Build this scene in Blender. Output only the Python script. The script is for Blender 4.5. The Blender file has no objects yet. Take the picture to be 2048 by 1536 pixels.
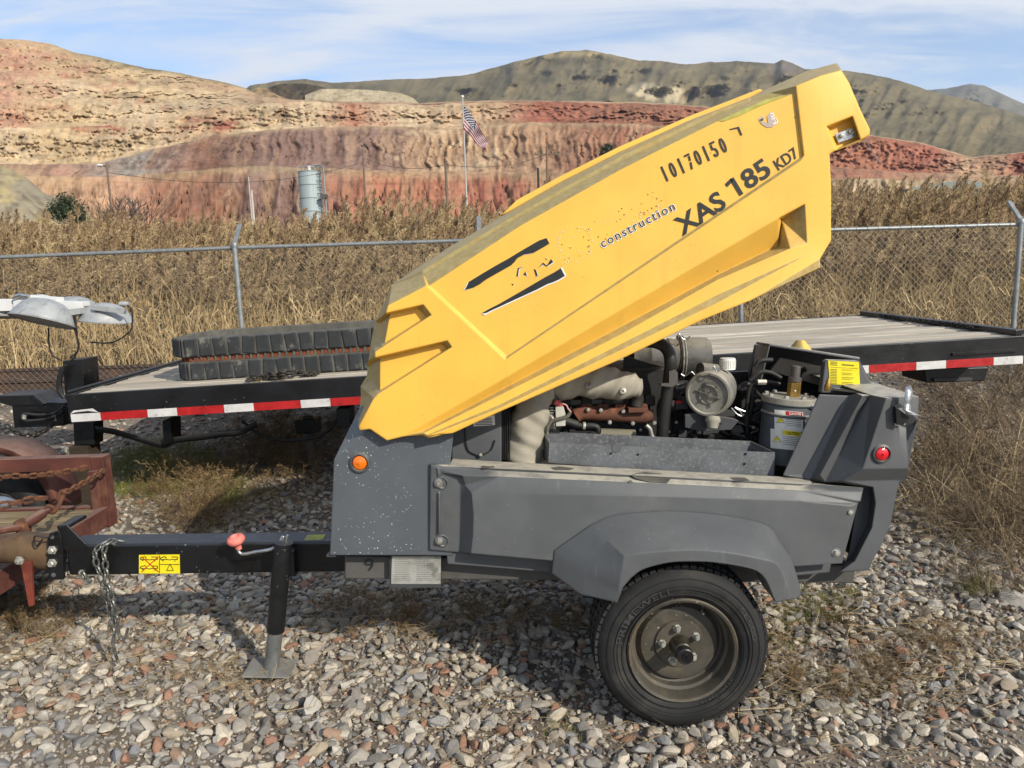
import bpy, bmesh, math, random
import numpy as np
from mathutils import Vector, Matrix
from mathutils.geometry import delaunay_2d_cdt

random.seed(7); rng = np.random.default_rng(11)
SC = bpy.context.scene
COL = SC.collection
RAD = math.radians

# ------------------------------------------------------------------ camera
FPX, CAM_H, PITCH, ROLL = 1538.0, 1.82, RAD(8.5), RAD(-1.9)
CM = Matrix.Rotation(math.pi/2-PITCH, 3, 'X') @ Matrix.Rotation(ROLL, 3, 'Z')
cam_d = bpy.data.cameras.new('camera'); cam = bpy.data.objects.new('camera', cam_d); COL.objects.link(cam)
cam.matrix_world = Matrix.Translation((0, 0, CAM_H)) @ CM.to_4x4()
cam_d.sensor_width = 36.0; cam_d.lens = FPX/2048*36.0
cam_d.clip_start = 0.05; cam_d.clip_end = 12000
SC.camera = cam
CPOS = Vector((0, 0, CAM_H))
# ------------------------------------------------------------------ world, sun, exposure
SUN_AZ, SUN_EL = 42.0, 31.0          # degrees right of straight behind the camera; height
sunv = Vector((math.sin(RAD(SUN_AZ))*math.cos(RAD(SUN_EL)), -math.cos(RAD(SUN_AZ))*math.cos(RAD(SUN_EL)), math.sin(RAD(SUN_EL))))
wd = bpy.data.worlds.new('World'); SC.world = wd; wd.use_nodes = True
wn, wl = wd.node_tree.nodes, wd.node_tree.links
wn.clear()
def wnode(t, **k):
    n = wn.new(t)
    for a, b in k.items(): setattr(n, a, b)
    return n
sky = wnode('ShaderNodeTexSky', sky_type='NISHITA', sun_disc=False, sun_elevation=RAD(SUN_EL), sun_rotation=RAD(180-SUN_AZ), altitude=1300, air_density=1.0, dust_density=0.6, ozone_density=1.6)
bg = wnode('ShaderNodeBackground'); bg.inputs[1].default_value = 0.15
wout = wnode('ShaderNodeOutputWorld')
tc = wnode('ShaderNodeTexCoord')
sep = wnode('ShaderNodeSeparateXYZ'); wl.new(tc.outputs['Generated'], sep.inputs[0])
zc = wnode('ShaderNodeMath', operation='MAXIMUM'); wl.new(sep.outputs['Z'], zc.inputs[0]); zc.inputs[1].default_value = 0.03
zp = wnode('ShaderNodeMath', operation='ADD'); wl.new(zc.outputs[0], zp.inputs[0]); zp.inputs[1].default_value = 0.16
dx = wnode('ShaderNodeMath', operation='DIVIDE'); wl.new(sep.outputs['X'], dx.inputs[0]); wl.new(zp.outputs[0], dx.inputs[1])
dy = wnode('ShaderNodeMath', operation='DIVIDE'); wl.new(sep.outputs['Y'], dy.inputs[0]); wl.new(zp.outputs[0], dy.inputs[1])
cmb = wnode('ShaderNodeCombineXYZ'); wl.new(dx.outputs[0], cmb.inputs[0]); wl.new(dy.outputs[0], cmb.inputs[1])
mp = wnode('ShaderNodeMapping'); wl.new(cmb.outputs[0], mp.inputs[0]); mp.inputs['Scale'].default_value = (0.36, 1.1, 1); mp.inputs['Rotation'].default_value = (0, 0, RAD(-16)); mp.inputs['Location'].default_value = (5.3, 2.1, 0)
n1 = wnode('ShaderNodeTexNoise'); wl.new(mp.outputs[0], n1.inputs['Vector']); n1.inputs['Scale'].default_value = 3.0; n1.inputs['Detail'].default_value = 10; n1.inputs['Roughness'].default_value = 0.62; n1.inputs['Distortion'].default_value = 0.9
n2 = wnode('ShaderNodeTexNoise'); wl.new(mp.outputs[0], n2.inputs['Vector']); n2.inputs['Scale'].default_value = 0.55; n2.inputs['Detail'].default_value = 3
ad = wnode('ShaderNodeMath', operation='ADD'); nm = wnode('ShaderNodeMath', operation='MULTIPLY'); wl.new(n1.outputs[0], nm.inputs[0]); nm.inputs[1].default_value = 1.35; wl.new(nm.outputs[0], ad.inputs[0]); wl.new(n2.outputs[0], ad.inputs[1])
mr = wnode('ShaderNodeMapRange', interpolation_type='SMOOTHSTEP'); wl.new(ad.outputs[0], mr.inputs[0])
mr.inputs[1].default_value = 0.92; mr.inputs[2].default_value = 1.42; mr.inputs[3].default_value = 0.0; mr.inputs[4].default_value = 0.92
cmix = wnode('ShaderNodeMix', data_type='RGBA')
wl.new(mr.outputs[0], cmix.inputs[0]); wl.new(sky.outputs[0], cmix.inputs[6]); cmix.inputs[7].default_value = (4.4, 4.6, 4.95, 1)
wl.new(cmix.outputs[2], bg.inputs[0]); wl.new(bg.outputs[0], wout.inputs[0])
sl = bpy.data.lights.new('sun', 'SUN'); so = bpy.data.objects.new('sun', sl); COL.objects.link(so)
sl.energy = 4.2; sl.angle = RAD(0.6); sl.color = (1.0, 0.93, 0.82)
so.rotation_euler = sunv.to_track_quat('Z', 'Y').to_euler(); so.location = (6, -8, 12)
SC.view_settings.view_transform = 'Standard'; SC.view_settings.look = 'None'
SC.view_settings.exposure = 0.42; SC.view_settings.gamma = 1.0
SC.cycles.use_denoising = True
SC.cycles.max_bounces = 6; SC.cycles.transparent_max_bounces = 8

# ------------------------------------------------------------------ measuring helpers (photo pixel + distance -> point)
def ray(u, v): return CM @ Vector(((u-1024)/FPX, -(v-768)/FPX, -1.0))
def W(u, v, Y):
    d = ray(u, v); return CPOS + d*(Y/d.y)
def WZ(u, v, z):
    d = ray(u, v); return CPOS + d*((z-CAM_H)/d.z)
def PX(pts, Y=None): return [W(p[0], p[1], p[2] if len(p) > 2 else Y) for p in pts]

# ------------------------------------------------------------------ materials
MATS = {}
def lin(h):
    if isinstance(h, str):
        c = [int(h[i:i+2], 16)/255 for i in (0, 2, 4)]
        return tuple(((x/12.92) if x <= .04045 else ((x+.055)/1.055)**2.4) for x in c)
    return h
class NT:
    def __init__(s, name):
        s.m = bpy.data.materials.new(name); s.m.use_nodes = True; s.t = s.m.node_tree; s.n = s.t.nodes; s.l = s.t.links
        s.b = s.n['Principled BSDF']; s.tc = s.n.new('ShaderNodeTexCoord')
    def N(s, typ, **k):
        n = s.n.new(typ)
        for a, b in k.items(): setattr(n, a, b)
        return n
    def L(s, a, b): s.l.new(a, b)
    def noise(s, scale, detail=4, rough=.55, vec=None, dist=0.0, stretch=None):
        n = s.N('ShaderNodeTexNoise'); n.inputs['Scale'].default_value = scale; n.inputs['Detail'].default_value = detail
        n.inputs['Roughness'].default_value = rough; n.inputs['Distortion'].default_value = dist
        v = vec or s.tc.outputs['Object']
        if stretch:
            m = s.N('ShaderNodeMapping'); m.inputs['Scale'].default_value = stretch; s.L(v, m.inputs[0]); v = m.outputs[0]
        s.L(v, n.inputs['Vector']); return n.outputs[0]
    def rng(s, v, a, b, c=0., d=1., smooth=True):
        m = s.N('ShaderNodeMapRange'); m.interpolation_type = 'SMOOTHSTEP' if smooth else 'LINEAR'
        s.L(v, m.inputs[0])
        for i, x in enumerate((a, b, c, d)): m.inputs[i+1].default_value = x
        return m.outputs[0]
    def mix(s, f, a, b, mode='MIX'):
        m = s.N('ShaderNodeMix', data_type='RGBA'); m.blend_type = mode
        for i, x in ((0, f), (6, a), (7, b)):
            if hasattr(x, 'is_linked'): s.L(x, m.inputs[i])
            elif i == 0: m.inputs[0].default_value = x
            else: m.inputs[i].default_value = (*x[:3], 1)
        return m.outputs[2]
    def math(s, op, a, b=None):
        m = s.N('ShaderNodeMath', operation=op)
        for i, x in enumerate((a, b)):
            if x is None: continue
            if hasattr(x, 'is_linked'): s.L(x, m.inputs[i])
            else: m.inputs[i].default_value = x
        return m.outputs[0]
    def bump(s, h, strength=.3, dist=.01, rnd=0):
        n = s.N('ShaderNodeBump')
        if rnd:
            bv = s.N('ShaderNodeBevel'); bv.samples = 6; bv.inputs['Radius'].default_value = rnd; s.L(bv.outputs[0], n.inputs['Normal']); n.inputs['Strength'].default_value = strength; n.inputs['Distance'].default_value = dist
        s.L(h, n.inputs['Height']); s.L(n.outputs[0], s.b.inputs['Normal'])
def mk(name, col, rough=.6, metal=0., var=.12, scale=6., bump=.15, bscale=60., bdist=.004, dust=None, specks=None, patches=None, stretch=None, scratches=None, spec=.5, rnd=0):
    """generic worn surface. dust=(colour, amount) settles on faces that look up; specks=(colour, scale, size); patches=(colour, scale, lo, hi)"""
    if name in MATS: return MATS[name]
    t = NT(name); c = lin(col)
    nz = t.noise(scale, 5, .6, stretch=stretch)
    lo = tuple(x*(1-var) for x in c); hi = tuple(min(1, x*(1+var)) for x in c)
    out = t.mix(t.rng(nz, .3, .7), lo, hi)
    if patches:
        pc, ps, a, b = patches
        out = t.mix(t.rng(t.noise(ps, 6, .65, stretch=stretch), a, b), out, lin(pc))
    if scratches:
        out = t.mix(t.rng(t.noise(scratches[1], 3, .5, stretch=(1, 1, .06)), .64, .72, 0, scratches[2]), out, lin(scratches[0]))
    if dust:
        geo = t.N('ShaderNodeNewGeometry'); sp = t.N('ShaderNodeSeparateXYZ'); t.L(geo.outputs['Normal'], sp.inputs[0])
        f = t.math('MULTIPLY', t.rng(sp.outputs[2], *(dust[2] if len(dust) > 2 else (.3, .8)), 0, dust[1]), t.rng(t.noise(14, 6, .7), .25, .6, .35, 1))
        out = t.mix(f, out, lin(dust[0]))
    if specks:
        v = t.N('ShaderNodeTexVoronoi'); v.inputs['Scale'].default_value = specks[1]; t.L(t.tc.outputs['Object'], v.inputs['Vector'])
        v.inputs['Randomness'].default_value = 1
        w = t.N('ShaderNodeTexWhiteNoise'); w.noise_dimensions = '3D'; t.L(v.outputs['Position'], w.inputs['Vector'])
        sz = t.math('MULTIPLY', t.math('POWER', w.outputs[0], 5), specks[2])
        f = t.math('LESS_THAN', v.outputs['Distance'], sz)
        out = t.mix(t.math('MULTIPLY', f, t.rng(t.noise(2.5, 2), .42, .6)), out, lin(specks[0]))
    t.L(out, t.b.inputs['Base Color'])
    t.L(t.rng(nz, .2, .8, max(0, rough-.1), min(1, rough+.1)), t.b.inputs['Roughness'])
    t.b.inputs['Metallic'].default_value = metal
    t.b.inputs['Specular IOR Level'].default_value = spec
    if bump: t.bump(t.noise(bscale, 4, .6), bump, bdist, rnd)
    MATS[name] = t.m; return t.m
def flat(name, col, rough=.5, metal=0., emit=None):
    return mk(name, col, rough, metal, var=.06, scale=30, bump=0)

# ------------------------------------------------------------------ objects
WM = {}
def wm(o): return WM.get(o.name, Matrix.Identity(4))
def setp(o, parent, M=None):
    M = M or Matrix.Identity(4); WM[o.name] = M
    while parent and parent.parent and parent.parent.parent: parent = parent.parent   # thing > part > sub-part, no deeper
    if parent:
        o.parent = parent; o.matrix_parent_inverse = wm(parent).inverted()
    o.matrix_basis = M
def tag(o, label=None, cat=None, group=None, kind=None):
    if label: o['label'] = label
    if cat: o['category'] = cat
    if group: o['group'] = group
    if kind: o['kind'] = kind
    return o
def thing(name, label, cat, loc, group=None):
    o = bpy.data.objects.new(name, None); COL.objects.link(o); o.empty_display_size = .1
    setp(o, None, Matrix.Translation(Vector(loc))); return tag(o, label, cat, group)
def link_mesh(name, me, mat, parent=None, M=None):
    o = bpy.data.objects.new(name, me); COL.objects.link(o)
    if mat:
        ms = mat if isinstance(mat, (list, tuple)) else [mat]
        if len(me.materials) == 0:
            for m in ms: me.materials.append(m)
    setp(o, parent, M); return o

class MB:
    def __init__(s): s.v = []; s.f = []; s.mi = []; s.cur = 0
    def add(s, vs, fs):
        k = len(s.v); s.v += [tuple(p) for p in vs]; s.f += [tuple(i+k for i in f) for f in fs]; s.mi += [s.cur]*len(fs); return s
    def box(s, c, size, rot=None, taper=None):
        c = Vector(c); h = Vector(size)/2; vs = []
        for dx in (-1, 1):
            for dy in (-1, 1):
                for dz in (-1, 1):
                    p = Vector((dx*h.x, dy*h.y, dz*h.z))
                    if taper and dz > 0: p.x *= taper; p.y *= taper
                    if rot: p = rot @ p
                    vs.append(c+p)
        return s.add(vs, [(0, 1, 3, 2), (4, 6, 7, 5), (0, 4, 5, 1), (2, 3, 7, 6), (0, 2, 6, 4), (1, 5, 7, 3)])
    def bb(s, a, b): # box from two corners
        a = Vector(a); b = Vector(b); return s.box((a+b)/2, [abs(x) for x in (b-a)])
    def beam(s, p, q, w, h, up=(0, 0, 1)):
        p = Vector(p); q = Vector(q); d = (q-p); L = d.length; d.normalize(); up = Vector(up)
        x = d.cross(up).normalized(); z = x.cross(d)
        R = Matrix((x, d, z)).transposed(); return s.box((p+q)/2, (w, L, h), R)
    def ext(s, poly, vec):
        n = len(poly); vec = Vector(vec); poly = [Vector(p) for p in poly]
        vs = poly+[p+vec for p in poly]
        return s.add(vs, [tuple(range(n)), tuple(range(2*n-1, n-1, -1))]+[(i, i+n, (i+1) % n+n, (i+1) % n) for i in range(n)])
    def slab(s, pix, Y0, Y1): return s.ext([W(u, v, Y0) for u, v in pix], (0, Y1-Y0, 0))
    def tube(s, pts, r, n=8, caps=True, closed=False, flat=1.0):
        P = [Vector(p) for p in pts]; m = len(P); rr = r if isinstance(r, (list, tuple)) else [r]*m
        T = []
        for i in range(m):
            a = P[(i-1) % m] if (closed or i > 0) else P[i]; b = P[(i+1) % m] if (closed or i < m-1) else P[i]
            T.append((b-a).normalized())
        u = T[0].orthogonal().normalized()
        if abs(T[0].z) < .95: u = T[0].cross(Vector((0, 0, 1))).normalized()
        vs = []
        for i in range(m):
            u = (u-T[i]*u.dot(T[i]))
            u = u.normalized() if u.length > 1e-6 else T[i].orthogonal().normalized()
            w = T[i].cross(u)
            for k in range(n):
                a = 2*math.pi*k/n; vs.append(P[i]+(u*math.cos(a)+w*math.sin(a)*flat)*rr[i])
        fs = []
        for i in range(m if closed else m-1):
            j = (i+1) % m
            for k in range(n): fs.append((i*n+k, i*n+(k+1) % n, j*n+(k+1) % n, j*n+k))
        if caps and not closed: fs += [tuple(range(n-1, -1, -1)), tuple((m-1)*n+k for k in range(n))]
        return s.add(vs, fs)
    def lathe(s, prof, c, axis, n=24, a0=0, a1=2*math.pi, caps=False):
        """prof = [(radius, distance along axis)]"""
        c = Vector(c); ax = Vector(axis).normalized(); u = ax.orthogonal().normalized()
        if abs(ax.z) < .95: u = ax.cross(Vector((0, 0, 1))).normalized()
        w = ax.cross(u); full = abs(a1-a0-2*math.pi) < 1e-6; nn = n if full else n+1
        vs = []
        for r, h in prof:
            for k in range(nn):
                a = a0+(a1-a0)*k/n; vs.append(c+ax*h+(u*math.cos(a)+w*math.sin(a))*max(r, 1e-4))
        fs = []
        for i in range(len(prof)-1):
            for k in range(n):
                k2 = (k+1) % nn; fs.append((i*nn+k, i*nn+k2, (i+1)*nn+k2, (i+1)*nn+k))
        return s.add(vs, fs)
    def cyl(s, p, q, r, n=16, r2=None):
        p = Vector(p); q = Vector(q); d = q-p; r2 = r if r2 is None else r2
        return s.lathe([(0, 0), (r, 0), (r2, d.length), (0, d.length)], p, d, n)
    def ball(s, c, r, n=10, m=6, sq=(1, 1, 1)):
        prof = [(math.sin(math.pi*i/m), -math.cos(math.pi*i/m)) for i in range(m+1)]
        k = len(s.v); s.lathe(prof, (0, 0, 0), (0, 0, 1), n); c = Vector(c)
        for i in range(k, len(s.v)):
            p = s.v[i]; s.v[i] = (c.x+p[0]*r*sq[0], c.y+p[1]*r*sq[1], c.z+p[2]*r*sq[2])
        return s
    def grid(s, rows):
        m = len(rows[0]); vs = [p for r in rows for p in r]
        return s.add(vs, [(i*m+j, i*m+j+1, (i+1)*m+j+1, (i+1)*m+j) for i in range(len(rows)-1) for j in range(m-1)])
    def relief(s, loops, lines=(), hide=()):
        """loops/lines of (u, v, Y): a constrained triangulation in photo coordinates, lifted to the given distances; first loop is the outline; hide = loops left open"""
        pts = []; key = {}; edges = []; Yv = []
        def idx(p):
            k = (round(p[0], 2), round(p[1], 2))
            if k not in key: key[k] = len(pts); pts.append(Vector((p[0], p[1]))); Yv.append(p[2])
            return key[k]
        for lp in loops:
            ii = [idx(p) for p in lp]; edges += [(ii[i], ii[(i+1) % len(ii)]) for i in range(len(ii))]
        for ln in lines:
            ii = [idx(p) for p in ln]; edges += [(ii[i], ii[i+1]) for i in range(len(ii)-1)]
        vo, eo, fo, ov, oe, of = delaunay_2d_cdt(pts, edges, [], 0, 1e-4)
        P = []
        for i, p in enumerate(vo):
            o = ov[i]
            if o: P.append(W(p.x, p.y, Yv[o[0]]))
            else:
                j = min(range(len(pts)), key=lambda q: (pts[q]-p).length); P.append(W(p.x, p.y, Yv[j]))
        out = loops[0]
        def inside(x, y, L):
            c = False; n = len(L)
            for i in range(n):
                x1, y1 = L[i][0], L[i][1]; x2, y2 = L[(i+1) % n][0], L[(i+1) % n][1]
                if (y1 > y) != (y2 > y) and x < (x2-x1)*(y-y1)/(y2-y1)+x1: c = not c
            return c
        keep = []
        for f in fo:
            cx = sum(vo[i].x for i in f)/len(f); cy = sum(vo[i].y for i in f)/len(f)
            if inside(cx, cy, out) and not any(inside(cx, cy, h) for h in hide): keep.append(tuple(f))
        return s.add(P, keep)
    def mirror(s, yc):
        m = MB(); m.v = [(p[0], 2*yc-p[1], p[2]) for p in s.v]; m.f = [tuple(reversed(f)) for f in s.f]; m.mi = list(s.mi); return m
    def mesh(s, name, smooth=35, merge=0, dissolve=0):
        me = bpy.data.meshes.new(name); me.from_pydata(s.v, [], s.f)
        if any(s.mi): me.polygons.foreach_set('material_index', s.mi)
        bm = bmesh.new(); bm.from_mesh(me)
        if merge: bmesh.ops.remove_doubles(bm, verts=bm.verts, dist=merge)
        if dissolve: bmesh.ops.dissolve_limit(bm, angle_limit=RAD(dissolve), verts=bm.verts, edges=bm.edges)
        bmesh.ops.recalc_face_normals(bm, faces=bm.faces)
        bm.to_mesh(me); bm.free()
        if smooth:
            me.polygons.foreach_set('use_smooth', [True]*len(me.polygons)); me.set_sharp_from_angle(angle=RAD(smooth))
        me.update(); return me
    def build(s, name, mat, parent=None, smooth=35, bevel=0, seg=2, merge=0, solid=0, dissolve=0, M=None, blim=30):
        o = link_mesh(name, s.mesh(name, smooth, merge, dissolve), mat, parent, M)
        if solid:
            m = o.modifiers.new('thickness', 'SOLIDIFY'); m.thickness = solid; m.offset = -1
        if bevel:
            m = o.modifiers.new('edge', 'BEVEL'); m.width = bevel; m.segments = seg; m.limit_method = 'ANGLE'; m.angle_limit = RAD(blim); m.harden_normals = True
        return o
def cat_pts(pts, n=6, closed=False):
    """Catmull-Rom through points"""
    P = [Vector(p) for p in pts]; out = []; m = len(P)
    for i in range(m if closed else m-1):
        p0 = P[i-1] if (i > 0 or closed) else P[0]*2-P[1]; p1 = P[i]; p2 = P[(i+1) % m]
        p3 = P[(i+2) % m] if (closed or i+2 < m) else P[-1]*2-P[-2]
        for k in range(n):
            t = k/n; out.append(.5*((2*p1)+(p2-p0)*t+(2*p0-5*p1+4*p2-p3)*t*t+(3*p1-p0-3*p2+p3)*t**3))
    if not closed: out.append(P[-1])
    return out
def text_mesh(txt, offset=0.0, spacing=1.0, shear=0.0):
    """flat letters as (verts, faces), cap height about 0.73 -> normalised to height 1, x from 0"""
    cu = bpy.data.curves.new('lettering', 'FONT'); cu.body = txt; cu.size = 1; cu.offset = offset; cu.space_character = spacing; cu.shear = shear; cu.resolution_u = 3
    cu.fill_mode = 'FRONT'
    o = bpy.data.objects.new('lettering', cu); COL.objects.link(o)
    dg = bpy.context.evaluated_depsgraph_get(); dg.update()
    me = o.evaluated_get(dg).to_mesh()
    v = np.array([tuple(x.co) for x in me.vertices]).reshape(-1, 3); f = [tuple(p.vertices) for p in me.polygons]
    o.evaluated_get(dg).to_mesh_clear(); bpy.data.objects.remove(o); bpy.data.curves.remove(cu)
    return v[:, :2], f
TXT = {}
def lettering(mb, txt, p0, p1, height, lift, offset=0., spacing=1., capref='H', stretch=True):
    """lay text so that it runs from p0 to p1 (world), cap height `height` (m), raised by vector lift; up = perpendicular in plane"""
    v, f = text_mesh(txt, offset, spacing)
    v = v.copy(); x0, x1 = v[:, 0].min(), v[:, 0].max(); H = 0.729
    p0 = Vector(p0); p1 = Vector(p1); d = p1-p0; L = d.length; d.normalize()
    nrm = Vector(lift).normalized(); up = nrm.cross(d); up.normalize()
    if up.z < 0: up = -up
    P = [p0+d*((a-x0)/(x1-x0)*L)+up*(b/H*height)+Vector(lift) for a, b in v]
    mb.add(P, f)

# chains ------------------------------------------------------------
def link_shape(L, Wd, r, n=6, seg=4):
    """one welded oval link, long axis x, flat in xy"""
    pts = []; hl = (L-Wd)/2
    for i in range(seg+1):
        a = -math.pi/2+math.pi*i/seg; pts.append((hl+math.cos(a)*(Wd/2-r), math.sin(a)*(Wd/2-r), 0))
    for i in range(seg+1):
        a = math.pi/2+math.pi*i/seg; pts.append((-hl+math.cos(a)*(Wd/2-r), math.sin(a)*(Wd/2-r), 0))
    return MB().tube(pts, r, n, closed=True)
def chain(path, L, Wd, r, mat, parent, name='chain_link', each=True, jig=.15, seed=0):
    rr = random.Random(seed); P = [Vector(p) for p in path]
    base = link_shape(L, Wd, r); me = base.mesh('chain_link', 60); me.materials.append(mat)
    pitch = L-2*r*1.15
    seglen = [(P[i+1]-P[i]).length for i in range(len(P)-1)]; tot = sum(seglen); n = max(1, int(tot/pitch))
    def at_len(s):
        for i, l in enumerate(seglen):
            if s <= l or i == len(seglen)-1: return P[i]+(P[i+1]-P[i])*min(1.0, s/max(l, 1e-9))
            s -= l
    res = []
    for k in range(n):
        a = at_len(k*pitch); b = at_len((k+1)*pitch); d = (b-a)
        if d.length < 1e-6: continue
        d.normalize(); x = d; y = x.cross(Vector((0, .3, 1) if abs(x.z) < .9 else (0, 1, .1))).normalized(); z = x.cross(y)
        M = Matrix((x, y, z)).transposed().to_4x4() @ Matrix.Rotation((math.pi/2 if k % 2 else 0)+rr.uniform(-jig, jig)+.5, 4, 'X')
        M.translation = (a+b)/2
        if each: res.append(link_mesh(name, me, None, parent, M))
    return res

# ================================================================== LAND
class Nz:
    """tileless gradient-free value noise in numpy"""
    def __init__(s, seed): s.g = np.random.default_rng(seed).random((256, 256))
    def v(s, x, y):
        xi = np.floor(x).astype(int); yi = np.floor(y).astype(int); fx = x-xi; fy = y-yi
        fx = fx*fx*fx*(fx*(fx*6-15)+10); fy = fy*fy*fy*(fy*(fy*6-15)+10)
        a = s.g[xi & 255, yi & 255]; b = s.g[(xi+1) & 255, yi & 255]; c = s.g[xi & 255, (yi+1) & 255]; d = s.g[(xi+1) & 255, (yi+1) & 255]
        return (a*(1-fx)+b*fx)*(1-fy)+(c*(1-fx)+d*fx)*fy
    def fbm(s, x, y, o=5, r=.5):
        t = 0; a = 1; n = 0
        for i in range(o): t = t+a*s.v(x*2**i+17.3*i, y*2**i+9.1*i); n += a; a *= r
        return t/n
    def ridge(s, x, y, o=4, r=.5):
        t = 0; a = 1; n = 0
        for i in range(o): t = t+a*(1-np.abs(2*s.v(x*2**i+7.7*i, y*2**i+3.3*i)-1)); n += a; a *= r
        return t/n
NA, NB, NC, ND = Nz(1), Nz(2), Nz(3), Nz(4)
CMn = np.array(CM)
def Wn(u, v, D):
    """photo direction at horizontal distance D, vectorised"""
    d = np.stack([(u-1024)/FPX, -(v-768)/FPX, -np.ones_like(u)], -1) @ CMn.T
    k = D/np.hypot(d[..., 0], d[..., 1])
    p = d*k[..., None]; p[..., 2] += CAM_H; return p
def sheet(name, P, C, mat, kind='structure', smooth=True):
    r, c = P.shape[:2]; me = bpy.data.meshes.new(name)
    idx = np.arange(r*c).reshape(r, c)
    q = np.stack([idx[:-1, :-1], idx[:-1, 1:], idx[1:, 1:], idx[1:, :-1]], -1).reshape(-1, 4)
    me.vertices.add(r*c); me.vertices.foreach_set('co', P.reshape(-1)); n = len(q)
    me.loops.add(4*n); me.loops.foreach_set('vertex_index', q.reshape(-1)); me.polygons.add(n)
    me.polygons.foreach_set('loop_start', np.arange(n)*4); me.polygons.foreach_set('loop_total', np.full(n, 4))
    me.polygons.foreach_set('use_smooth', np.full(n, smooth)); me.update(); me.validate()
    if C is not None:
        ca = me.color_attributes.new('strata', 'FLOAT_COLOR', 'POINT')
        ca.data.foreach_set('color', np.concatenate([C.reshape(-1, 3), np.ones((r*c, 1))], 1).reshape(-1))
    o = link_mesh(name, me, mat); o['kind'] = kind; return o
def rock_mat(name, s1=.02, s2=.12, bump=1.2, dist=3.0, rill=0):
    t = NT(name); at = t.N('ShaderNodeAttribute'); at.attribute_name = 'strata'
    a = t.noise(s1, 8, .68); b = t.noise(s2, 6, .7)
    c = t.mix(t.rng(b, .3, .72, .0, .42), at.outputs['Color'], t.mix(1.0, at.outputs['Color'], (.42, .38, .36), 'MULTIPLY'))
    c = t.mix(t.rng(a, .45, .75, 0, .35), c, t.mix(1.0, at.outputs['Color'], (1.35, 1.3, 1.2), 'MULTIPLY'))
    if rill:   # wash channels down the faces, thin bedding lines across them
        rl = t.noise(rill, 5, .62, stretch=(1, 1, .10), dist=.8); bd = t.noise(rill*.5, 5, .65, stretch=(.18, .18, 3.2), dist=.5)
        c = t.mix(t.rng(rl, .50, .66, 0, .6), c, t.mix(1.0, at.outputs['Color'], (.40, .35, .33), 'MULTIPLY'))
        c = t.mix(t.rng(bd, .55, .68, 0, .4), c, t.mix(1.0, at.outputs['Color'], (.55, .48, .45), 'MULTIPLY')); c = t.mix(t.rng(bd, .44, .32, 0, .35), c, t.mix(1.0, at.outputs['Color'], (1.25, 1.2, 1.12), 'MULTIPLY'))
        hgt = t.math('SUBTRACT', t.math('ADD', a, t.math('MULTIPLY', b, .5)), t.math('ADD', t.math('MULTIPLY', rl, 1.2), t.math('MULTIPLY', bd, .6)))
    else:      # scattered scrub
        sc = t.noise(.16, 3, .6); c = t.mix(t.rng(sc, .60, .66, 0, .55), c, lin('3f3d2c')); hgt = t.math('ADD', t.math('ADD', a, t.math('MULTIPLY', b, .5)), t.math('MULTIPLY', t.noise(.008, 5, .6, stretch=(1, 1, .35)), 2.5))
    t.L(c, t.b.inputs['Base Color']); t.b.inputs['Roughness'].default_value = .95; t.b.inputs['Specular IOR Level'].default_value = .1
    t.bump(hgt, bump, dist); return t.m
def L3(h, k=.85): return np.array(lin(h))*k
M_rock = rock_mat('quarry_rock', .05, .4, 1.0, 2.5, .30); M_hill = rock_mat('dry_hillside', .02, .11, 1.0, 7.0)

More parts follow.
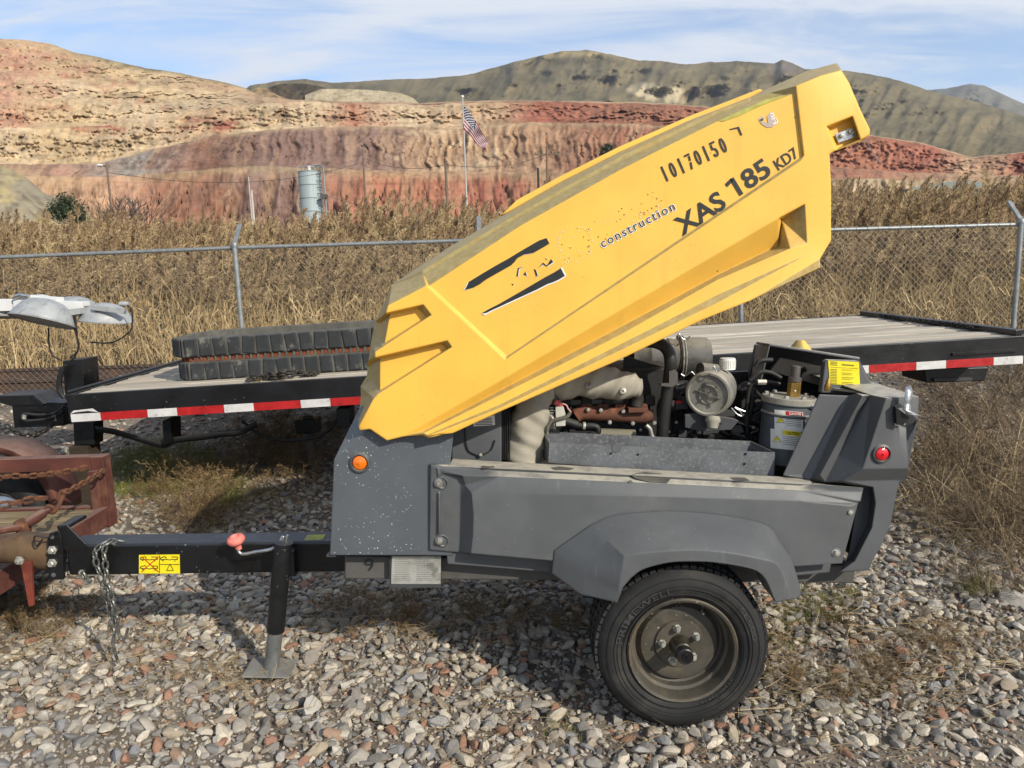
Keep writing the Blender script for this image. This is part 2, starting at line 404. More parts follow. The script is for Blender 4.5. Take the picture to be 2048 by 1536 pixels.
def build_quarry():
    u = np.arange(-1250, 3400, 2.8); nu = len(u)
    I = lambda a, b: np.interp(u, a, b)
    b = [None]*7
    b[0] = 552-.0332*(u-1024)
    b[1] = I([-600, 0, 225, 350, 480, 660, 850, 1020, 1300, 1664, 1900, 2700], [352, 352, 353, 345, 332, 336, 345, 345, 350, 356, 362, 372])
    b[2] = I([-600, 0, 200, 300, 430, 575, 750, 925, 1024, 1250, 1450, 1664, 1800, 1944, 2100, 2700], [325, 328, 328, 300, 270, 257, 252, 257, 246, 246, 262, 335, 345, 350, 352, 362])
    b[3] = I([-600, 0, 200, 330, 450, 600, 840, 1024, 1274, 1404, 1664, 1724, 1850, 1944, 2048, 2700], [262, 256, 252, 235, 212, 203, 209, 203, 207, 215, 262, 270, 290, 318, 306, 330])
    b[4] = I([-600, 0, 150, 300, 420, 500, 600, 2700], [215, 196, 200, 207, 200, 197, 203, 203]); b[4] = np.where(u > 560, b[3]-1, np.minimum(b[4], b[3]-1))
    b[5] = I([-600, 0, 120, 250, 400, 480, 560, 2700], [165, 150, 158, 172, 182, 190, 202, 202]); b[5] = np.where(u > 560, b[4]-1, np.minimum(b[5], b[4]-1))
    b[6] = I([-600, -200, 0, 50, 100, 150, 200, 250, 300, 350, 400, 450, 490, 520, 600, 2700], [130, 92, 78, 80, 88, 105, 115, 128, 137, 145, 155, 165, 176, 192, 201, 201]); b[6] = np.where(u > 600, b[5]-1, np.minimum(b[6], b[5]-1))
    jit = [0, 2.5, 3, 4, 3, 3, 1.6]
    for i in range(1, 7): b[i] = b[i]+(NA.fbm(u*.03+i*31, u*0+i*5.5, 4, .6)-.5)*2*jit[i]
    for i in range(5, 0, -1): b[i] = np.maximum(b[i], b[i+1]+.6)
    D = [255, 300, 330, 376, 410, 452, 480, 520, 540, 575, 610, 690]
    rows, dist, zone, frac = [], [], [], []
    nseg = [0, 26, 30, 24, 20, 20, 26]
    for i in range(1, 7):
        for k in range(nseg[i]+1):
            t = k/nseg[i]; tt = t**1.0
            rows.append(b[i-1]*(1-tt)+b[i]*tt); dist.append(np.full(nu, D[2*(i-1)]*(1-t)+D[2*i-1]*t)); zone.append(i); frac.append(t)
    rows.append(b[6]+8); dist.append(np.full(nu, 800.)); zone.append(7); frac.append(.5)
    rows.append(b[6]+60); dist.append(np.full(nu, 900.)); zone.append(7); frac.append(1)
    V = np.array(rows); DD = np.array(dist); Z = np.array(zone)[:, None]+np.zeros((1, nu)); Fr = np.array(frac)[:, None]+np.zeros((1, nu))
    U = np.tile(u, (len(rows), 1))
    # gullies: run down the faces, slanting on the left hand side
    slant = np.interp(U, [-600, 100, 330, 480, 640, 2700], [.75, .75, .55, .25, 0, 0])
    wob = (NB.fbm(U*.012, V*.05, 3)-.5)*24
    gu = U+slant*(V-350)+wob
    env = np.sin(np.pi*np.clip(Fr, .02, .98))**.6
    g1 = NA.ridge(gu*.055, V*.010, 3, .6); g2 = NB.ridge(gu*.13, V*.016+4, 2, .6)
    crag = NC.fbm(U*.045, V*.075, 6, .62)-.5; crag2 = ND.ridge(U*.03, V*.05, 4, .55)-.5
    soft = np.isin(Z, (1, 2))*1.0
    amp = soft*((g1-.62)*13+(g2-.6)*7)+(1-soft)*(crag*12+crag2*8+(g2-.6)*5+(NA.fbm(U*.16, V*.26, 4, .65)-.5)*7)
    led = (V*.060+(NB.fbm(U*.014, V*.04, 4, .6)-.5)*4.5) % 1.0
    amp = amp+(1-soft)*(led**1.5-.4)*5.5*(.3+1.4*NC.fbm(U*.02+3, V*.05, 3))
    DD = DD-amp*env*(Z < 7)
    V = V+(1-soft)*crag*3*env
    P = Wn(U, V, DD)
    # colours of the layers
    T = {k: L3(v, .80) for k, v in dict(tan='c4a482', pink='cb9f84', cream='d8c09c', yellow='cfb68e', red='b0735f', orange='b78066', brown='a2765f', purple='94796d', grey='a89f92', dark='86695a', green='9a8e70', straw='b3a07e').items()}
    def field(keys, us):
        out = np.zeros(U.shape+(3,)); cols = np.array([T[k] for k in keys])
        w = U+(NB.fbm(U*.02, V*.03, 4)-.5)*90
        for ch in range(3): out[..., ch] = np.interp(w, us, cols[:, ch])
        return out
    f = {1: field(['tan', 'tan', 'pink', 'brown', 'brown', 'purple', 'purple', 'orange', 'orange', 'red', 'brown', 'orange', 'tan', 'cream', 'tan'], [-600, 150, 260, 330, 430, 500, 620, 700, 850, 1000, 1080, 1300, 1600, 1750, 2300]),
         2: field(['tan', 'tan', 'pink', 'grey', 'brown', 'dark', 'purple', 'purple', 'purple', 'tan', 'tan', 'brown', 'red', 'orange', 'tan', 'tan'], [-600, 60, 120, 240, 400, 450, 520, 600, 760, 860, 1000, 1200, 1600, 1720, 1950, 2300]),
         3: field(['tan', 'cream', 'yellow', 'cream', 'tan', 'cream', 'cream', 'orange', 'cream', 'tan', 'red', 'brown', 'red', 'orange', 'red', 'tan', 'red', 'tan'], [-600, 0, 120, 300, 420, 520, 640, 720, 800, 1000, 1080, 1280, 1500, 1720, 1860, 1950, 2040, 2300]),
         4: field(['pink', 'pink', 'yellow', 'cream', 'cream', 'tan', 'brown', 'brown'], [-600, 0, 120, 250, 400, 560, 900, 2300]),
         5: field(['pink', 'pink', 'cream', 'yellow', 'cream', 'tan', 'tan'], [-600, 0, 150, 300, 420, 560, 2300]),
         6: field(['pink', 'pink', 'tan', 'yellow', 'tan', 'tan'], [-600, 0, 120, 260, 450, 2300]), 7: field(['green', 'green'], [-600, 2300])}
    C = np.zeros(U.shape+(3,))
    for k in f: C += f[k]*(Z == k)[..., None]
    def blend(mask, key):
        nonlocal C; C = C*(1-mask[..., None])+T[key]*mask[..., None]
    sm = lambda x, a, b: np.clip((x-a)/(b-a), 0, 1)
    nn = NC.fbm(U*.018, V*.06, 5, .6)
    blend((Z == 3)*sm(nn, .52, .6)*np.exp(-((V-252)/16)**2)*np.clip(np.interp(U, [80, 120, 270, 300, 340, 370, 560, 620], [0, 1, 1, .2, .2, 1, 1, 0]), 0, 1), 'red')
    blend((Z == 3)*sm(NB.fbm(U*.03, V*.05, 4), .5, .6)*np.exp(-((U-535)/40)**2), 'red')
    blend((Z >= 4)*sm(NA.fbm(U*.03+9, V*.06, 4), .6, .72)*.45*(U < 400), 'red')
    blend((Z >= 3)*sm(NB.fbm(U*.02+50, V*.08, 5), .52, .62)*.6*(U < 560), 'yellow')
    blend((Z == 2)*np.exp(-((U-270)/70)**2)*sm(nn, .42, .6)*.9, 'grey')
    blend((Z <= 2)*sm(Fr, .9, .99)*.7*(U > 250), 'straw')
    blend((Z == 2)*sm(nn, .55, .62)*.7*(U > 780)*(U < 1000), 'cream')
    blend((Z == 6)*sm(Fr, .75, .98)*sm(U, 80, 200), 'green')
    blend((Z <= 2)*(Fr < .97)*sm(g1, .56, .36)*.65, 'dark'); blend((Z <= 2)*(Fr < .95)*sm(g2, .5, .3)*.5, 'dark')
    blend((Z <= 2)*sm(NA.fbm(gu*.05, V*.008, 3), .55, .7)*.4, 'tan')
    # thin strata lines on the upper faces
    st = NA.fbm(U*.004, V*.22+(NB.fbm(U*.01, V*.02, 3)-.5)*9, 3)
    C *= (1+(st-.5)*.5*(Z >= 3))[..., None]
    # rubble fans of darker debris
    C *= (1-.25*sm(ND.fbm(U*.06, V*.09, 4), .58, .7))[..., None]
    sheet('quarry_hillside', P, C, M_rock)

def build_mountain(name, sky_u, sky_v, D0, D1, vb, seed, pal, amp, step=4., nr=70, scar=False):
    u = np.arange(-1300, 3450, step); nu = len(u)
    top = np.interp(u, sky_u, sky_v)+(NA.fbm(u*.05+seed, u*0+seed, 4, .6)-.5)*3.0
    t = np.linspace(0, 1, nr)[:, None]
    V = top[None]*t+vb*(1-t); U = np.tile(u, (nr, 1)); DD = D1*t**1.15+D0*(1-t**1.15)
    r = NB.ridge(U*.011+seed+V*.006, V*.007, 4, .5); g = NC.fbm(U*.05+seed, V*.09, 5)
    h = ND.fbm(U*.007+seed, V*.02, 4)
    r2 = NA.ridge(U*.034+V*.02+seed, V*.018, 3, .55)
    DD = DD-((r2-.6)*amp*.3+(r-.6)*amp+(h-.5)*amp*.9+(g-.5)*amp*.09)*np.sin(np.pi*np.clip(t, .0, 1)*.5+.0)*(1-t**8*.7)
    V2 = V+(1-t**6)*(g-.5)*4
    P = Wn(U, V2, DD)
    a, b2, c = [L3(x, .8) for x in pal]
    sm = lambda x, p, q: np.clip((x-p)/(q-p), 0, 1)[..., None]
    n1 = NA.fbm(U*.02+seed, V*.05, 5, .6); n2 = NB.fbm(U*.22+seed, V*.34, 4, .65)
    C = a*(1-sm(n1, .42, .62))+b2*sm(n1, .36, .66)
    dk = sm(n2, .54, .66)*.5*(1-sm(r, .55, .75)*.5); C = C*(1-dk)+c*dk
    dk = sm(r, .52, .36)*.4; C = C*(1-dk)+c*dk
    if scar:
        cr = L3('cdbd98', .8)
        m = np.exp(-((U-1310-(V-175)*.9)/62)**2-((V-187)/24)**2)*2.2*NB.fbm(U*.05, V*.05, 4); m = np.clip((m-.42)*3, 0, .9)[..., None]; C = C*(1-m)+cr*m
        m = np.exp(-((U-1155)/75)**2-((V-108)/7)**2)[..., None]*.8; C = C*(1-m)+L3('b3a273', .8)*m
        rk = np.exp(-((U-1572)/32)**2-((V-136)/13)**2)[..., None]*.9; C = C*(1-rk)+L3('77706a', .8)*rk
    P2 = P.copy()
    sheet(name, np.concatenate([P2, Wn(u[None], (top+25)[None], np.full((1, nu), D1*1.25))], 0), np.concatenate([C, C[-1:]], 0), M_hill)

def mound(name, sky, D, depth, vb, pal, seed, rough=1.0, n=90):
    us = [p[0] for p in sky]; u = np.linspace(us[0], us[-1], n); top = np.interp(u, us, [p[1] for p in sky])+(NA.fbm(u*.08+seed, u*0, 4)-.5)*1.6*rough
    t = np.linspace(0, 1, 34)[:, None]; V = np.maximum(vb, top+1)[None]*(1-t)+top[None]*t; U = np.tile(u, (34, 1))
    DD = D+depth*t**1.5+((U-u.mean())/(u[-1]-u[0]))**2*depth*1.2
    st = U+.9*(V-top.mean())
    DD = DD-(NB.ridge(st*.06+seed, V*.02, 3)-.6)*depth*.08*rough-(NC.fbm(U*.09+seed, V*.12, 5)-.5)*depth*.16*rough
    P = Wn(U, V, DD); a, b, c = [L3(x, .8) for x in pal]
    sm = lambda x, p, q: np.clip((x-p)/(q-p), 0, 1)[..., None]
    n1 = NA.fbm(st*.03+seed, V*.03, 4); C = a*(1-sm(n1, .4, .62))+b*sm(n1, .4, .62); m = sm(NB.fbm(U*.1, V*.2+seed, 4), .58, .66)*.8; C = C*(1-m)+c*m
    back = Wn(u[None], (top+6)[None], np.full((1, n), D+depth*2.2)); sheet(name, np.concatenate([P, back], 0), np.concatenate([C, C[-1:]], 0), M_rock)

build_quarry()
build_mountain('mountain', [-500, 480, 500, 550, 610, 660, 710, 750, 850, 935, 1024, 1080, 1124, 1174, 1209, 1274, 1324, 1374, 1420, 1474, 1549, 1564, 1585, 1609, 1694, 1760, 1800, 1850, 1890, 1960, 2048, 2300, 2600],
    [240, 185, 171, 163, 158, 165, 164, 160, 157, 150, 125, 112, 102, 100, 106, 120, 122, 129, 124, 122, 127, 119, 126, 138, 142, 152, 162, 178, 190, 205, 232, 270, 300], 1050, 2300, 330, 3.3, ('6d654c', '877b5b', '48432f'), 480, scar=True)
build_mountain('far_ridge', [1500, 1700, 1800, 1850, 1890, 1925, 1940, 1970, 2000, 2048, 2200, 2600], [260, 215, 185, 180, 178, 170, 168, 171, 186, 207, 240, 250], 3300, 4600, 300, 8.1, ('6c6b60', '807b68', '565850'), 900, step=5, nr=40)
mound('rocky_knoll', [(452, 222), (480, 205), (500, 182), (517, 174), (535, 178), (560, 192), (600, 206), (630, 212)], 715, 40, 216, ('a08a68', 'b89f76', '6d5f4a'), 1.5, 1.8)
mound('scrub_hill', [(530, 178), (560, 168), (600, 166), (640, 172), (690, 190), (730, 204)], 800, 60, 212, ('4d4538', '5e5443', '38342a'), 6.2, 1.5)
mound('spoil_heap', [(610, 190), (640, 178), (700, 178), (760, 181), (800, 186), (826, 196), (842, 211)], 770, 30, 212, ('b7a98c', 'c4b697', '9f9277'), 9.4, .8)
mound('gravel_heap', [(-1100, 250), (-700, 215), (-420, 230), (-200, 268), (0, 330), (50, 352), (90, 388), (135, 400), (175, 430), (240, 470)], 120, 26, 596, ('a09781', 'b5a67c', '8a8375'), 3.9, .7, 140)

# ground sheet -----------------------------------------------------
def sstep(a, b, x): t = np.clip((x-a)/(b-a), 0, 1); return t*t*(3-2*t)
def gz(x, y):
    x = np.asarray(x, float); y = np.asarray(y, float)
    z = -.040+.40*sstep(7.2, 9.9, y)-.05*sstep(-.7, .3, x)*(1-sstep(3.6, 5, y))
    near = 1-sstep(12, 30, np.abs(x)+y*.4)
    z = z+((NA.fbm(x*.55+40, y*.55+40, 3)-.5)*.07)*near
    z = z+.05*sstep(1.6, 4.0, x)*sstep(3.2, 5.0, y)*(1-sstep(7, 9, y))
    return z-.5*sstep(13, 60, y)
def spaced(lo, hi, dense, d, g=1.22):
    a = list(np.arange(-dense, dense+1e-6, d)); s = d; x = a[-1]
    while x < hi: s *= g; x += s; a.append(x)
    s = d; x = a[0]; b = []
    while x > lo: s *= g; x -= s; b.append(x)
    return np.array(b[::-1]+a)
gx = spaced(-5000, 5000, 8, .13); gy = spaced(-5000, 5000, 7, .13)+6.0
GX, GY = np.meshgrid(gx, gy); GP = np.stack([GX, GY, gz(GX, GY)], -1)
t = NT('gravelly_soil')
vo = t.N('ShaderNodeTexVoronoi'); vo.inputs['Scale'].default_value = 42; t.L(t.tc.outputs['Object'], vo.inputs['Vector'])
v2 = t.N('ShaderNodeTexVoronoi'); v2.inputs['Scale'].default_value = 110; t.L(t.tc.outputs['Object'], v2.inputs['Vector'])
wnz = t.N('ShaderNodeTexWhiteNoise'); t.L(vo.outputs['Position'], wnz.inputs['Vector'])
soil = t.mix(t.rng(t.noise(1.7, 6, .65), .35, .65), lin('594e43'), lin('776b5d'))
pb = t.mix(wnz.outputs[0], lin('6d665c'), lin('a09684'))
c = t.mix(t.rng(vo.outputs['Distance'], .0, .42, .85, 0), soil, pb); c = t.mix(t.rng(v2.outputs['Distance'], 0, .4, .5, 0), c, lin('8d8272'))
t.L(c, t.b.inputs['Base Color']); t.b.inputs['Roughness'].default_value = .95
t.bump(t.math('ADD', vo.outputs['Distance'], t.math('MULTIPLY', v2.outputs['Distance'], .5)), 1.0, -.012)
M_soil = t.m
sheet('ground', GP, None, M_soil)

# ================================================================== COMPRESSOR TRAILER
YC = 3.60
M_yel = None
def yellow_mat():
    t = NT('yellow_moulded_hood'); c = lin('e7b346')
    nz = t.noise(3.5, 5, .6); out = t.mix(t.rng(nz, .3, .7), tuple(x*.93 for x in c), tuple(min(1, x*1.05) for x in c))
    out = t.mix(t.rng(t.noise(1.3, 6, .7), .45, .8, 0, .22), out, lin('d9bd72')); out = t.mix(t.rng(t.noise(9, 4, .6, stretch=(1.4, 1, .12)), .58, .75, 0, .16), out, lin('9a7c38'))
    # grime grains
    sp = t.noise(230, 2, .5); ms = t.rng(t.noise(4, 4, .6), .4, .7, .1, 1)
    out = t.mix(t.math('MULTIPLY', t.rng(sp, .62, .72, 0, .5), ms), out, lin('7a5a18'))
    v = t.N('ShaderNodeTexVoronoi'); v.inputs['Scale'].default_value = 11; t.L(t.tc.outputs['Object'], v.inputs['Vector'])
    w = t.N('ShaderNodeTexWhiteNoise'); t.L(v.outputs['Position'], w.inputs['Vector'])
    f = t.math('LESS_THAN', v.outputs['Distance'], t.math('MULTIPLY', t.math('POWER', w.outputs[0], 4), .06))
    out = t.mix(f, out, lin('4a3a20'))
    geo = t.N('ShaderNodeNewGeometry'); s3 = t.N('ShaderNodeSeparateXYZ'); t.L(geo.outputs['True Normal'], s3.inputs[0])
    # dust on roof shoulder and nose; unlit left-facing faces darkened in colour too
    tx = t.math('ADD', t.math('MULTIPLY', s3.outputs[0], -.53), t.math('MULTIPLY', s3.outputs[2], .85))
    d1 = t.rng(tx, .42, .62); d2 = t.rng(s3.outputs[0], -.30, -.52, 0, 1)
    dm = t.math('MULTIPLY', t.math('MAXIMUM', d1, d2), t.rng(t.noise(5, 6, .7, stretch=(1, 1, 1)), .2, .5, .6, .92))
    out = t.mix(dm, out, t.mix(t.rng(t.noise(40, 4, .6), .3, .7), lin('948250'), lin('aa9a68')))
    t.L(out, t.b.inputs['Base Color']); t.b.inputs['Roughness'].default_value = .5
    t.bump(t.noise(260, 3, .6), .12, .002, .011); return t.m
M_yel = yellow_mat()
M_grey = mk('grey_moulded_plastic', '505253', .55, var=.1, scale=4, bump=.12, bscale=300, bdist=.002, dust=('b3ad9d', .95, (.915, .975)), patches=('63645f', 2.2, .5, .85), specks=('c9cbc9', 75, .10), scratches=('84878a', 40, .12), rnd=.010)
M_gpaint = mk('grey_painted_sheet', '52575b', .42, var=.08, scale=3, bump=.05, bscale=120, dust=('8a8473', .3), specks=('d8dada', 125, .33), rnd=.006)
M_gdark = mk('dark_grey_plastic', '3a3c3e', .6, var=.15, scale=6, dust=('6d685a', .6))
M_tray = mk('galvanised_tray', '585b5e', .6, .0, var=.2, scale=9, patches=('7b7a75', 70, .5, .7), bump=.1, dust=('89867a', .5))
M_frame = mk('grey_steel_frame', '4f4c48', .65, var=.15, scale=5, patches=('39362f', 3, .5, .75))
M_blk = mk('black_paint', '121314', .35, var=.3, scale=5, bump=.05, specks=('6b6d70', 70, .3), dust=('44464a', .35), patches=('26282a', 3, .55, .8))
M_blk2 = mk('black_rubber_hose', '161616', .6, var=.3, scale=12, dust=('4c4a44', .5))
M_engine = mk('dark_engine_iron', '1c1c1b', .7, var=.4, scale=9, dust=('4f4a40', .5))
M_chrome = mk('zinc_plated_steel', 'b7b8b6', .32, .9, var=.15, scale=20, bump=.05)
M_alu = mk('cast_aluminium', '8f8e88', .5, .6, var=.2, scale=25, bump=.2)
M_wrap = mk('heat_wrap_cloth', '9b9585', .85, var=.15, scale=6, patches=('746e5f', 5, .5, .8), bump=.8, bscale=11, bdist=.02)
M_mani = mk('rusted_manifold', '5e3a2a', .85, var=.35, scale=14, patches=('8a5238', 12, .5, .7), bump=.5, bscale=70)
M_tyre = mk('tyre_rubber', '242424', .75, var=.25, scale=8, patches=('45423c', 5, .45, .8), bump=.25, bscale=80, bdist=.003, spec=.3)
M_rim = mk('grimy_wheel_steel', '47433b', .6, .2, var=.25, scale=9, patches=('5f5543', 6, .42, .72), specks=('b5ad97', 70, .3), bump=.2)
M_nut = mk('weathered_nut', 'a8a69c', .5, .5, var=.25, scale=40, patches=('6f675a', 30, .5, .7))
M_tank = mk('grey_tank_paint', '50565a', .5, var=.12, scale=8, dust=('9a9484', .85))
M_lid = mk('dusty_lid', '8d897c', .7, var=.15, scale=20)
M_brass = mk('brass_fitting', '9a7a3c', .42, .7, var=.2, scale=30)
M_white = mk('white_plastic', 'd8d8d0', .5, var=.05, bump=0)
M_filter = mk('dusty_black_plastic', '3c3c3a', .6, var=.25, scale=7, patches=('6f6b60', 6, .4, .75), dust=('8a8577', .8))
M_beige = mk('sun_bleached_panel', '8e8272', .7, var=.1, scale=5)
M_dk = flat('decal_black', '1c2020', .5); M_wh = flat('decal_white', 'dcdcd4', .5); M_ylab = flat('label_yellow', 'e2cf1a', .5); M_rlab = flat('label_red', 'b02020', .5)
M_olab = flat('label_orange', 'd8921e', .5); M_plate = mk('aluminium_plate', 'b9b8b0', .38, .55, var=.15, scale=10, patches=('8b897f', 14, .5, .7))
def lens_mat(n, c, e):
    t = NT(n); t.b.inputs['Base Color'].default_value = (*lin(c), 1); t.b.inputs['Roughness'].default_value = .12; t.b.inputs['Coat Weight'].default_value = .6
    t.bump(t.noise(220, 1), .5, .003); return t.m
M_amber = lens_mat('amber_lens', 'e8700c', 0); M_red = lens_mat('red_lens', 'd01420', 0)
M_pink = mk('faded_red_knob', 'd9776a', .6, var=.12, scale=30)
M_hole = flat('shadow_hole', '0b0b0b', .9)

comp = thing('towed_air_compressor', 'yellow and grey towable air compressor on gravel with its hood propped open', 'air compressor', (.35, YC, -.03))
NRM = Vector((0, -1, 0))

# ---- hood --------------------------------------------------------
def lerp2(a, b, n): return [tuple(a[i]+(b[i]-a[i])*k/n for i in range(len(a))) for k in range(n+1)]
HY = 3.08
RC = HY+.014
sil = [(781, 571, 3.36), (843, 530, 3.36), (907, 489, 3.36), (981, 446, 3.36), (1034, 413, 3.36), (1120, 364, 3.36), (1240, 303, 3.36), (1380, 240, 3.36), (1500, 194, 3.36), (1538, 176, 3.36), (1613, 142, 3.34), (1674, 126, 3.30)]
hood_out = sil+[(1698, 165, 3.10), (1721, 220, HY), (1740, 259, HY), (1739, 269, HY), (1721, 279, HY), (1672, 300, HY), (1659, 308, HY), (1662, 370, HY), (1662, 481, HY), (1640, 518, HY-.01), (1640, 535, HY-.03),
    (1503, 600, HY-.03), (1404, 640, HY-.03), (1240, 719, HY-.03), (1000, 823, HY-.03), (906, 866, HY-.03), (856, 871, HY-.03), (846, 867, HY-.01), (806, 873, HY), (774, 881, HY), (740, 858, HY), (719, 861, HY+.01), (716, 851, HY+.02),
    (719, 819, 3.34), (722, 790, 3.37), (721, 772, 3.37), (734, 752, 3.36), (735, 735, 3.36), (742, 684, 3.36), (751, 642, 3.36), (776, 589, 3.36)]
G = 3.2   # px half width of small edges
panel = [(858, 572, RC), (1013, 713, RC), (1598, 317, RC), (1603, 310, RC), (1587, 187, RC), (1434, 243, RC), (1315, 302, RC), (1240, 340, RC), (1040, 452, RC)]
panel_o = [(853, 571, HY), (1011, 719, HY), (1602, 321, HY), (1608, 311, HY), (1592, 172, HY)]
lines = [
  # border of the sunk panel, rounded upper edge of the side and the dusty shoulder
  panel_o,
  [(853, 571, HY), (846, 548, 3.20), (1040, 432, 3.20), (1240, 322, 3.20), (1315, 287, 3.20), (1434, 228, 3.20), (1499, 203, 3.20), (1540, 186, 3.17), (1592, 172, HY)],
  [(846, 548, 3.20), (844, 541, 3.215), (981, 459, 3.215), (1040, 424, 3.215), (1240, 313, 3.215), (1434, 220, 3.215), (1499, 198, 3.22)],
  [(1592, 172, HY), (1640, 152, HY), (1684, 140, HY+.02), (1698, 165, 3.10)],
  # left part: upper edge of side face
  [(853, 571, HY), (776, 611, HY), (772, 626, HY)],
  [(776, 611, HY), (783, 575, 3.30), (846, 548, 3.20)],
  # trough above the sill
  [(808, 872, HY), (1000, 762, HY), (1240, 621, HY), (1558, 436, HY), (1610, 408, HY)],
  [(1610, 408, HY), (1614, 486, HY), (1580, 497, HY-.004)],
  [(848, 862, HY+.012), (964, 801, HY+.028), (1240, 655, HY+.040), (1434, 551, HY+.055), (1556, 492, HY+.085), (1563, 439, HY+.075)],
  [(848, 866, HY-.004), (964, 808, HY-.004), (1240, 670, HY-.004), (1434, 560, HY-.004), (1580, 497, HY-.004)],
  [(856, 869, HY-.006), (1000, 809, HY-.006), (1240, 689, HY-.006), (1434, 590, HY-.006), (1617, 508, HY-.006), (1662, 481, HY)],
  [(860, 870.5, HY-.03), (1000, 816, HY-.03), (1240, 701, HY-.03), (1434, 606, HY-.03), (1640, 518, HY-.01)],
  # latch recess
  [(1653, 253, HY), (1705, 232, HY), (1721, 279, HY)], [(1653, 253, HY), (1672, 300, HY)],
  [(1659, 256, HY+.045), (1700, 240, HY+.045), (1716, 277, HY+.045), (1677, 296, HY+.045), (1659, 256, HY+.045)],
  # corner line of the nose
  [(750, 704, HY), (750, 715, HY)], [(745, 801, HY), (718, 852, HY+.004)], [(745, 801, HY), (745, 795, HY+.02)],
  # vent 1
  [(772, 626, HY), (847, 609, HY), (863, 630, HY), (765, 694, HY), (750, 704, HY)],
  [(780, 628, HY+.045), (836, 616, HY+.045), (852, 633, HY+.045), (769, 687, HY+.045), (780, 628, HY+.045)],
  [(772, 626, HY), (752, 642, 3.30)], [(780, 628, HY+.045), (760, 645, 3.32)], [(769, 687, HY+.045), (752, 675, 3.33)], [(750, 704, HY), (744, 690, 3.34)],
  # vent 2
  [(750, 715, HY), (895, 681, HY), (904, 694, HY), (756, 788, HY), (745, 801, HY)],
  [(760, 717, HY+.045), (884, 688, HY+.045), (893, 697, HY+.045), (760, 781, HY+.045), (760, 717, HY+.045)],
  [(750, 715, HY), (737, 722, 3.32)], [(760, 717, HY+.045), (746, 724, 3.33)], [(760, 781, HY+.045), (741, 760, 3.34)], [(745, 801, HY), (724, 790, 3.36)],
]
near = MB().relief([hood_out, panel], lines)
hood = MB(); hood.v = near.v[:]; hood.f = near.f[:]; hood.mi = [0]*len(near.f)
fm = near.mirror(YC); hood.add(fm.v, fm.f)
def bridge(mb, pts):
    A = PX(pts); B = [Vector((p.x, 2*YC-p.y, p.z)) for p in A]; mid = [(a+b)/2 for a, b in zip(A, B)]
    n = len(A); mb.add(A+B, [(i, i+1, n+i+1, n+i) for i in range(n-1)])
bridge(hood, [(776, 589, 3.36)]+sil); bridge(hood, [(716, 851, HY+.02), (719, 819, 3.34), (722, 790, 3.37), (721, 772, 3.37), (734, 752, 3.36), (735, 735, 3.36), (742, 684, 3.36), (751, 642, 3.36), (776, 589, 3.36)])
bridge(hood, [(1674, 126, 3.30), (1698, 165, 3.10), (1721, 220, HY), (1740, 259, HY)])
hood_o = hood.build('hood', M_yel, comp, smooth=24, bevel=.0055, seg=3, merge=.0008, solid=.010, dissolve=.6, blim=20)
# roof channel rails standing on the hood, seen edge-on above the shoulder
mb = MB()
rail = [(1000, 432), (1034, 399), (1120, 352), (1240, 292), (1380, 231), (1519, 177), (1527, 181), (1500, 197), (1380, 244), (1240, 306), (1120, 367), (1034, 416)]
mb.slab(rail, 3.37, 3.83); mb.build('roof_channel', M_yel, hood_o, bevel=.005, smooth=30)
# latch striker
mb = MB(); mb.slab([(1670, 268), (1703, 256), (1714, 273), (1677, 286)], HY+.028, HY+.034); mb.build('latch_plate', M_chrome, hood_o, bevel=.001)
for u, v in ((1682, 272), (1700, 263)):
    p = W(u, v, HY+.028); MB().lathe([(0, -.012), (.008, -.011), (.009, 0), (.013, .001), (.013, .004)], p, (0, 1, 0), 10).build('bolt', M_nut, hood_o)
MB().tube(cat_pts(PX([(1702, 268), (1716, 262), (1728, 276), (1745, 302), (1760, 326)], HY+.01)), .0016, 5).build('safety_wire', M_chrome, hood_o)
MB().slab([(1674, 298), (1690, 292), (1693, 297), (1677, 303)], HY+.03, HY+.06).build('rubber_stop', M_hole, hood_o)

# decals: thin films 2 mm proud of the sunk panel
DY = RC-.0022
def film(name, polys, mat, Y=DY, parent=None, th=.0012):
    mb = MB()
    for p in polys: mb.slab(p, Y, Y+th)
    return mb.build(name, mat, parent or hood_o, smooth=0)
s1 = [(929, 580), (937, 564), (968, 545), (990, 532), (1017, 517), (1040, 503), (1064, 489), (1078, 481), (1093, 476), (1099, 487), (1084, 496), (1066, 506), (1048, 509), (1035, 516), (1029, 524), (1023, 530), (1000, 543), (972, 559), (960, 568), (945, 576)]
s2 = [(968, 629), (964, 626), (980, 617), (998, 608), (1045, 581), (1091, 554), (1108, 545), (1122, 536), (1131, 551), (1118, 559), (1107, 564), (1095, 568), (1074, 579), (1052, 589), (1015, 606), (980, 622)]
def grow(poly, dx, dy): return [(u+dx, v+dy) for u, v in poly]
film('stripe_backing', [grow(s1, -2, 1.2)], M_wh, DY+.0006); film('stripe_backing', [grow(s2, 1, 2.2)], M_wh, DY+.0006)
film('stripe', [s1], M_dk, DY-.0004); film('stripe', [s2], M_dk, DY-.0004)
for q_ in ([[(962, 626), (970, 631), (975, 625), (968, 627)], [(1121, 535), (1130, 552), (1133, 551), (1124, 534)], [(930, 579), (937, 565), (934, 567), (928, 581)]]): film('stripe_curl', [q_], M_wh, DY-.0012)
scr = [[(1033, 552), (1036, 536), (1046, 534), (1038, 538), (1036, 553)], [(1047, 549), (1051, 543), (1054, 552)], [(1068, 538), (1072, 540), (1076, 552), (1072, 552)], [(1077, 536), (1086, 525), (1094, 531), (1102, 518), (1107, 524), (1094, 533), (1086, 529)], [(1090, 516), (1095, 519), (1093, 519)], [(1023, 567), (1028, 569), (1026, 571)]]
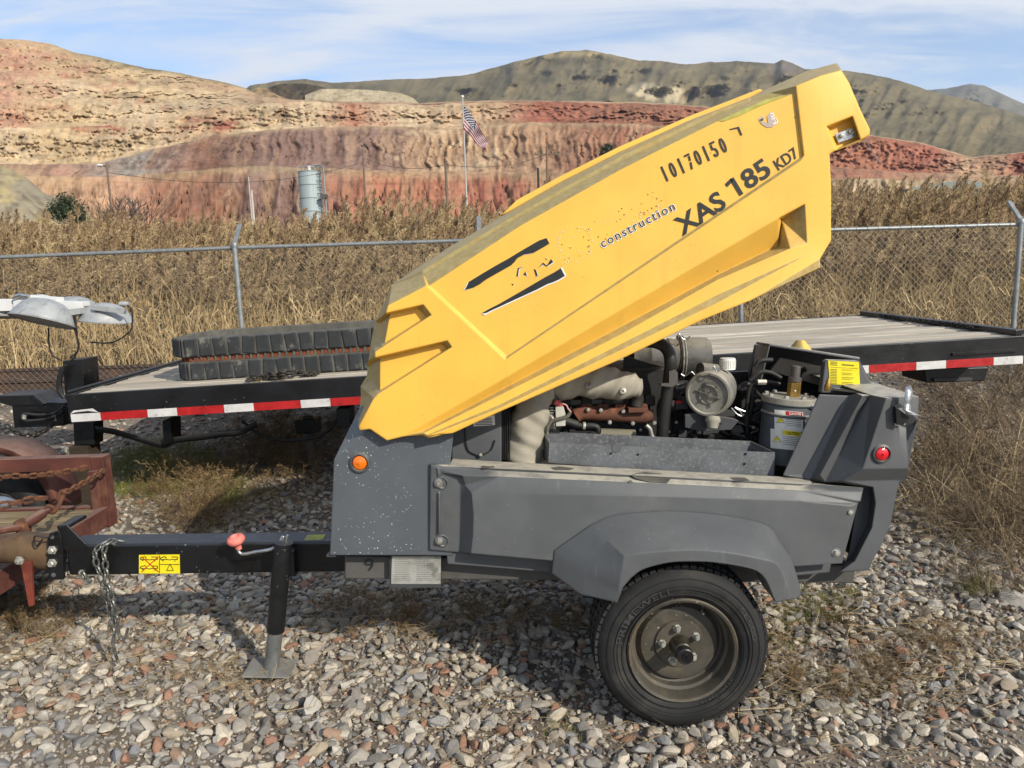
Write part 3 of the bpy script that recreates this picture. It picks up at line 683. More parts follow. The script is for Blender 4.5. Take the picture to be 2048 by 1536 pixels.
for q_ in scr: film('stripe_remnant', [grow(q_, 1.2, .8)], M_wh, DY+.0004); film('stripe_remnant', [q_], M_dk, DY)
mb = MB(); lettering(mb, 'XAS', W(1364, 472, DY), W(1455, 412, DY), .076, NRM*.0004, offset=.022); lettering(mb, '185', W(1479, 391, DY), W(1545, 347, DY), .076, NRM*.0004, offset=.022)
lettering(mb, 'KD7', W(1557, 341, DY), W(1599, 312, DY), .045, NRM*.0004, offset=.014); mb.slab([(1450, 368), (1462, 356), (1467, 361), (1455, 374)], DY-.0004, DY+.0004); mb.build('model_lettering', M_dk, hood_o, smooth=0)
# stencilled fleet number, strokes with stencil bridges
def stencil(txt, p0, p1, h, parent):
    p0 = Vector(p0); p1 = Vector(p1); d = (p1-p0); n = len(txt); cell = d.length/n; d.normalize(); up = Vector((-d.z, 0, d.x))
    mb = MB(); w = cell*.62; t = w*.36
    def P(x, y): return tuple(p0+d*x+up*y+NRM*.0004)
    def quad(x0, y0, x1, y1, sk=0): mb.add([P(x0, y0), P(x1, y0), P(x1+sk, y1), P(x0+sk, y1)], [(0, 1, 2, 3)])
    def arc(cx, cy, rx, ry, a0, a1, tt, m=8):
        V = []
        for i in range(m+1):
            a = RAD(a0+(a1-a0)*i/m); c, s = math.cos(a), math.sin(a); V += [P(cx+rx*c, cy+ry*s), P(cx+(rx-tt)*c, cy+(ry-tt)*s)]
        mb.add(V, [(2*i, 2*i+2, 2*i+3, 2*i+1) for i in range(m)])
    for i, c in enumerate(txt):
        x = i*cell+cell*.16
        if c == '1': quad(x+w*.3, 0, x+w*.3+t, h); 
        elif c == '0': arc(x+w/2, h/2, w/2, h/2, 100, 260, t); arc(x+w/2, h/2, w/2, h/2, -80, 80, t)
        elif c == '7': quad(x, h-t, x+w, h); quad(x+w*.2, 0, x+w*.2+t, h*.45, w*.25); quad(x+w*.48, h*.52, x+w*.48+t, h-t*1.25, w*.12)
        elif c == '5': quad(x, h-t, x+w, h); quad(x, h*.5, x+t, h-t*1.2); arc(x+w*.45, h*.3, w*.52, h*.3, -80, 110, t); arc(x+w*.45, h*.3, w*.52, h*.3, 190, 262, t, 4)
    return mb.build('stencilled_number', M_dk, parent, smooth=0)
stencil('10170150', W(1328, 366, DY), W(1461, 301, DY), .062, hood_o)
film('stencil_mark', [[(1459, 258), (1478, 253), (1485, 270), (1481, 271), (1475, 257), (1460, 260)]], M_dk)
mb = MB(); lettering(mb, 'construction', W(1204, 497, DY), W(1353, 418, DY), .036, NRM*.0001, offset=.05, spacing=1.25); mb.build('lettering_outline', M_wh, hood_o, smooth=0)
mb = MB(); lettering(mb, 'construction', W(1205.5, 495.5, DY), W(1351.5, 418.5, DY), .036, NRM*.0012, offset=.004, spacing=1.25); mb.build('lettering', M_dk, hood_o, smooth=0)
# ghost of the peeled-off badge: a few fragments of glue and vinyl
fr = random.Random(5); g1, g2 = [], []
for cx, cy, sx, sy, n in ((1150, 490, 30, 32, 26), (1215, 452, 40, 24, 22), (1290, 415, 36, 24, 26)):
    for k in range(n):
        a = fr.uniform(-1, 1)*sx; bq = fr.uniform(-1, 1)*sy-a*.45; s = fr.uniform(.5, 1.0); u, v = cx+a, cy+bq
        (g1 if k % 2 else g2).append([(u-s, v-s), (u+s, v-s), (u+s, v+s), (u-s, v+s)])
hexa = [(1116, 497), (1117, 470), (1140, 452), (1175, 458), (1185, 480), (1180, 510), (1150, 525), (1118, 500)]
for i in range(len(hexa)-1):
    for k in range(9):
        if fr.random() < .45: continue
        t_ = (k+fr.random())/9; u = hexa[i][0]+(hexa[i+1][0]-hexa[i][0])*t_; v = hexa[i][1]+(hexa[i+1][1]-hexa[i][1])*t_; g2.append([(u-.9, v-.5), (u+.9, v-.5), (u+.9, v+.5), (u-.9, v+.5)])
film('badge_remnant', g1, M_dk)['kind'] = 'stuff'; film('badge_remnant', g2, M_wh)['kind'] = 'stuff'
M_stk = mk('peeling_grey_sticker', 'b0a094', .6, var=.15, scale=20)
film('torn_sticker', [[(1517, 238), (1524, 231), (1529, 236), (1526, 244), (1536, 246), (1534, 232), (1541, 224), (1544, 223), (1553, 247), (1545, 254), (1534, 255), (1523, 248)]], M_stk)
mb = MB(); lettering(mb, 'Fin', W(1546, 249, DY), W(1540, 227, DY), .022, NRM*.0008, offset=.01); mb.build('sticker_lettering', M_wh, hood_o, smooth=0)
film('sticker_mark', [[(1520, 239), (1527, 236), (1526, 241), (1521, 242)]], M_dk, DY-.0008)
M_scr = mk('faded_green_residue', 'a8a553', .8, var=.2, scale=30)
film('label_residue', [[(1437, 241), (1470, 226), (1532, 199), (1584, 187), (1560, 196), (1520, 212), (1480, 231), (1446, 243)]], M_scr, DY)

# ---- front cowl of the body ---------------------------------------
FY = 3.125
mb = MB()
side = [(659, 1111, FY), (667, 921, FY), (732, 862, FY), (900, 858, FY), (900, 935, FY), (905, 1112, FY)]
A = PX(side); B = [Vector((p.x, 2*YC-p.y, p.z)) for p in A]; n = len(A)
crown = PX([(667, 921, FY+.09), (721, 812, FY+.13), (760, 805, FY+.13)]); crownB = [Vector((p.x, 2*YC-p.y, p.z)) for p in crown]
fl = PX([(659, 1111, FY+.06)])[0]
mb.add(A, [tuple(range(n))]); mb.add(B, [tuple(range(n))])
a0, a1, a2, a3 = A[0], A[1], A[2], A[3]
c0, c1, c2 = crown; d0, d1, d2 = crownB
mb.add([a1, a2, c1, a3, c2, B[1], B[2], d1, B[3], d2, a0, B[0], A[5], B[5]], [(0, 1, 2), (1, 3, 4, 2), (5, 7, 6), (6, 7, 9, 8), (0, 2, 7, 5), (2, 4, 9, 7), (10, 0, 5, 11), (10, 11, 13, 12), (4, 3, 8, 9)])
cowl = mb.build('front_cowl', M_gpaint, comp, smooth=20, bevel=.006, seg=3, merge=.0005)
MB().slab([(653, 1110), (672, 1110), (672, 1114), (653, 1114)], FY+.01, FY+.05).build('drain_lip', M_gdark, cowl)
def lamp(u, v, Y, r, lens, parent, name):
    p = W(u, v, Y); ob = MB().lathe([(r*1.42, .01), (r*1.42, -.004), (r*1.36, -.010), (r*1.12, -.013), (r*1.05, -.006), (r*1.05, .004)], p, (0, 1, 0), 28).build(name, mk('lamp_bezel', '4b4d4e', .5, dust=('9a9484', .5)), parent)
    l = MB().lathe([(0, -.016), (r*.55, -.014), (r*.9, -.009), (r, -.002), (r, .006)], p, (0, 1, 0), 28).build('lens', lens, ob)
    MB().lathe([(0, -.0195), (r*.16, -.019), (r*.2, -.015)], p, (0, 1, 0), 10).build('lens_boss', lens, ob); return ob
lamp(720, 925, FY, .031, M_amber, comp, 'marker_lamp')
# painted 9
mb = MB(); lettering(mb, '9', W(733, 1142, 3.195), W(751, 1138, 3.195), .056, NRM*.001, offset=.0); 

# ---- frame and belly ----------------------------------------------
fb = MB(); fb.slab([(689, 1112), (1714, 1132), (1708, 1168), (1100, 1162), (688, 1159)], 3.20, 4.0); frame = fb.build('frame', M_frame, comp, bevel=.01)
mb.build('painted_mark', M_dk, frame, smooth=0)
pl = MB().slab([(779, 1112), (882, 1112), (882, 1176), (779, 1176)], 3.165, 3.19).build('plate_bracket', M_gdark, frame, bevel=.002)
MB().slab([(784, 1113), (882, 1113), (881, 1168), (782, 1168)], 3.161, 3.164).build('identification_plate', M_plate, pl)
fine = []
for r in range(12):
    v = 1119+r*3.7
    for k in range(2): fine.append([(789+k*44, v), (789+k*44+random.uniform(22, 36), v), (789+k*44+30, v+.8), (789+k*44, v+.8)])
fine += [[(853, 1126+i*2.6), (868, 1126+i*2.6), (868, 1127.2+i*2.6), (853, 1127.2+i*2.6)] for i in range(3)]+[[(847, 1126), (849, 1126), (849, 1128), (847, 1128)], [(848, 1131), (850, 1131), (850, 1133), (848, 1133)]]
film('plate_print', fine, flat('print_grey', '6a6a66', .6), 3.1600, pl, .0006)['kind'] = 'stuff'
for u, v in ((784, 1165), (879, 1165), (785, 1116), (880, 1116)): MB().lathe([(0, -.003), (.003, -.002), (.004, 0)], W(u, v, 3.161), (0, 1, 0), 8).build('rivet', M_nut, pl)

# ---- side panel ----------------------------------------------------
SY = 3.045
so_ = [(859, 927, 3.115), (898, 929, 3.125), (905, 917, 3.22), (1000, 923, 3.22), (1300, 939, 3.22), (1617, 956, 3.22), (1630, 966, 3.17), (1659, 969, 3.15), (1727, 975, 3.10), (1721, 1003, 3.06), (1717, 1003, 3.06), (1684, 1127, 3.065),
       (1589, 1133, SY), (1350, 1128, SY), (1108, 1122, SY), (942, 1107, SY), (919, 1105, 3.115), (859, 1100, 3.115)]
sl_ = [
  [(862, 931, 3.105), (898, 933, 3.105), (1000, 937, 3.105), (1300, 952, 3.105), (1625, 969, 3.105), (1727, 975, 3.10)],
  [(898, 933, 3.105), (898, 929, 3.125)],
  [(875, 936, 3.10), (1000, 941, 3.112), (1300, 956, 3.112), (1600, 971, 3.108)],
  [(872, 945, 3.10), (925, 951, 3.075), (1000, 953, 3.068), (1300, 966, 3.068), (1600, 981, 3.068), (1726, 984, 3.075)],
  [(921, 955, 3.105), (930, 970, 3.09), (943, 986, SY+.006), (1300, 993, SY+.004), (1600, 1002, SY+.004), (1717, 1006, SY+.02)],
  [(921, 955, 3.105), (919, 1105, 3.115)], [(943, 986, SY+.006), (947, 1030, SY), (946, 1070, SY), (942, 1107, SY)],
  [(881, 945, 3.10), (921, 955, 3.105)],
  [(1702, 1012, SY+.006), (1672, 1127, SY+.01)],
]
spb = MB().relief([so_], sl_)
sp = spb.build('side_panel', M_grey, comp, smooth=32, bevel=.004, seg=2, merge=.0005, solid=.006, dissolve=.5, blim=22)
spb.mirror(YC).build('side_panel', M_grey, comp, smooth=32, merge=.0005, solid=.006)
for q_ in ([(893, 1104), (1110, 1118), (1102, 1145), (895, 1128)], [(1580, 1130), (1662, 1128), (1659, 1145), (1590, 1152)]): MB().slab(q_, 3.13, 3.15).build('panel_lip', M_grey, sp, bevel=.002)
for q_ in ([(876, 985), (880, 985), (881, 1068), (877, 1068)], [(873, 936), (879, 936), (882, 948), (876, 954)]): MB().slab(q_, 3.096, 3.12).build('stiffening_rib', M_grey, sp, bevel=.0015)
M_cup = M_gdark
for u, v, Y in ((878, 965, 3.103), (879.5, 1081, 3.112), (1697, 1022, SY+.02), (1671, 1104, SY+.016)):
    p = W(u, v, Y); s_ = 1 if u < 1000 else -1
    MB().lathe([(.026, .006), (.026, -.003), (.022, -.004), (.021, .002), (.0, .003)], p+Vector((.012*s_, 0, -.002)), (0, 1, 0), 20).build('bolt_cup', M_grey, sp)
    b_ = MB().lathe([(.0, -.009), (.019, -.008), (.0205, .0)], p, (0, 1, 0), 20).build('washer', M_chrome, sp)
    MB().lathe([(.0, -.021), (.0095, -.020), (.0115, -.017), (.0115, -.008)], p, (0, 1, 0), 6).build('bolt_head', M_nut, b_)
def shY(u, v): return float(np.interp(v-(u-1300)*.05, [939, 952, 966, 980], [3.22, 3.105, 3.068, 3.06]))-.005
for poly in ([(1262, 950), (1272, 946), (1290, 944), (1320, 947), (1342, 957), (1334, 966), (1300, 964), (1272, 957)], [(1100, 935), (1120, 933), (1150, 936), (1140, 940), (1110, 940)], [(955, 930), (985, 929), (990, 935), (965, 937)], [(1255, 962), (1262, 960), (1266, 964), (1258, 966)], [(1460, 955), (1490, 955), (1500, 961), (1470, 963)]):
    MB().add([W(u, v, shY(u, v)) for u, v in poly], [tuple(range(len(poly)))]).build('wiped_patch', M_gdark, sp, smooth=0)
# ---- fender --------------------------------------------------------
fa = [(1103, 1146), (1109, 1100), (1181, 1050), (1230, 1030), (1324, 1022), (1389, 1024), (1471, 1034), (1536, 1052), (1562, 1087), (1583, 1120), (1597, 1162), (1602, 1192)]
fbk = [(1233, 1205), (1240, 1160), (1248, 1112), (1290, 1106), (1340, 1102), (1389, 1100), (1454, 1105), (1519, 1117), (1552, 1127), (1566, 1150), (1576, 1179), (1579, 1199)]
fc = [(1234, 1206), (1246, 1175), (1262, 1156), (1288, 1138), (1340, 1125), (1389, 1123), (1438, 1126), (1503, 1138), (1526, 1152), (1537, 1170), (1545, 1190), (1552, 1205)]
fmid = [(1161, 1189), (1172, 1133), (1214, 1080), (1262, 1062), (1333, 1054), (1389, 1054), (1464, 1062), (1530, 1078), (1558, 1103), (1577, 1133), (1589, 1169), (1593, 1197)]
R1 = PX(fa, SY-.004); R2 = PX(fmid, 2.955); R3 = PX(fbk, 2.87); R4 = PX(fc, 2.868); R5 = [p+Vector((0, .17, 0)) for p in R4]
def dens(R, n=4): return cat_pts(R, n)
def densS(R): # keep the three hard front facets straight, round the rest
    return [R[0]+(R[1]-R[0])*k/3 for k in range(3)]+[R[1]+(R[2]-R[1])*k/3 for k in range(3)]+cat_pts(R[2:], 4)
fen = MB().grid([densS(r) for r in (R1, R2, R3, R4, R5)])
fender = fen.build('fender', M_grey, comp, smooth=40, solid=.005, bevel=.012, seg=4, blim=24)
fen.mirror(YC).build('fender', M_grey, comp, smooth=22, solid=.005)

# ---- tail cover ----------------------------------------------------
TY = 3.05
to_ = [(1639, 789, 3.20), (1697, 791, 3.20), (1713, 786, 3.17), (1740, 790, 3.15), (1772, 796, TY), (1788, 797, TY), (1838, 793, TY+.01), (1836, 840, TY), (1816, 937, TY), (1816, 956, TY+.02), (1797, 970, 3.085), (1789, 1006, 3.085), (1781, 1049, 3.085), (1766, 1085, 3.085), (1746, 1121, 3.085), (1738, 1141, 3.09),
       (1679, 1144, 3.09), (1690, 1125, 3.13), (1700, 1100, 3.15), (1715, 1003, 3.16), (1727, 978, 3.16), (1686, 965, 3.10), (1635, 966, 3.20), (1566, 951, 3.20)]
tl_ = [[(1697, 791, 3.20), (1607, 951, 3.20)], [(1713, 786, 3.17), (1622, 958, 3.185)], [(1740, 790, 3.15), (1650, 964, 3.15)], [(1713, 790, 3.165), (1725, 792, 3.125), (1640, 950, 3.125), (1622, 958, 3.185)],
       [(1772, 796, TY), (1725, 938, TY), (1816, 937, TY)], [(1725, 938, TY), (1686, 962, 3.085), (1797, 960, 3.085)],
       [(1746, 974, 3.085), (1751, 1006, 3.085), (1744, 1055, 3.085), (1709, 1123, 3.085), (1679, 1144, 3.09)], [(1727, 978, 3.16), (1740, 976, 3.16), (1740, 1010, 3.16), (1734, 1050, 3.16), (1700, 1118, 3.15)], [(1686, 965, 3.10), (1746, 974, 3.085), (1797, 970, 3.085)],
       [(1788, 797, TY), (1787, 850, TY), (1786, 905, TY)], [(1797, 850, TY+.03), (1813, 855, TY+.03), (1813, 885, TY+.01), (1800, 890, TY)]]
tb = MB().relief([to_], tl_)
tbm = tb.mirror(YC); tail = MB(); tail.v = tb.v[:]; tail.f = tb.f[:]; tail.mi = [0]*len(tb.f); tail.add(tbm.v, tbm.f)
bridge(tail, [(1740, 790, 3.15), (1772, 796, TY), (1838, 793, TY+.01), (1836, 840, TY), (1816, 937, TY), (1816, 956, TY+.02), (1797, 970, 3.085), (1789, 1006, 3.085), (1781, 1049, 3.085), (1766, 1085, 3.085), (1746, 1121, 3.085), (1738, 1141, 3.09)])
tail_o = tail.build('tail_cover', M_grey, comp, smooth=28, bevel=.006, seg=3, merge=.0005, solid=.006, dissolve=.5, blim=22)
lamp(1763, 907, TY, .028, M_red, comp, 'tail_lamp')
# latch
lt = MB().slab([(1789, 817), (1811, 815), (1811, 850), (1789, 852)], TY-.004, TY+.001).build('latch_base', M_chrome, tail_o)
MB().slab([(1791, 813), (1820, 835), (1806, 852), (1793, 848)], TY-.030, TY-.006).build('latch_bracket', M_blk, lt, bevel=.002)
MB().grid([PX(r) for r in ([(1807, 772, TY-.02), (1822, 772, TY-.02)], [(1810, 785, TY-.035), (1825, 784, TY-.035)], [(1808, 805, TY-.04), (1823, 805, TY-.04)], [(1805, 820, TY-.035), (1821, 822, TY-.035)], [(1818, 830, TY-.05), (1842, 832, TY-.05)])]).build('latch_handle', M_chrome, lt, solid=.002)
# instrument hump with the yellow service label
HP = [(1642, 786), (1650, 724), (1656, 720), (1718, 722), (1728, 740), (1742, 764), (1757, 777), (1780, 783), (1806, 786), (1838, 794)]
hb = MB().slab(HP, 3.42, 3.46); hump = hb.build('control_housing', M_grey, comp, bevel=.005)
MB().slab([(1513, 690), (1540, 690), (1720, 721), (1740, 760), (1800, 785), (1800, 800), (1500, 800), (1497, 760)], 3.98, 4.02).build('housing_back', M_gdark, hump, bevel=.004)
MB().add(PX([(1513, 690, 3.98), (1719, 721, 3.98), (1718, 722, 3.44), (1656, 720, 3.44)]), [(0, 1, 2, 3)])
MB().ext(PX([(1512, 688, 3.98), (1720, 719, 3.98), (1719, 721, 3.62), (1537, 692, 3.62)]), (0, 0, .012)).build('housing_top', M_grey, hump, bevel=.004)
MB().ext(PX([(1512, 690, 3.98), (1537, 692, 3.62), (1518, 770, 3.62), (1500, 765, 3.98)]), (.008, 0, 0)).build('housing_cheek', M_grey, hump, bevel=.002)
MB().slab([(1560, 715), (1646, 733), (1642, 772), (1540, 742)], 3.80, 3.82).build('instrument_panel', M_beige, hump, bevel=.003)
MB().tube(PX([(1598, 752, 3.80), (1602, 742, 3.77), (1612, 738, 3.76)]), .012, 8).build('panel_latch', M_blk2, hump)
MB().ext(PX([(1664, 776, 3.42), (1720, 782, 3.30), (1766, 788, 3.30), (1742, 776, 3.42)]), (0, 0, -.01)).build('housing_sill', mk('bare_moulding_edge', '9c978c', .7), hump)
lb = film('service_label', [[(1656, 721), (1718, 724), (1720, 772), (1660, 768)]], M_ylab, 3.417, hump)
tx = [[(1661, 723+i*3), (1675, 723.7+i*3), (1675, 725+i*3), (1661, 724.5+i*3)] for i in range(3)]+[[(1684, 728), (1708, 730), (1708, 732.5), (1684, 730.5)], [(1661, 734), (1716, 737), (1716, 737.6), (1661, 734.6)]]
for i in range(10):
    v = 738+i*3.1; tx.append([(1661, v), (1674, v+.6), (1674, v+1.8), (1661, v+1.2)])
    if i % 3 != 1: tx.append([(1684, v+1), (1684+random.uniform(14, 30), v+2), (1706, v+3), (1684, v+2)])
film('label_print', tx, flat('print_olive', '6b661c', .6), 3.4158, lb, .0006)['kind'] = 'stuff'
MB().lathe([(.012, 0), (.014, .02), (.01, .04), (.006, .05), (.004, .06)], W(1654, 782, 3.36), (.1, 0, 1), 10).build('drain_cock', M_brass, hump)
MB().lathe([(.0, .06), (.02, .058), (.05, .02), (.06, 0)], W(1600, 702, 4.06), (0, 0, 1), 16).build('filler_cap', M_yel, hump)

# ---- wheels --------------------------------------------------------
wc = W(1365, 1301, 2.93)
def wheel(c, sgn, mainw=True):
    c = Vector(c); ax = Vector((0, -sgn, 0)); r = .325; rim = .218
    w = thing_part('wheel', comp)
    tp = [(rim, -.012), (rim+.012, .004), (rim+.03, .010), (.262, .016), (.285, .012), (.300, .002), (.311, -.008), (.318, -.024), (.3185, -.05), (.312, -.054), (.312, -.064), (.322, -.068), (.323, -.105), (.315, -.109), (.315, -.121), (.323, -.125), (.322, -.162), (.312, -.166), (.312, -.176), (.3185, -.18), (.318, -.206), (.30, -.232), (.27, -.244), (rim, -.222)]
    tp = [(q if q < .225 else .218+(q-.218)*1.28, h*1.2 if h < 0 else h) for q, h in tp]
    ty = MB().lathe(tp, c, ax, 72).build('tyre', M_tyre, w, smooth=50)
    tr = MB(); N = 66   # tread blocks standing on the carcass
    u = ax.cross(Vector((0, 0, 1))).normalized(); wv = ax.cross(u)
    for k in range(N):
        a0 = 2*math.pi*k/N
        for j, (h, wd, rr, off) in enumerate(((-.028, .030, .318, 0), (-.086, .034, .3225, .35), (-.144, .034, .3225, .7), (-.200, .030, .318, .5))):
            a = a0+off*2*math.pi/N; rr =   .218+(rr-.218)*1.28 if rr < .33 else rr; rad = u*math.cos(a)+wv*math.sin(a); tan = rad.cross(ax)
            R = Matrix((tan, ax, rad)).transposed(); lean = .0
            tr.box(c+ax*h*1.2+rad*(rr+.003), (2*math.pi*rr/N*.74, wd, .012), R @ Matrix.Rotation(.25 if j in (1, 2) else .05, 3, 'Z'))
    t_o = tr.build('tread', M_tyre, ty, smooth=0); t_o['kind'] = 'stuff'
    for rr in (.268, .281, .245, .310): MB().lathe([(rr-.0012, .013), (rr, .0182 if rr < .29 else .0100), (rr+.0012, .011)], c, ax, 72).build('sidewall_ring', M_tyre, ty)
    M_let = mk('tyre_lettering', '333332', .75)
    def arc_text(txt, a_start, a_end, rad, h):
        v, f = text_mesh(txt, .01); x0, x1 = v[:, 0].min(), v[:, 0].max(); P = []
        for x, y in v:
            a = RAD(a_start+(a_end-a_start)*(x-x0)/(x1-x0)); q = rad+y/.729*h
            bulge = np.interp(q, [.23, .254, .271, .298, .316], [.0115, .0150, .0190, .0150, .006])
            P.append(c+Vector((math.cos(a)*q, -bulge*sgn, math.sin(a)*q)))
        MB().add(P, f).build('sidewall_lettering', M_let, ty, smooth=0)
    if mainw:
        arc_text('PRIMEWELL', 170, 98, .251, .029); arc_text('SL500', 38, 8, .283, .018); arc_text('ST205/75R15', -32, -72, .232, .010)
    rm = MB().lathe([(rim+.006, -.006), (rim+.008, .006), (rim+.002, .012), (rim-.008, .008), (rim-.014, -.012), (rim-.018, -.05), (rim-.030, -.056), (rim-.034, -.085), (rim-.045, -.092)], c, ax, 64).build('rim', M_rim, w, smooth=40)
    ds = MB().lathe([(rim-.043, -.090), (.165, -.078), (.158, -.066), (.14, -.062), (.105, -.064), (.100, -.054), (.060, -.050), (.045, -.052), (0, -.052)], c, ax, 56).build('wheel_disc', M_rim, rm, smooth=40)
    hb = MB().lathe([(.045, -.055), (.038, -.03), (.0365, .012), (.030, .016), (.029, .018)], c, ax, 28).build('hub', mk('greasy_hub', '3a362d', .45, .4, var=.3, scale=20, patches=('6a5f48', 9, .5, .7)), w, smooth=40)
    MB().lathe([(.029, .016), (.033, .020), (.033, .052), (.029, .055), (.027, .052), (.012, .052), (.011, .056), (.006, .056), (.005, .052), (0, .052)], c, ax, 28).build('hub_cap', mk('black_hub_cap', '191818', .4, var=.3, scale=20), hb, smooth=40)
    for k in range(5):
        a = RAD(100-72*k); p = c+Vector((math.cos(a)*.075, 0, math.sin(a)*.075))-ax*.052
        MB().lathe([(.018, 0), (.017, .006), (.0125, .010), (.0125, .024), (.009, .030), (.006, .034), (0, .034)], p, ax, 6).build('lug_nut', M_nut, w, smooth=20)
    a = RAD(55); p = c+Vector((math.cos(a)*.165, 0, math.sin(a)*.165))-ax*.07
    MB().cyl(p, p+ax*.03, .005, 8).build('valve_stem', M_nut, w)
    return w
def thing_part(name, parent):
    o = bpy.data.objects.new(name, None); COL.objects.link(o); o.empty_display_size = .1; setp(o, parent, Matrix.Identity(4)); return o
wheel(wc, 1); wheel((wc.x, 2*YC-wc.y, wc.z), -1, False)
MB().beam((wc.x, wc.y+.12, wc.z), (wc.x, 2*YC-wc.y-.12, wc.z), .07, .07).build('axle', M_engine, comp)
MB().beam(W(1372, 1160, 3.25), wc+Vector((0, .30, 0)), .10, .12).build('axle_bracket', M_engine, comp)

# ---- drawbar, jack, coupler ----------------------------------------
TYN = 3.46
a = W(130, 1090, TYN); b = W(700, 1084, TYN); hgt = .152
mb = MB(); ctr = Vector((0, .075, -hgt/2)); mb.beam(a+ctr, b+Vector((.3, 0, -.003))+ctr, .15, hgt); bar = mb.build('drawbar', M_blk, comp, bevel=.014, seg=3)
# coupler flange plate with gusset
fp = MB().slab([(95, 1076), (99, 1066), (117, 1062), (121, 1070), (126, 1100), (126, 1160), (97, 1160), (94, 1120)], TYN-.012, TYN+.012)
flg = fp.build('coupler_flange', M_blk, comp, bevel=.004)
MB().slab([(95, 1076), (99, 1066), (117, 1062), (121, 1070), (126, 1100), (126, 1160), (97, 1160), (94, 1120)], TYN+.138, TYN+.160).build('coupler_flange', M_blk, comp, bevel=.004)
MB().slab([(118, 1054), (133, 1050), (172, 1089), (172, 1100), (118, 1100)], TYN-.006, TYN+.004).build('gusset', M_blk, comp, bevel=.002)
MB().ext(PX([(113, 1052, TYN), (137, 1049, TYN), (140, 1056, TYN), (116, 1062, TYN)]), (0, .15, 0)).build('flange_top', M_blk, flg, bevel=.003)
for u, v in ((105, 1100), (105, 1126)):
    MB().lathe([(0, -.022), (.012, -.022), (.016, -.018), (.016, -.004), (.022, -.003), (.022, 0)], W(u, v, TYN-.012), (0, 1, 0), 6).build('flange_bolt', M_nut, flg)
for u, v in ((104, 1074), (107, 1150)): MB().lathe([(.0, -.0015), (.010, -.001), (.011, .001)], W(u, v, TYN-.012), (0, 1, 0), 16).build('bolt_hole', mk('primer_grey', '55585a', .7), flg)
# cast coupler head, mud coloured
cp = MB(); pr = []
for (u, v, ry, rz) in ((118, 1105, .062, .092), (85, 1103, .066, .09), (55, 1097, .072, .082), (25, 1096, .078, .07), (-5, 1098, .085, .062), (-40, 1100, .080, .058), (-80, 1102, .05, .04)):
    c0 = W(u, v, TYN+.075); pr.append([c0+Vector((0, math.cos(q)*ry*1.05, math.sin(q)*rz)) for q in [2*math.pi*i/16 for i in range(17)]])
cp.grid(pr); M_cast = mk('muddy_cast_coupler', '57432c', .75, var=.3, scale=10, patches=('4a2f22', 8, .45, .7), bump=.5, bscale=40)
coup = cp.build('coupler', M_cast, comp, smooth=50)
MB().lathe([(0, -.02), (.013, -.018), (.015, -.004), (.022, -.003), (.022, .004)], W(39, 1121, TYN-.012), (0, 1, 0), 6).build('coupler_bolt', M_nut, coup)
MB().ext(PX([(40, 1124), (62, 1122), (66, 1212), (57, 1214)], TYN-.006), (0, .018, 0)).build('coupler_lever', mk('rusty_red_steel', '6e2f20', .8, var=.3, scale=12, patches=('8a4a2c', 8, .5, .7)), coup, bevel=.003)
for u0 in (0,):
    MB().tube(cat_pts(PX([(112, 1063), (95, 1075), (70, 1072), (72, 1092), (86, 1078)], TYN-.02)), .004, 6).build('tie_wire', M_blk2, flg)
# warning label on drawbar
lab = MB().slab([(278, 1110), (359, 1109), (360, 1147), (278, 1147)], TYN-.0025, TYN-.0008).build('drawbar_label', M_ylab, bar, smooth=0)
def strokes(segs, w, mat, Y, parent, name):
    mb = MB()
    for (u0, v0, u1, v1) in segs:
        p = W(u0, v0, Y); q = W(u1, v1, Y); mb.beam(p, q, .0008, w, up=(0, 0, 1) if abs((q-p).z) < (q-p).length*.95 else (1, 0, 0))
    o = mb.build(name, mat, parent, smooth=0); o['kind'] = 'stuff'; return o
cars = []
for (x, y) in ((281, 1113), (281, 1131), (321, 1113)):
    cars += [(x, y+3, x+9, y), (x+9, y, x+12, y+4), (x, y+6, x+12, y+6), (x+20, y+6, x+34, y+6), (x+22, y+1, x+34, y+1), (x+12, y+6, x+20, y+7), (x+3, y+8, x+6, y+8), (x+27, y+9, x+30, y+9), (x, y+2, x, y+6), (x+34, y+1, x+34, y+6)]
strokes(cars, .0035, M_dk, TYN-.0034, lab, 'label_pictogram')
strokes([(283, 1113, 317, 1144), (283, 1144, 317, 1113)], .004, M_rlab, TYN-.0040, lab, 'label_cross')
strokes([(333, 1141, 340, 1128), (340, 1128, 347, 1141), (333, 1141, 347, 1141), (319, 1111, 319, 1146), (319, 1129, 359, 1129)], .0028, M_dk, TYN-.0034, lab, 'label_triangle')
MB().ext(PX([(607, 1083, TYN), (645, 1083, TYN), (645, 1083, TYN), (607, 1083, TYN)]), (0, .1, 0))
p = W(605, 1084.5, TYN); q = W(643, 1084, TYN); MB().box((p+q)/2+Vector((0, .06, .002)), ((q-p).length, .07, .002)).build('faded_label', M_scr, bar, smooth=0)
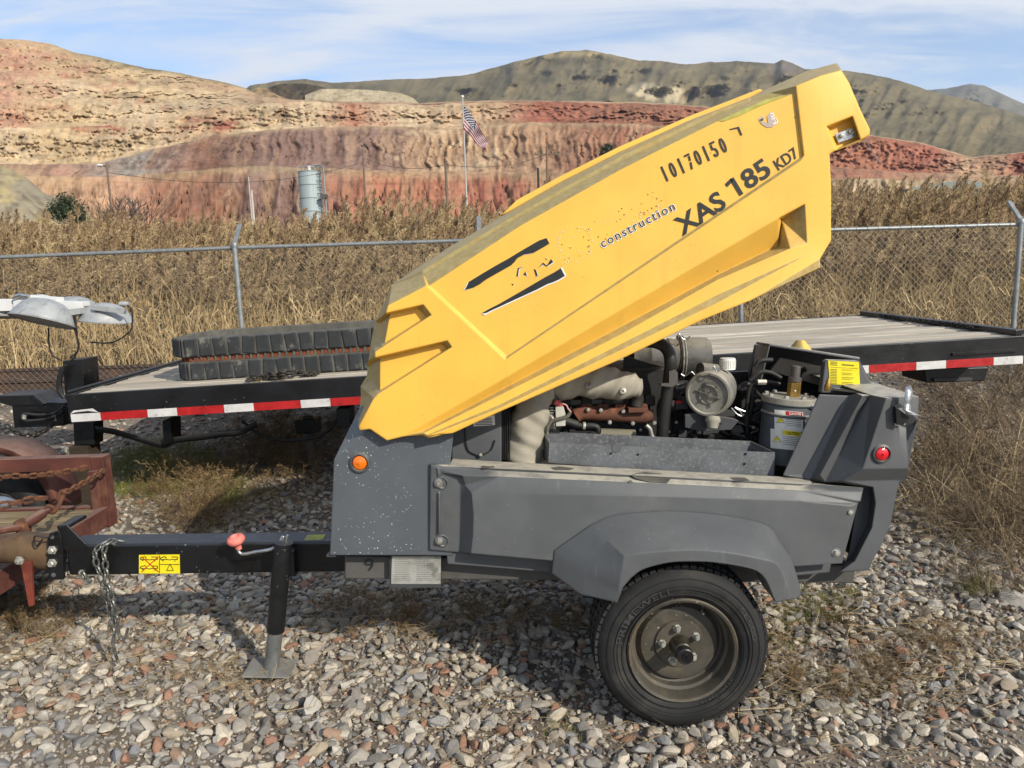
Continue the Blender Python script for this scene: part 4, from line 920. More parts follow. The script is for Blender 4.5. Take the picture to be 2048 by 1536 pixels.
# jack
JY = 3.375
jt = W(566, 1092, JY); jm = W(551, 1262, JY); jf = W(543, 1336, JY)
jk = MB().cyl(jm, jt, .041, 24).build('jack_tube', M_blk, comp, bevel=.002)
MB().cyl(jf, jm, .034, 24).build('jack_leg', mk('galvanised_tube', '8d8f8d', .45, .7, var=.15, scale=9, patches=('6d6d68', 12, .5, .75)), jk)
MB().box(jf+Vector((-.005, 0, 0)), (.215, .17, .008), Matrix.Rotation(RAD(3), 3, 'Y')).build('jack_foot', mk('dusty_steel_plate', '85827a', .7, .3, var=.15, scale=10), jk, bevel=.002)
MB().lathe([(.041, 0), (.044, .004), (.044, .018), (.03, .026), (.0, .028)], jt, jt-jm, 24).build('jack_cap', M_blk, jk)
MB().beam(jt+Vector((0, .03, -.1)), jt+Vector((0, .09, -.1)), .07, .12).build('jack_mount', M_blk, jk)
crk = cat_pts(PX([(566, 1080, JY), (566, 1073, JY), (556, 1090, JY), (540, 1099, JY), (510, 1104, JY), (488, 1108, JY), (479, 1105, JY), (475, 1097, JY)]), 5)
ck = MB().tube(crk, .0075, 10).build('jack_crank', M_chrome, comp, smooth=60)
kp = W(474, 1090, JY); MB().lathe([(0, -.035), (.014, -.035), (.015, -.008), (.034, .0), (.042, .014), (.036, .028), (.02, .034), (.013, .022), (0, .018)], kp+Vector((0, 0, .012)), (-.12, -.25, 1), 20).build('crank_knob', M_pink, ck, smooth=60)
MB().tube(PX([(570, 1095, JY), (573, 1078, JY-.01), (575, 1070, JY-.01)]), .006, 8).build('jack_pin', M_chrome, jk)
# safety chains hung over the drawbar
M_chain = mk('galvanised_chain', '84857f', .42, .75, var=.2, scale=40, patches=('4b4842', 30, .5, .7))
sc = thing('safety_chain', 'galvanised safety chain draped over the black drawbar with its hook near the gravel', 'chain', W(235, 1325, 3.42))
ch1 = PX([(250, 1085, 3.50), (222, 1080, 3.47), (205, 1088, 3.435), (190, 1100, 3.43), (190, 1118, 3.43), (200, 1150, 3.43), (212, 1190, 3.43), (222, 1230, 3.425), (228, 1275, 3.42)])
ch2 = PX([(250, 1088, 3.52), (215, 1084, 3.44), (206, 1098, 3.425), (210, 1125, 3.42), (216, 1170, 3.42), (226, 1210, 3.415), (238, 1255, 3.41)])
chain(ch1, .050, .034, .0052, M_chain, sc, seed=1); chain(ch2, .050, .034, .0052, M_chain, sc, seed=2)
MB().tube(cat_pts(PX([(228, 1272), (226, 1285), (229, 1300), (233, 1315), (237, 1326)], 3.42)), [.008]*10+[.007]*15, 8).build('chain_hook', M_chain, sc, smooth=60)
MB().tube(cat_pts(PX([(238, 1235), (236, 1252), (241, 1278), (250, 1276), (256, 1256)], 3.40)), .007, 8).build('chain_hook', M_chain, sc, smooth=60)
chain(PX([(165, 1144), (170, 1156), (176, 1164), (186, 1162)], 3.43), .045, .03, .0052, M_chain, sc, seed=3)
chain(PX([(585, 1118), (588, 1135), (592, 1152)], 3.44), .022, .014, .0025, M_chain, jk, name='pin_chain_link', seed=4)
MB().lathe([(0, -.014), (.011, -.013), (.013, 0)], W(164, 1144, TYN-.002), (0, 1, 0), 6).build('chain_bolt', M_nut, bar)

# ---- engine bay ----------------------------------------------------
bay = MB(); bay.slab([(900, 935), (1640, 975), (1640, 1130), (900, 1115)], 3.30, 3.98); bay.build('bay_light_block', M_engine, comp)  # solid base box added inside the body to block light
# grey front duct with caution sticker
dk = MB().slab([(903, 835), (985, 790), (999, 782), (1003, 790), (1003, 925), (903, 925)], 3.30, 3.9).build('air_duct', mk('duct_plastic', '4d5052', .6, var=.12, scale=6, dust=('8a8577', .4)), comp, bevel=.006)
lab = film('caution_label', [[(947, 826), (989, 824), (990, 850), (947, 853)]], M_wh, 3.298, dk)
film('label_band', [[(947.5, 826), (989, 824), (989, 831), (947.5, 833)]], M_olab, 3.2972, lab)
mb = MB(); lettering(mb, 'CAUTION', W(950, 832, 3.2962), W(987, 830.2, 3.2962), .0105, NRM*.0003, offset=.01); mb.build('label_lettering', M_dk, lab, smooth=0)
film('label_print', [[(950, 836+i*3.2), (986-random.uniform(0, 8), 835.4+i*3.2), (984, 836.8+i*3.2), (950, 837.3+i*3.2)] for i in range(5)], M_dk, 3.2970, lab)['kind'] = 'stuff'
MB().tube(cat_pts(PX([(931, 845), (930, 870), (936, 898), (950, 908), (962, 910), (982, 900), (990, 880)], 3.292)), .003, 6).build('drain_hose', M_blk2, dk)
MB().lathe([(0, -.012), (.007, -.01), (.009, 0)], W(961, 910, 3.292), (0, 1, 0), 8).build('drain_plug', M_nut, dk)
for k in range(4): MB().slab([(1005+k*4.4, 770), (1007+k*4.4, 770), (1007+k*4.4, 920), (1005+k*4.4, 920)], 3.33, 3.7).build('radiator_fin', M_blk2, comp)
# wrapped exhaust
def wrapped(path, rads, name, seed):
    P = cat_pts(path, 10); n = len(P); mb = MB(); rr = random.Random(seed)
    T = [(P[min(i+1, n-1)]-P[max(i-1, 0)]).normalized() for i in range(n)]; u = T[0].cross(Vector((0, -1, .2))).normalized(); rows = []
    ph = rr.uniform(0, 9)
    for i in range(n):
        u = (u-T[i]*u.dot(T[i])).normalized(); w_ = T[i].cross(u); r = np.interp(i/(n-1), np.linspace(0, 1, len(rads)), rads); row = []
        for k in range(29):
            q = 2*math.pi*k/28; wr = .07*math.sin(i*.55+2.4*math.sin(q+ph))+.04*math.sin(i*1.3+3*q+ph)+.03*math.sin(5*q+i*.3)
            row.append(P[i]+(u*math.cos(q)+w_*math.sin(q))*r*(1+wr))
        rows.append(row)
    mb.grid(rows); return mb.build(name, M_wrap, comp, smooth=70)
wrapped(PX([(1046, 940, 3.40), (1050, 890, 3.40), (1058, 840, 3.40), (1068, 795, 3.41), (1085, 760, 3.43)]), [.088, .086, .084, .08, .075], 'exhaust_wrap', 1)
w2 = wrapped(PX([(1085, 765, 3.46), (1120, 772, 3.46), (1170, 762, 3.46), (1225, 768, 3.46), (1268, 772, 3.46), (1284, 772, 3.46)]), [.055, .062, .074, .072, .056, .03], 'manifold_wrap', 2)
for u, v in ((1177, 771), (1246, 782)): MB().lathe([(.004, -.008), (.014, -.006), (.016, .0), (.016, .012)], W(u, v, 3.385), (0, 1, -.2), 16).build('wrap_stud', M_nut, w2)
# engine block and ancillaries
eng = MB().slab([(1085, 745), (1345, 735), (1345, 930), (1085, 930)], 3.58, 3.95).build('engine_block', M_engine, comp, bevel=.01)
for k in range(5): MB().box(W(1130+k*42, 800, 3.56), (.05, .06, .05)).build('injector_boss', M_engine, eng, bevel=.01)
MB().slab([(1140, 800), (1300, 795), (1300, 806), (1140, 812)], 3.54, 3.6).build('valve_cover', mk('dull_grey_casting', '4a4a44', .6, var=.2, dust=('77715f', .6)), eng, bevel=.006)
mani = MB().tube(cat_pts(PX([(1150, 832), (1165, 826), (1220, 828), (1280, 832), (1305, 832)], 3.52), 6), [.02]+[.036]*10+[.034]*10+[.03]*4, 14).build('exhaust_manifold', M_mani, comp, smooth=60)
for u in (1172, 1205, 1240, 1282): MB().box(W(u, 815, 3.54), (.055, .05, .04)).build('manifold_flange', M_mani, mani, bevel=.008)
for u, v in ((1176, 819), (1201, 820), (1246, 822), (1219, 844), (1265, 846), (1308, 845)): MB().lathe([(0, -.016), (.008, -.015), (.010, -.012), (.010, 0)], W(u, v, 3.485), (0, 1, 0), 10).build('manifold_bolt', M_nut, mani)
MB().tube(cat_pts(PX([(1272, 812, 3.5), (1274, 795, 3.5), (1268, 775, 3.48)])), .03, 14).build('exhaust_elbow', mk('sooty_pipe', '3b3732', .7, .3, var=.25), mani, smooth=60)
MB().box(W(1274, 818, 3.49), (.09, .07, .022)).build('elbow_flange', M_mani, mani, bevel=.003)
alt = MB().lathe([(0, -.05), (.045, -.05), (.052, -.04), (.052, .03), (.04, .045), (0, .045)], W(1102, 842, 3.46), (.55, .83, 0), 20).build('alternator', M_alu, comp, smooth=40)
MB().slab([(1111, 814), (1127, 813), (1131, 828), (1131, 852), (1112, 853)], 3.39, 3.41).build('alternator_shield', mk('bright_shield', 'c0bdb0', .45, .3), alt, bevel=.002)
for k in range(6): MB().box(W(1097+k*4.2, 862, 3.395), (.004, .004, .02)).build('cooling_slot', M_hole, alt)
for k in range(3): MB().box(W(1098, 815+k*5, 3.41), (.04, .02, .005)).build('cooling_fin', M_alu, alt)
MB().ball(W(1105, 798, 3.43), .03, 12, 8).build('oil_cap', mk('dark_green_cap', '3a3d28', .5), eng, smooth=60)
MB().lathe([(.0, -.02), (.012, -.018), (.014, 0), (.009, .02)], W(1117, 807, 3.40), (.6, 0, -.3), 12).build('terminal_boot', mk('red_boot', 'c9565a', .5), alt)
MB().tube(cat_pts(PX([(1120, 806), (1132, 810), (1136, 817), (1142, 824)], 3.39)), .004, 6).build('battery_cable', mk('pink_cable', 'b98a84', .6), alt)
MB().tube(cat_pts(PX([(1141, 824), (1134, 833), (1118, 838), (1103, 843), (1095, 856), (1094, 872)], 3.38)), .0085, 10).build('loom', mk('dusty_loom', '5d5a50', .7, var=.3, scale=60), alt, smooth=60)
MB().tube(cat_pts(PX([(1130, 842), (1148, 848), (1162, 852), (1185, 852), (1195, 856), (1195, 866), (1180, 872)], 3.42)), [.02]*10+[.014]*20+[.012]*7, 12).build('coolant_hose', M_blk2, eng, smooth=60)
MB().lathe([(.018, -.006), (.019, 0), (.018, .006)], W(1168, 852, 3.42), (1, 0, -.1), 14).build('hose_clamp', M_nut, eng)
MB().tube(PX([(1190, 868), (1270, 871)], 3.50), .028, 14).build('starter_motor', mk('dusty_tan_metal', '76725f', .7, var=.2), eng, smooth=50)
MB().tube(cat_pts(PX([(1292, 850), (1300, 858), (1304, 872), (1312, 880)], 3.42)), .010, 8).build('bracket_arm', M_alu, eng)
# tall black exhaust stack
st = MB().tube(cat_pts(PX([(1323, 890, 3.49), (1328, 830, 3.48), (1338, 760, 3.47), (1341, 725, 3.45), (1335, 700, 3.46), (1316, 686, 3.48), (1285, 682, 3.5)]), 7), .028, 18).build('exhaust_stack', mk('satin_black_pipe', '2c2b29', .45, .2, var=.2, dust=('55524a', .5)), comp, smooth=60)
MB().slab([(1338, 743), (1350, 739), (1356, 746), (1355, 768), (1345, 775), (1322, 772), (1322, 768), (1338, 766)], 3.42, 3.46).build('stack_bracket', M_frame, st, bevel=.002)
MB().slab([(1248, 712), (1330, 735), (1330, 775), (1285, 765), (1248, 745)], 3.62, 3.64).build('heat_shield', M_engine, comp)
# large canister across the back
c0 = W(1255, 716, 3.95); c1 = W(1412, 716, 3.95)
can = MB().lathe([(0, 0), (.07, 0), (.098, .02), (.098, .10), (.102, .105), (.102, .115), (.098, .12), (.098, .20), (.103, .205), (.103, .225), (.098, .23), (.10, .265), (.112, .27), (.112, .285), (.107, .29), (.107, .40), (.10, .415), (0, .418)], c0, c1-c0, 36).build('air_cleaner', M_filter, comp, smooth=40)
for k in (.262, .276): MB().lathe([(.114, 0), (.117, .004), (.114, .008)], c0+(c1-c0).normalized()*k, c1-c0, 36).build('band_clamp', M_nut, can)
for pts in ([(1352, 675), (1358, 668), (1364, 676), (1372, 679), (1380, 672)], [(1362, 748), (1370, 752), (1382, 744), (1390, 750)]): MB().tube(cat_pts(PX(pts, 3.84)), .003, 6).build('wire_clip', M_chrome, can)
# dusty round air filter
M_filt2 = mk('dusty_grey_canister', '6b6962', .6, var=.25, scale=7, patches=('908c80', 6, .4, .75), dust=('a39e90', .8))
fa_ = W(1416, 789, 3.42); axf = Vector((.42, .90, .02)).normalized()
af = MB().lathe([(q*1.12, h) for q, h in [(0, .006), (.03, .004), (.075, .0), (.080, -.008), (.088, -.006), (.094, .01), (.094, .05), (.090, .06), (.092, .085), (.096, .09), (.096, .10), (.092, .11), (.092, .145), (.085, .155), (.085, .20), (.07, .215), (0, .22)]], fa_, axf, 44).build('air_filter', M_filt2, comp, smooth=40)
uf = axf.cross(Vector((0, 0, 1))).normalized(); wf = axf.cross(uf)
for k in range(3):
    a = RAD(18+60*k); d_ = uf*math.cos(a)+wf*math.sin(a); MB().beam(fa_-d_*.058-axf*.003, fa_+d_*.058-axf*.003, .004, .006, up=axf).build('filter_rib', M_filter, af)
MB().lathe([(.040, .003), (.0425, -.004), (.045, .003)], fa_, axf, 36).build('filter_ring', M_filter, af)
mb = MB(); lettering(mb, 'TOP', fa_-uf*.018+Vector((-.018*0, 0, .055))-axf*.004, fa_+uf*.020+Vector((0, 0, .055))-axf*.004, .012, -axf*.001); mb.build('raised_lettering', M_lid, af, smooth=0)
MB().lathe([(0, .05), (.033, .048), (.035, .045), (.035, .0), (.036, -.003)], W(1455, 737, 3.50), (0, 0, 1), 30).build('white_cap', M_white, af, smooth=40)
for k in range(26):
    a = 2*math.pi*k/26; p = W(1455, 737, 3.50)+Vector((math.cos(a)*.0355, math.sin(a)*.0355, .022)); MB().box(p, (.003, .003, .036), Matrix.Rotation(a, 3, 'Z')).build('cap_rib', M_white, af)
MB().tube(PX([(1400, 738, 3.46), (1432, 741, 3.5)]), .03, 14).build('filter_inlet', M_filter, af)
MB().lathe([(.030, 0), (.034, .012), (.034, .022), (.028, .03), (.024, .05), (.022, .055)], W(1426, 833, 3.41), (-.12, -.3, -1), 20).build('dust_valve', mk('pale_rubber', '8d897b', .7, var=.1), af, smooth=40)
for pts in ([(1424, 742), (1428, 733), (1434, 744), (1440, 735)], [(1463, 816), (1474, 828), (1484, 832), (1480, 822), (1470, 815), (1490, 823)]): MB().tube(cat_pts(PX(pts, 3.37)), .0028, 6).build('wire_clip', M_chrome, af)
MB().slab([(1370, 830), (1395, 826), (1470, 838), (1478, 842), (1462, 860), (1400, 863), (1370, 855)], 3.46, 3.49).build('filter_bracket', M_gdark, comp, bevel=.003)
# separator tank
tk = W(1567, 900, 3.45); r_t = .112; up_t = Vector((.085, 0, 1)).normalized()
tank = MB().lathe([(r_t, -.05), (r_t, .165), (r_t+.006, .170), (r_t+.006, .178), (r_t, .183), (r_t-.002, .215), (r_t+.006, .22), (r_t+.008, .225)], tk, up_t, 40).build('separator_tank', M_tank, comp, smooth=30)
lidz = tk+up_t*.225; MB().lathe([(r_t+.008, 0), (r_t+.008, .024), (r_t+.004, .028), (.06, .030), (0, .030)], lidz, up_t, 40).build('tank_lid', M_lid, tank, smooth=30)
for k in range(8):
    a = RAD(20+45*k); p = lidz+Vector((math.cos(a)*.098, math.sin(a)*.098, .026-math.cos(a)*.008)); MB().lathe([(.011, 0), (.011, .010), (.008, .014), (0, .014)], p, up_t, 6).build('lid_bolt', M_nut, tank)
vb_ = lidz+Vector((.012, -.02, .026)); sv = MB().lathe([(.029, 0), (.029, .066), (.026, .070)], vb_, up_t, 6).build('relief_valve', M_brass, tank, smooth=15)
MB().lathe([(.024, .068), (.030, .072), (.030, .088), (.021, .092), (.020, .138), (.016, .142), (0, .142)], vb_, up_t, 18).build('valve_cap', mk('dull_steel_cap', '6a6560', .5, .6), sv, smooth=30)
MB().lathe([(0, -.006), (.006, -.004), (.007, 0)], vb_+Vector((0, -.022, .03)), (0, 1, 0), 10).build('valve_port', M_nut, sv)
MB().tube(PX([(1610, 810, 3.36), (1628, 812, 3.36)]), .016, 8).build('tank_fitting', M_tank, tank)
def tank_label(u0, v0, u1, v1, band, txt, nm):
    # wrapped film following the tank wall
    rows = []; n = 8
    def on(u, v, lift):
        d = ray(u, v); o = CPOS; axp = tk; dd = d-up_t*d.dot(up_t); oo = (o-axp)-up_t*(o-axp).dot(up_t); A = dd.dot(dd); B = 2*dd.dot(oo); Cq = oo.dot(oo)-(r_t+lift)**2; disc = max(0, B*B-4*A*Cq)
        return o+d*((-B-math.sqrt(disc))/(2*A))
    def patch(ua, va, ub, vb2, lift, mat, name, par):
        mb = MB(); mb.grid([[on(ua+(ub-ua)*i/n, vv+(ua+(ub-ua)*i/n-u0)*.10, lift) for i in range(n+1)] for vv in (va, vb2)]); return mb.build(name, mat, par, smooth=60)
    lb_ = patch(u0, v0, u1, v1, .001, M_wh, nm, tank); wd = u1-u0
    bnd = patch(u0+wd*.4, v0+.8, u1-1, v0+10, .0018, band, 'label_band', lb_)
    v, f = text_mesh(txt, .01); x0, x1 = v[:, 0].min(), v[:, 0].max()
    P = [on(u0+wd*.52+(x-x0)/(x1-x0)*wd*.42, v0+8.2-y/.729*6+(wd*.52+(x-x0)/(x1-x0)*wd*.42)*.10, .0028) for x, y in v]; MB().add(P, f).build('label_lettering', M_wh if band is M_rlab else M_dk, lb_, smooth=0)
    tri = [on(u0+wd*.06, v0+26, .0018), on(u0+wd*.36, v0+27, .0018), on(u0+wd*.21, v0+15, .0018)]; MB().add(tri, [(0, 1, 2)]).build('hazard_triangle', M_ylab, lb_, smooth=0)
    MB().tube(tri, .0012, 5, closed=True).build('triangle_outline', M_dk, lb_)
    mb = MB()
    for i in range(5): mb.grid([[on(u0+wd*.42+j*wd*.17, v0+13+i*3.8+e+(wd*.42+j*wd*.17)*.1, .0018) for j in range(4)] for e in (0, .9)])
    o_ = mb.build('label_print', flat('print_dim', '55534e', .6), lb_, smooth=0); o_['kind'] = 'stuff'
    mb = MB(); mb.grid([[on(u0+wd*.395, v0+q+wd*.04, .0018), on(u0+wd*.40, v0+q+wd*.04, .0018)] for q in (0, v1-v0)]); mb.build('label_rule', M_dk, lb_, smooth=0)
tank_label(1549, 819, 1606, 858, M_rlab, 'DANGER', 'danger_label'); tank_label(1541, 857, 1602, 896, M_ylab, 'CAUTION', 'caution_label')
# hoses
for i, (pts, r) in enumerate((([(1492, 850), (1494, 810), (1500, 775), (1515, 765), (1530, 763), (1560, 768)], .009), ([(1500, 762), (1520, 745), (1540, 745), (1562, 756)], .010), ([(1510, 735), (1520, 722), (1545, 720)], .012), ([(1478, 775), (1496, 768), (1505, 790), (1500, 830)], .012), ([(1498, 885), (1494, 860), (1500, 830), (1520, 815)], .010), ([(1440, 862), (1460, 872), (1500, 880)], .012), ([(1360, 828), (1380, 845), (1400, 850)], .007))):
    MB().tube(cat_pts(PX(pts, 3.52+.02*i)), r, 10).build('hose', M_blk2, comp, smooth=60)
MB().cyl(W(1515, 764, 3.50), W(1532, 764, 3.50), .013, 6).build('hose_fitting', M_nut, comp)
for k, (u, v, w_, h_) in enumerate(((1385, 815, .10, .10), (1350, 840, .06, .12), (1490, 800, .08, .12), (1480, 850, .14, .07), (1510, 850, .05, .05), (1440, 880, .3, .05), (1350, 885, .2, .05))): MB().box(W(u, v, 3.72+.01*k), (w_, .12, h_)).build('pump_body', M_engine, comp, bevel=.01)
MB().slab([(1352, 778), (1375, 772), (1375, 818), (1352, 818)], 3.6, 3.62).build('mesh_guard', M_tray, comp)
MB().slab([(1352, 764), (1376, 762), (1376, 776), (1352, 778)], 3.58, 3.6).build('guard_plate', mk('pale_plate', 'a3a49e', .5), comp)
MB().box(W(1357, 804, 3.55), (.035, .02, .018)).build('red_terminal', mk('red_plastic', 'b3202a', .5), comp, bevel=.004)
# odds and ends that fill the bay
cr_ = random.Random(44)
for k in range(34):
    u = cr_.uniform(1095, 1620); v = cr_.uniform(795, 900); Yk = cr_.uniform(3.56, 3.7); pts = [(u, v, Yk)]
    for q in range(3): pts.append((pts[-1][0]+cr_.uniform(-34, 34), pts[-1][1]+cr_.uniform(-26, 22), Yk+cr_.uniform(-.05, .05)))
    MB().tube(cat_pts(PX(pts), 5), cr_.choice((.004, .005, .007, .010)), 7).build('pipe', cr_.choice((M_blk2, M_blk2, M_engine, M_frame, M_alu)), eng, smooth=60)
for k in range(26):
    u = cr_.uniform(1100, 1620); v = cr_.uniform(790, 895); MB().box(W(u, v, cr_.uniform(3.58, 3.72)), (cr_.uniform(.015, .06), .04, cr_.uniform(.015, .05)), Matrix.Rotation(cr_.uniform(-.4, .4), 3, 'Y')).build('bracket', cr_.choice((M_engine, M_frame, M_alu, M_gdark)), eng, bevel=.003)
for k in range(22):
    u = cr_.uniform(1100, 1620); v = cr_.uniform(790, 895); MB().lathe([(0, -.012), (.006, -.011), (.008, -.008), (.008, 0)], W(u, v, 3.56), (0, 1, 0), 6).build('bolt', M_nut, eng)
# drip tray along the bay
tr = MB(); 
tr.add(PX([(1100, 886, 3.27), (1550, 905, 3.27), (1548, 960, 3.27), (1098, 925, 3.27)]), [(0, 1, 2, 3)])
tr.add(PX([(1087, 863, 3.40), (1502, 882, 3.40), (1502, 905, 3.40), (1087, 888, 3.40)]), [(0, 1, 2, 3)])
tr.add(PX([(1087, 863, 3.40), (1100, 886, 3.27), (1098, 925, 3.27), (1087, 915, 3.40)]), [(0, 1, 2, 3)])
tr.add(PX([(1502, 882, 3.40), (1550, 905, 3.27), (1548, 960, 3.27), (1502, 930, 3.40)]), [(0, 1, 2, 3)])
tray = tr.build('drip_tray', M_tray, comp, solid=.003, smooth=0)
MB().add(PX([(1100, 890, 3.268), (1550, 909, 3.268), (1545, 925, 3.255), (1105, 895, 3.255)]), [(0, 1, 2, 3)])
for u, v, r in ((1222, 907, .005), (1276, 909, .005), (1491, 908, .006), (1489, 928, .006)): MB().lathe([(0, -.001), (r, -.0008), (r, .001)], W(u, v, 3.2675), (0, 1, 0), 12).build('tray_hole', M_hole, tray)
MB().lathe([(0, -.001), (.02, -.0008), (.021, .001)], W(1233, 896, 3.2675), (0, 1, 0), 20).build('oil_spot', mk('oil_stain', '54565a', .5), tray)
MB().slab([(1000, 765), (1560, 740), (1560, 960), (1000, 930)], 4.02, 4.05).build('bay_back_wall', M_gdark, comp)
# wiped patch in the dust of the panel top

# ================================================================== FLATBED TRAILER
M_fb = mk('black_trailer_paint', '0e0e0f', .4, var=.4, scale=4, specks=('4c4640', 30, .3), patches=('2a2622', 2.5, .6, .8), dust=('3c3a37', .6))
def plank_mat(name, base, dark, scale=7):
    t = NT(name); oi = t.N('ShaderNodeObjectInfo')
    v = t.N('ShaderNodeVectorMath', operation='ADD'); cx = t.N('ShaderNodeCombineXYZ'); t.L(t.math('MULTIPLY', oi.outputs['Random'], 37.), cx.inputs[0]); t.L(cx.outputs[0], v.inputs[0]); t.L(t.tc.outputs['Object'], v.inputs[1])
    g = t.noise(scale, 8, .7, vec=v.outputs[0], stretch=(.12, 2.6, 2.6), dist=.4); g2 = t.noise(3, 4, .6, vec=v.outputs[0])
    c = t.mix(t.rng(g, .3, .72), lin(dark), lin(base)); c = t.mix(t.rng(oi.outputs['Random'], 0, 1, 0, .62, False), c, lin(dark)); c = t.mix(t.rng(g2, .5, .75, 0, .5), c, lin('8c8474'))
    t.L(c, t.b.inputs['Base Color']); t.b.inputs['Roughness'].default_value = .9; t.bump(g, .5, .006); return t.m
M_plank = plank_mat('weathered_planks', 'd3c9b6', '8d8373'); M_plank2 = plank_mat('utility_planks', 'a08d68', '57482f')
M_wtape = mk('white_reflector', 'c9c7c2', .45, var=.1, scale=14, patches=('8b8780', 20, .55, .75)); M_rtape = mk('red_reflector', 'a81c1c', .4, var=.15, scale=14, patches=('6e1616', 20, .55, .75))
FB0 = 5.9
fA = W(130, 790, FB0); fB = W(2040, 672, FB0); fdx = (fB-fA).normalized(); FBL = (fB-fA).length+.08; FBW = 2.78
fup = fdx.cross(Vector((0, 1, 0))).normalized(); fup = fup if fup.z > 0 else -fup
def FP(x, y, z): return fA+fdx*x+Vector((0, y, 0))+fup*z
fR = Matrix((fdx, Vector((0, 1, 0)), fup)).transposed()
fb = thing('flatbed_trailer', 'long black flatbed trailer with grey plank deck and red and white reflector tape', 'trailer', FP(FBL/2, FBW/2, -.95))
nb = 13; pw = (FBW-.10)/nb
for k in range(nb):
    y0 = .05+k*pw; MB().box(FP(FBL/2, y0+pw/2, -.03+.006*math.sin(k*2.1)), (FBL-.10, pw-.024, .05), fR).build('deck_plank', M_plank, fb, bevel=.007)
for nm, a_, b_ in (('side_beam', (0, .02, 0), (FBL, .02, 0)), ('side_beam', (0, FBW-.02, 0), (FBL, FBW-.02, 0))):
    mb = MB(); mb.box(FP(FBL/2, a_[1]+(.01 if a_[1] < 1 else -.01), -.108), (FBL, .045, .215), fR); mb.build(nm, M_fb, fb, bevel=.006)
for x in (.015, FBL-.015): MB().box(FP(x, FBW/2, -.075), (.06, FBW-.08, .16), fR).build('end_beam', M_fb, fb, bevel=.005)
MB().tube([FP(.0, .03, .012), FP(.0, FBW*.8, .012)], .018, 8).build('front_edge_rail', M_fb, fb, smooth=60)
for k in range(7): MB().box(FP(.6+k*1.08, FBW/2, -.12), (.06, FBW-.12, .09), fR).build('cross_member', M_fb, fb)
for y in (.75, 2.0): MB().box(FP(FBL/2, y, -.24), (FBL-.2, .10, .18), fR).build('main_rail', M_fb, fb)
x = .02; k = 0
while x < FBL-.1:
    L_ = .232 if k % 2 == 0 else .366
    L_ = min(L_, FBL-.05-x)
    MB().box(FP(x+L_/2, -.0045+.004, -.185), (L_-.002, .006, .062), fR).build('reflector_tape', M_wtape if k % 2 == 0 else M_rtape, fb, bevel=.001, seg=1); x += L_; k += 1
MB().box(FP(FBL-.35, -.002, -.11), (.5, .012, .02), fR).build('scuffed_edge', M_fb, fb)
# white scuff at the front corner
MB().add([FP(.02, -.003, -.15), FP(.05, -.003, -.125), (FP(.2, -.003, -.118)), FP(.24, -.003, -.15), FP(.16, -.003, -.135), FP(.06, -.003, -.14)], [(0, 1, 2, 3, 4, 5)]).build('chipped_paint', M_wtape, fb, smooth=0)
# front: gooseneck box, coupler plate, jack, block
MB().slab([(22, 800), (128, 806), (128, 852), (28, 856)], 6.95, 7.25).build('hitch_beam', M_fb, fb, bevel=.008)
MB().slab([(-10, 792), (64, 790), (86, 810), (20, 812), (0, 806)], 6.93, 7.27).build('hitch_plate', M_fb, fb, bevel=.006)
MB().slab([(60, 792), (66, 790), (88, 808), (84, 812)], 6.90, 6.96).build('hitch_gusset', M_fb, fb)
MB().slab([(124, 722), (165, 718), (170, 795), (130, 800)], 6.5, 6.75).build('front_jack', M_fb, fb, bevel=.008)
MB().slab([(146, 844), (188, 844), (188, 890), (148, 890)], 6.15, 6.3).build('front_leg', M_fb, fb, bevel=.005)
blk = W(168, 888, 6.22); MB().bb((blk.x-.08, 6.13, -.05), (blk.x+.075, 6.33, blk.z)).build('wooden_block', mk('old_timber', '33281a', .9, var=.3, scale=10, stretch=(1, 1, 6)), fb, bevel=.006)
for pts, r in (([(52, 842), (44, 835), (50, 828), (80, 830), (110, 826), (128, 812)], .014), ([(52, 842), (70, 841), (95, 838), (115, 830)], .014), ([(124, 735), (118, 760), (118, 780), (128, 796)], .02), ([(130, 730), (124, 745), (120, 770), (125, 790)], .016)):
    MB().tube(cat_pts(PX(pts, 6.45 if pts[0][0] > 100 else 6.9)), r, 8).build('cable', M_blk2, fb, smooth=60)
MB().tube(PX([(48, 838), (49, 830)], 6.88), .018, 10).build('cable_plug', M_nut, fb)
M_bchain = mk('dark_oily_chain', '2c2924', .6, .4, var=.3, scale=30)
fcn = thing('trailer_hitch_chain', 'black sagging tow chain hung under the front hitch of the flatbed', 'chain', W(50, 872, 6.9))
chain(cat_pts(PX([(132, 812), (118, 828), (104, 850), (80, 866), (55, 872), (30, 864), (12, 850), (0, 846)], 6.85), 8), .07, .05, .0085, M_bchain, fcn, seed=8)
MB().slab([(324, 842), (341, 841), (342, 886), (327, 888)], 6.1, 6.3).build('stake_leg', M_fb, fb, bevel=.004)
def strap(pts, w, name, par):
    P = cat_pts(pts, 6); MB().grid([[p for p in P], [p+Vector((0, .02, -w)) for p in P]]).build(name, M_blk2, par, solid=.004, smooth=60)
strap(PX([(190, 852), (230, 858), (290, 876), (325, 884), (350, 874), (400, 868), (440, 862), (478, 858), (512, 842)], 6.15), .055, 'sagging_strap', fb)
MB().tube(cat_pts(PX([(484, 842), (515, 866), (545, 878), (590, 880), (640, 872), (668, 848), (674, 838)], 6.4)), .014, 8).build('air_hose', M_blk2, fb, smooth=60)
lg = W(616, 840, 7.2); g0 = float(gz(lg.x, 7.2)); MB().bb((lg.x-.10, 7.1, .35), (lg.x+.10, 7.3, lg.z+.02)).build('landing_leg', M_fb, fb, bevel=.006)
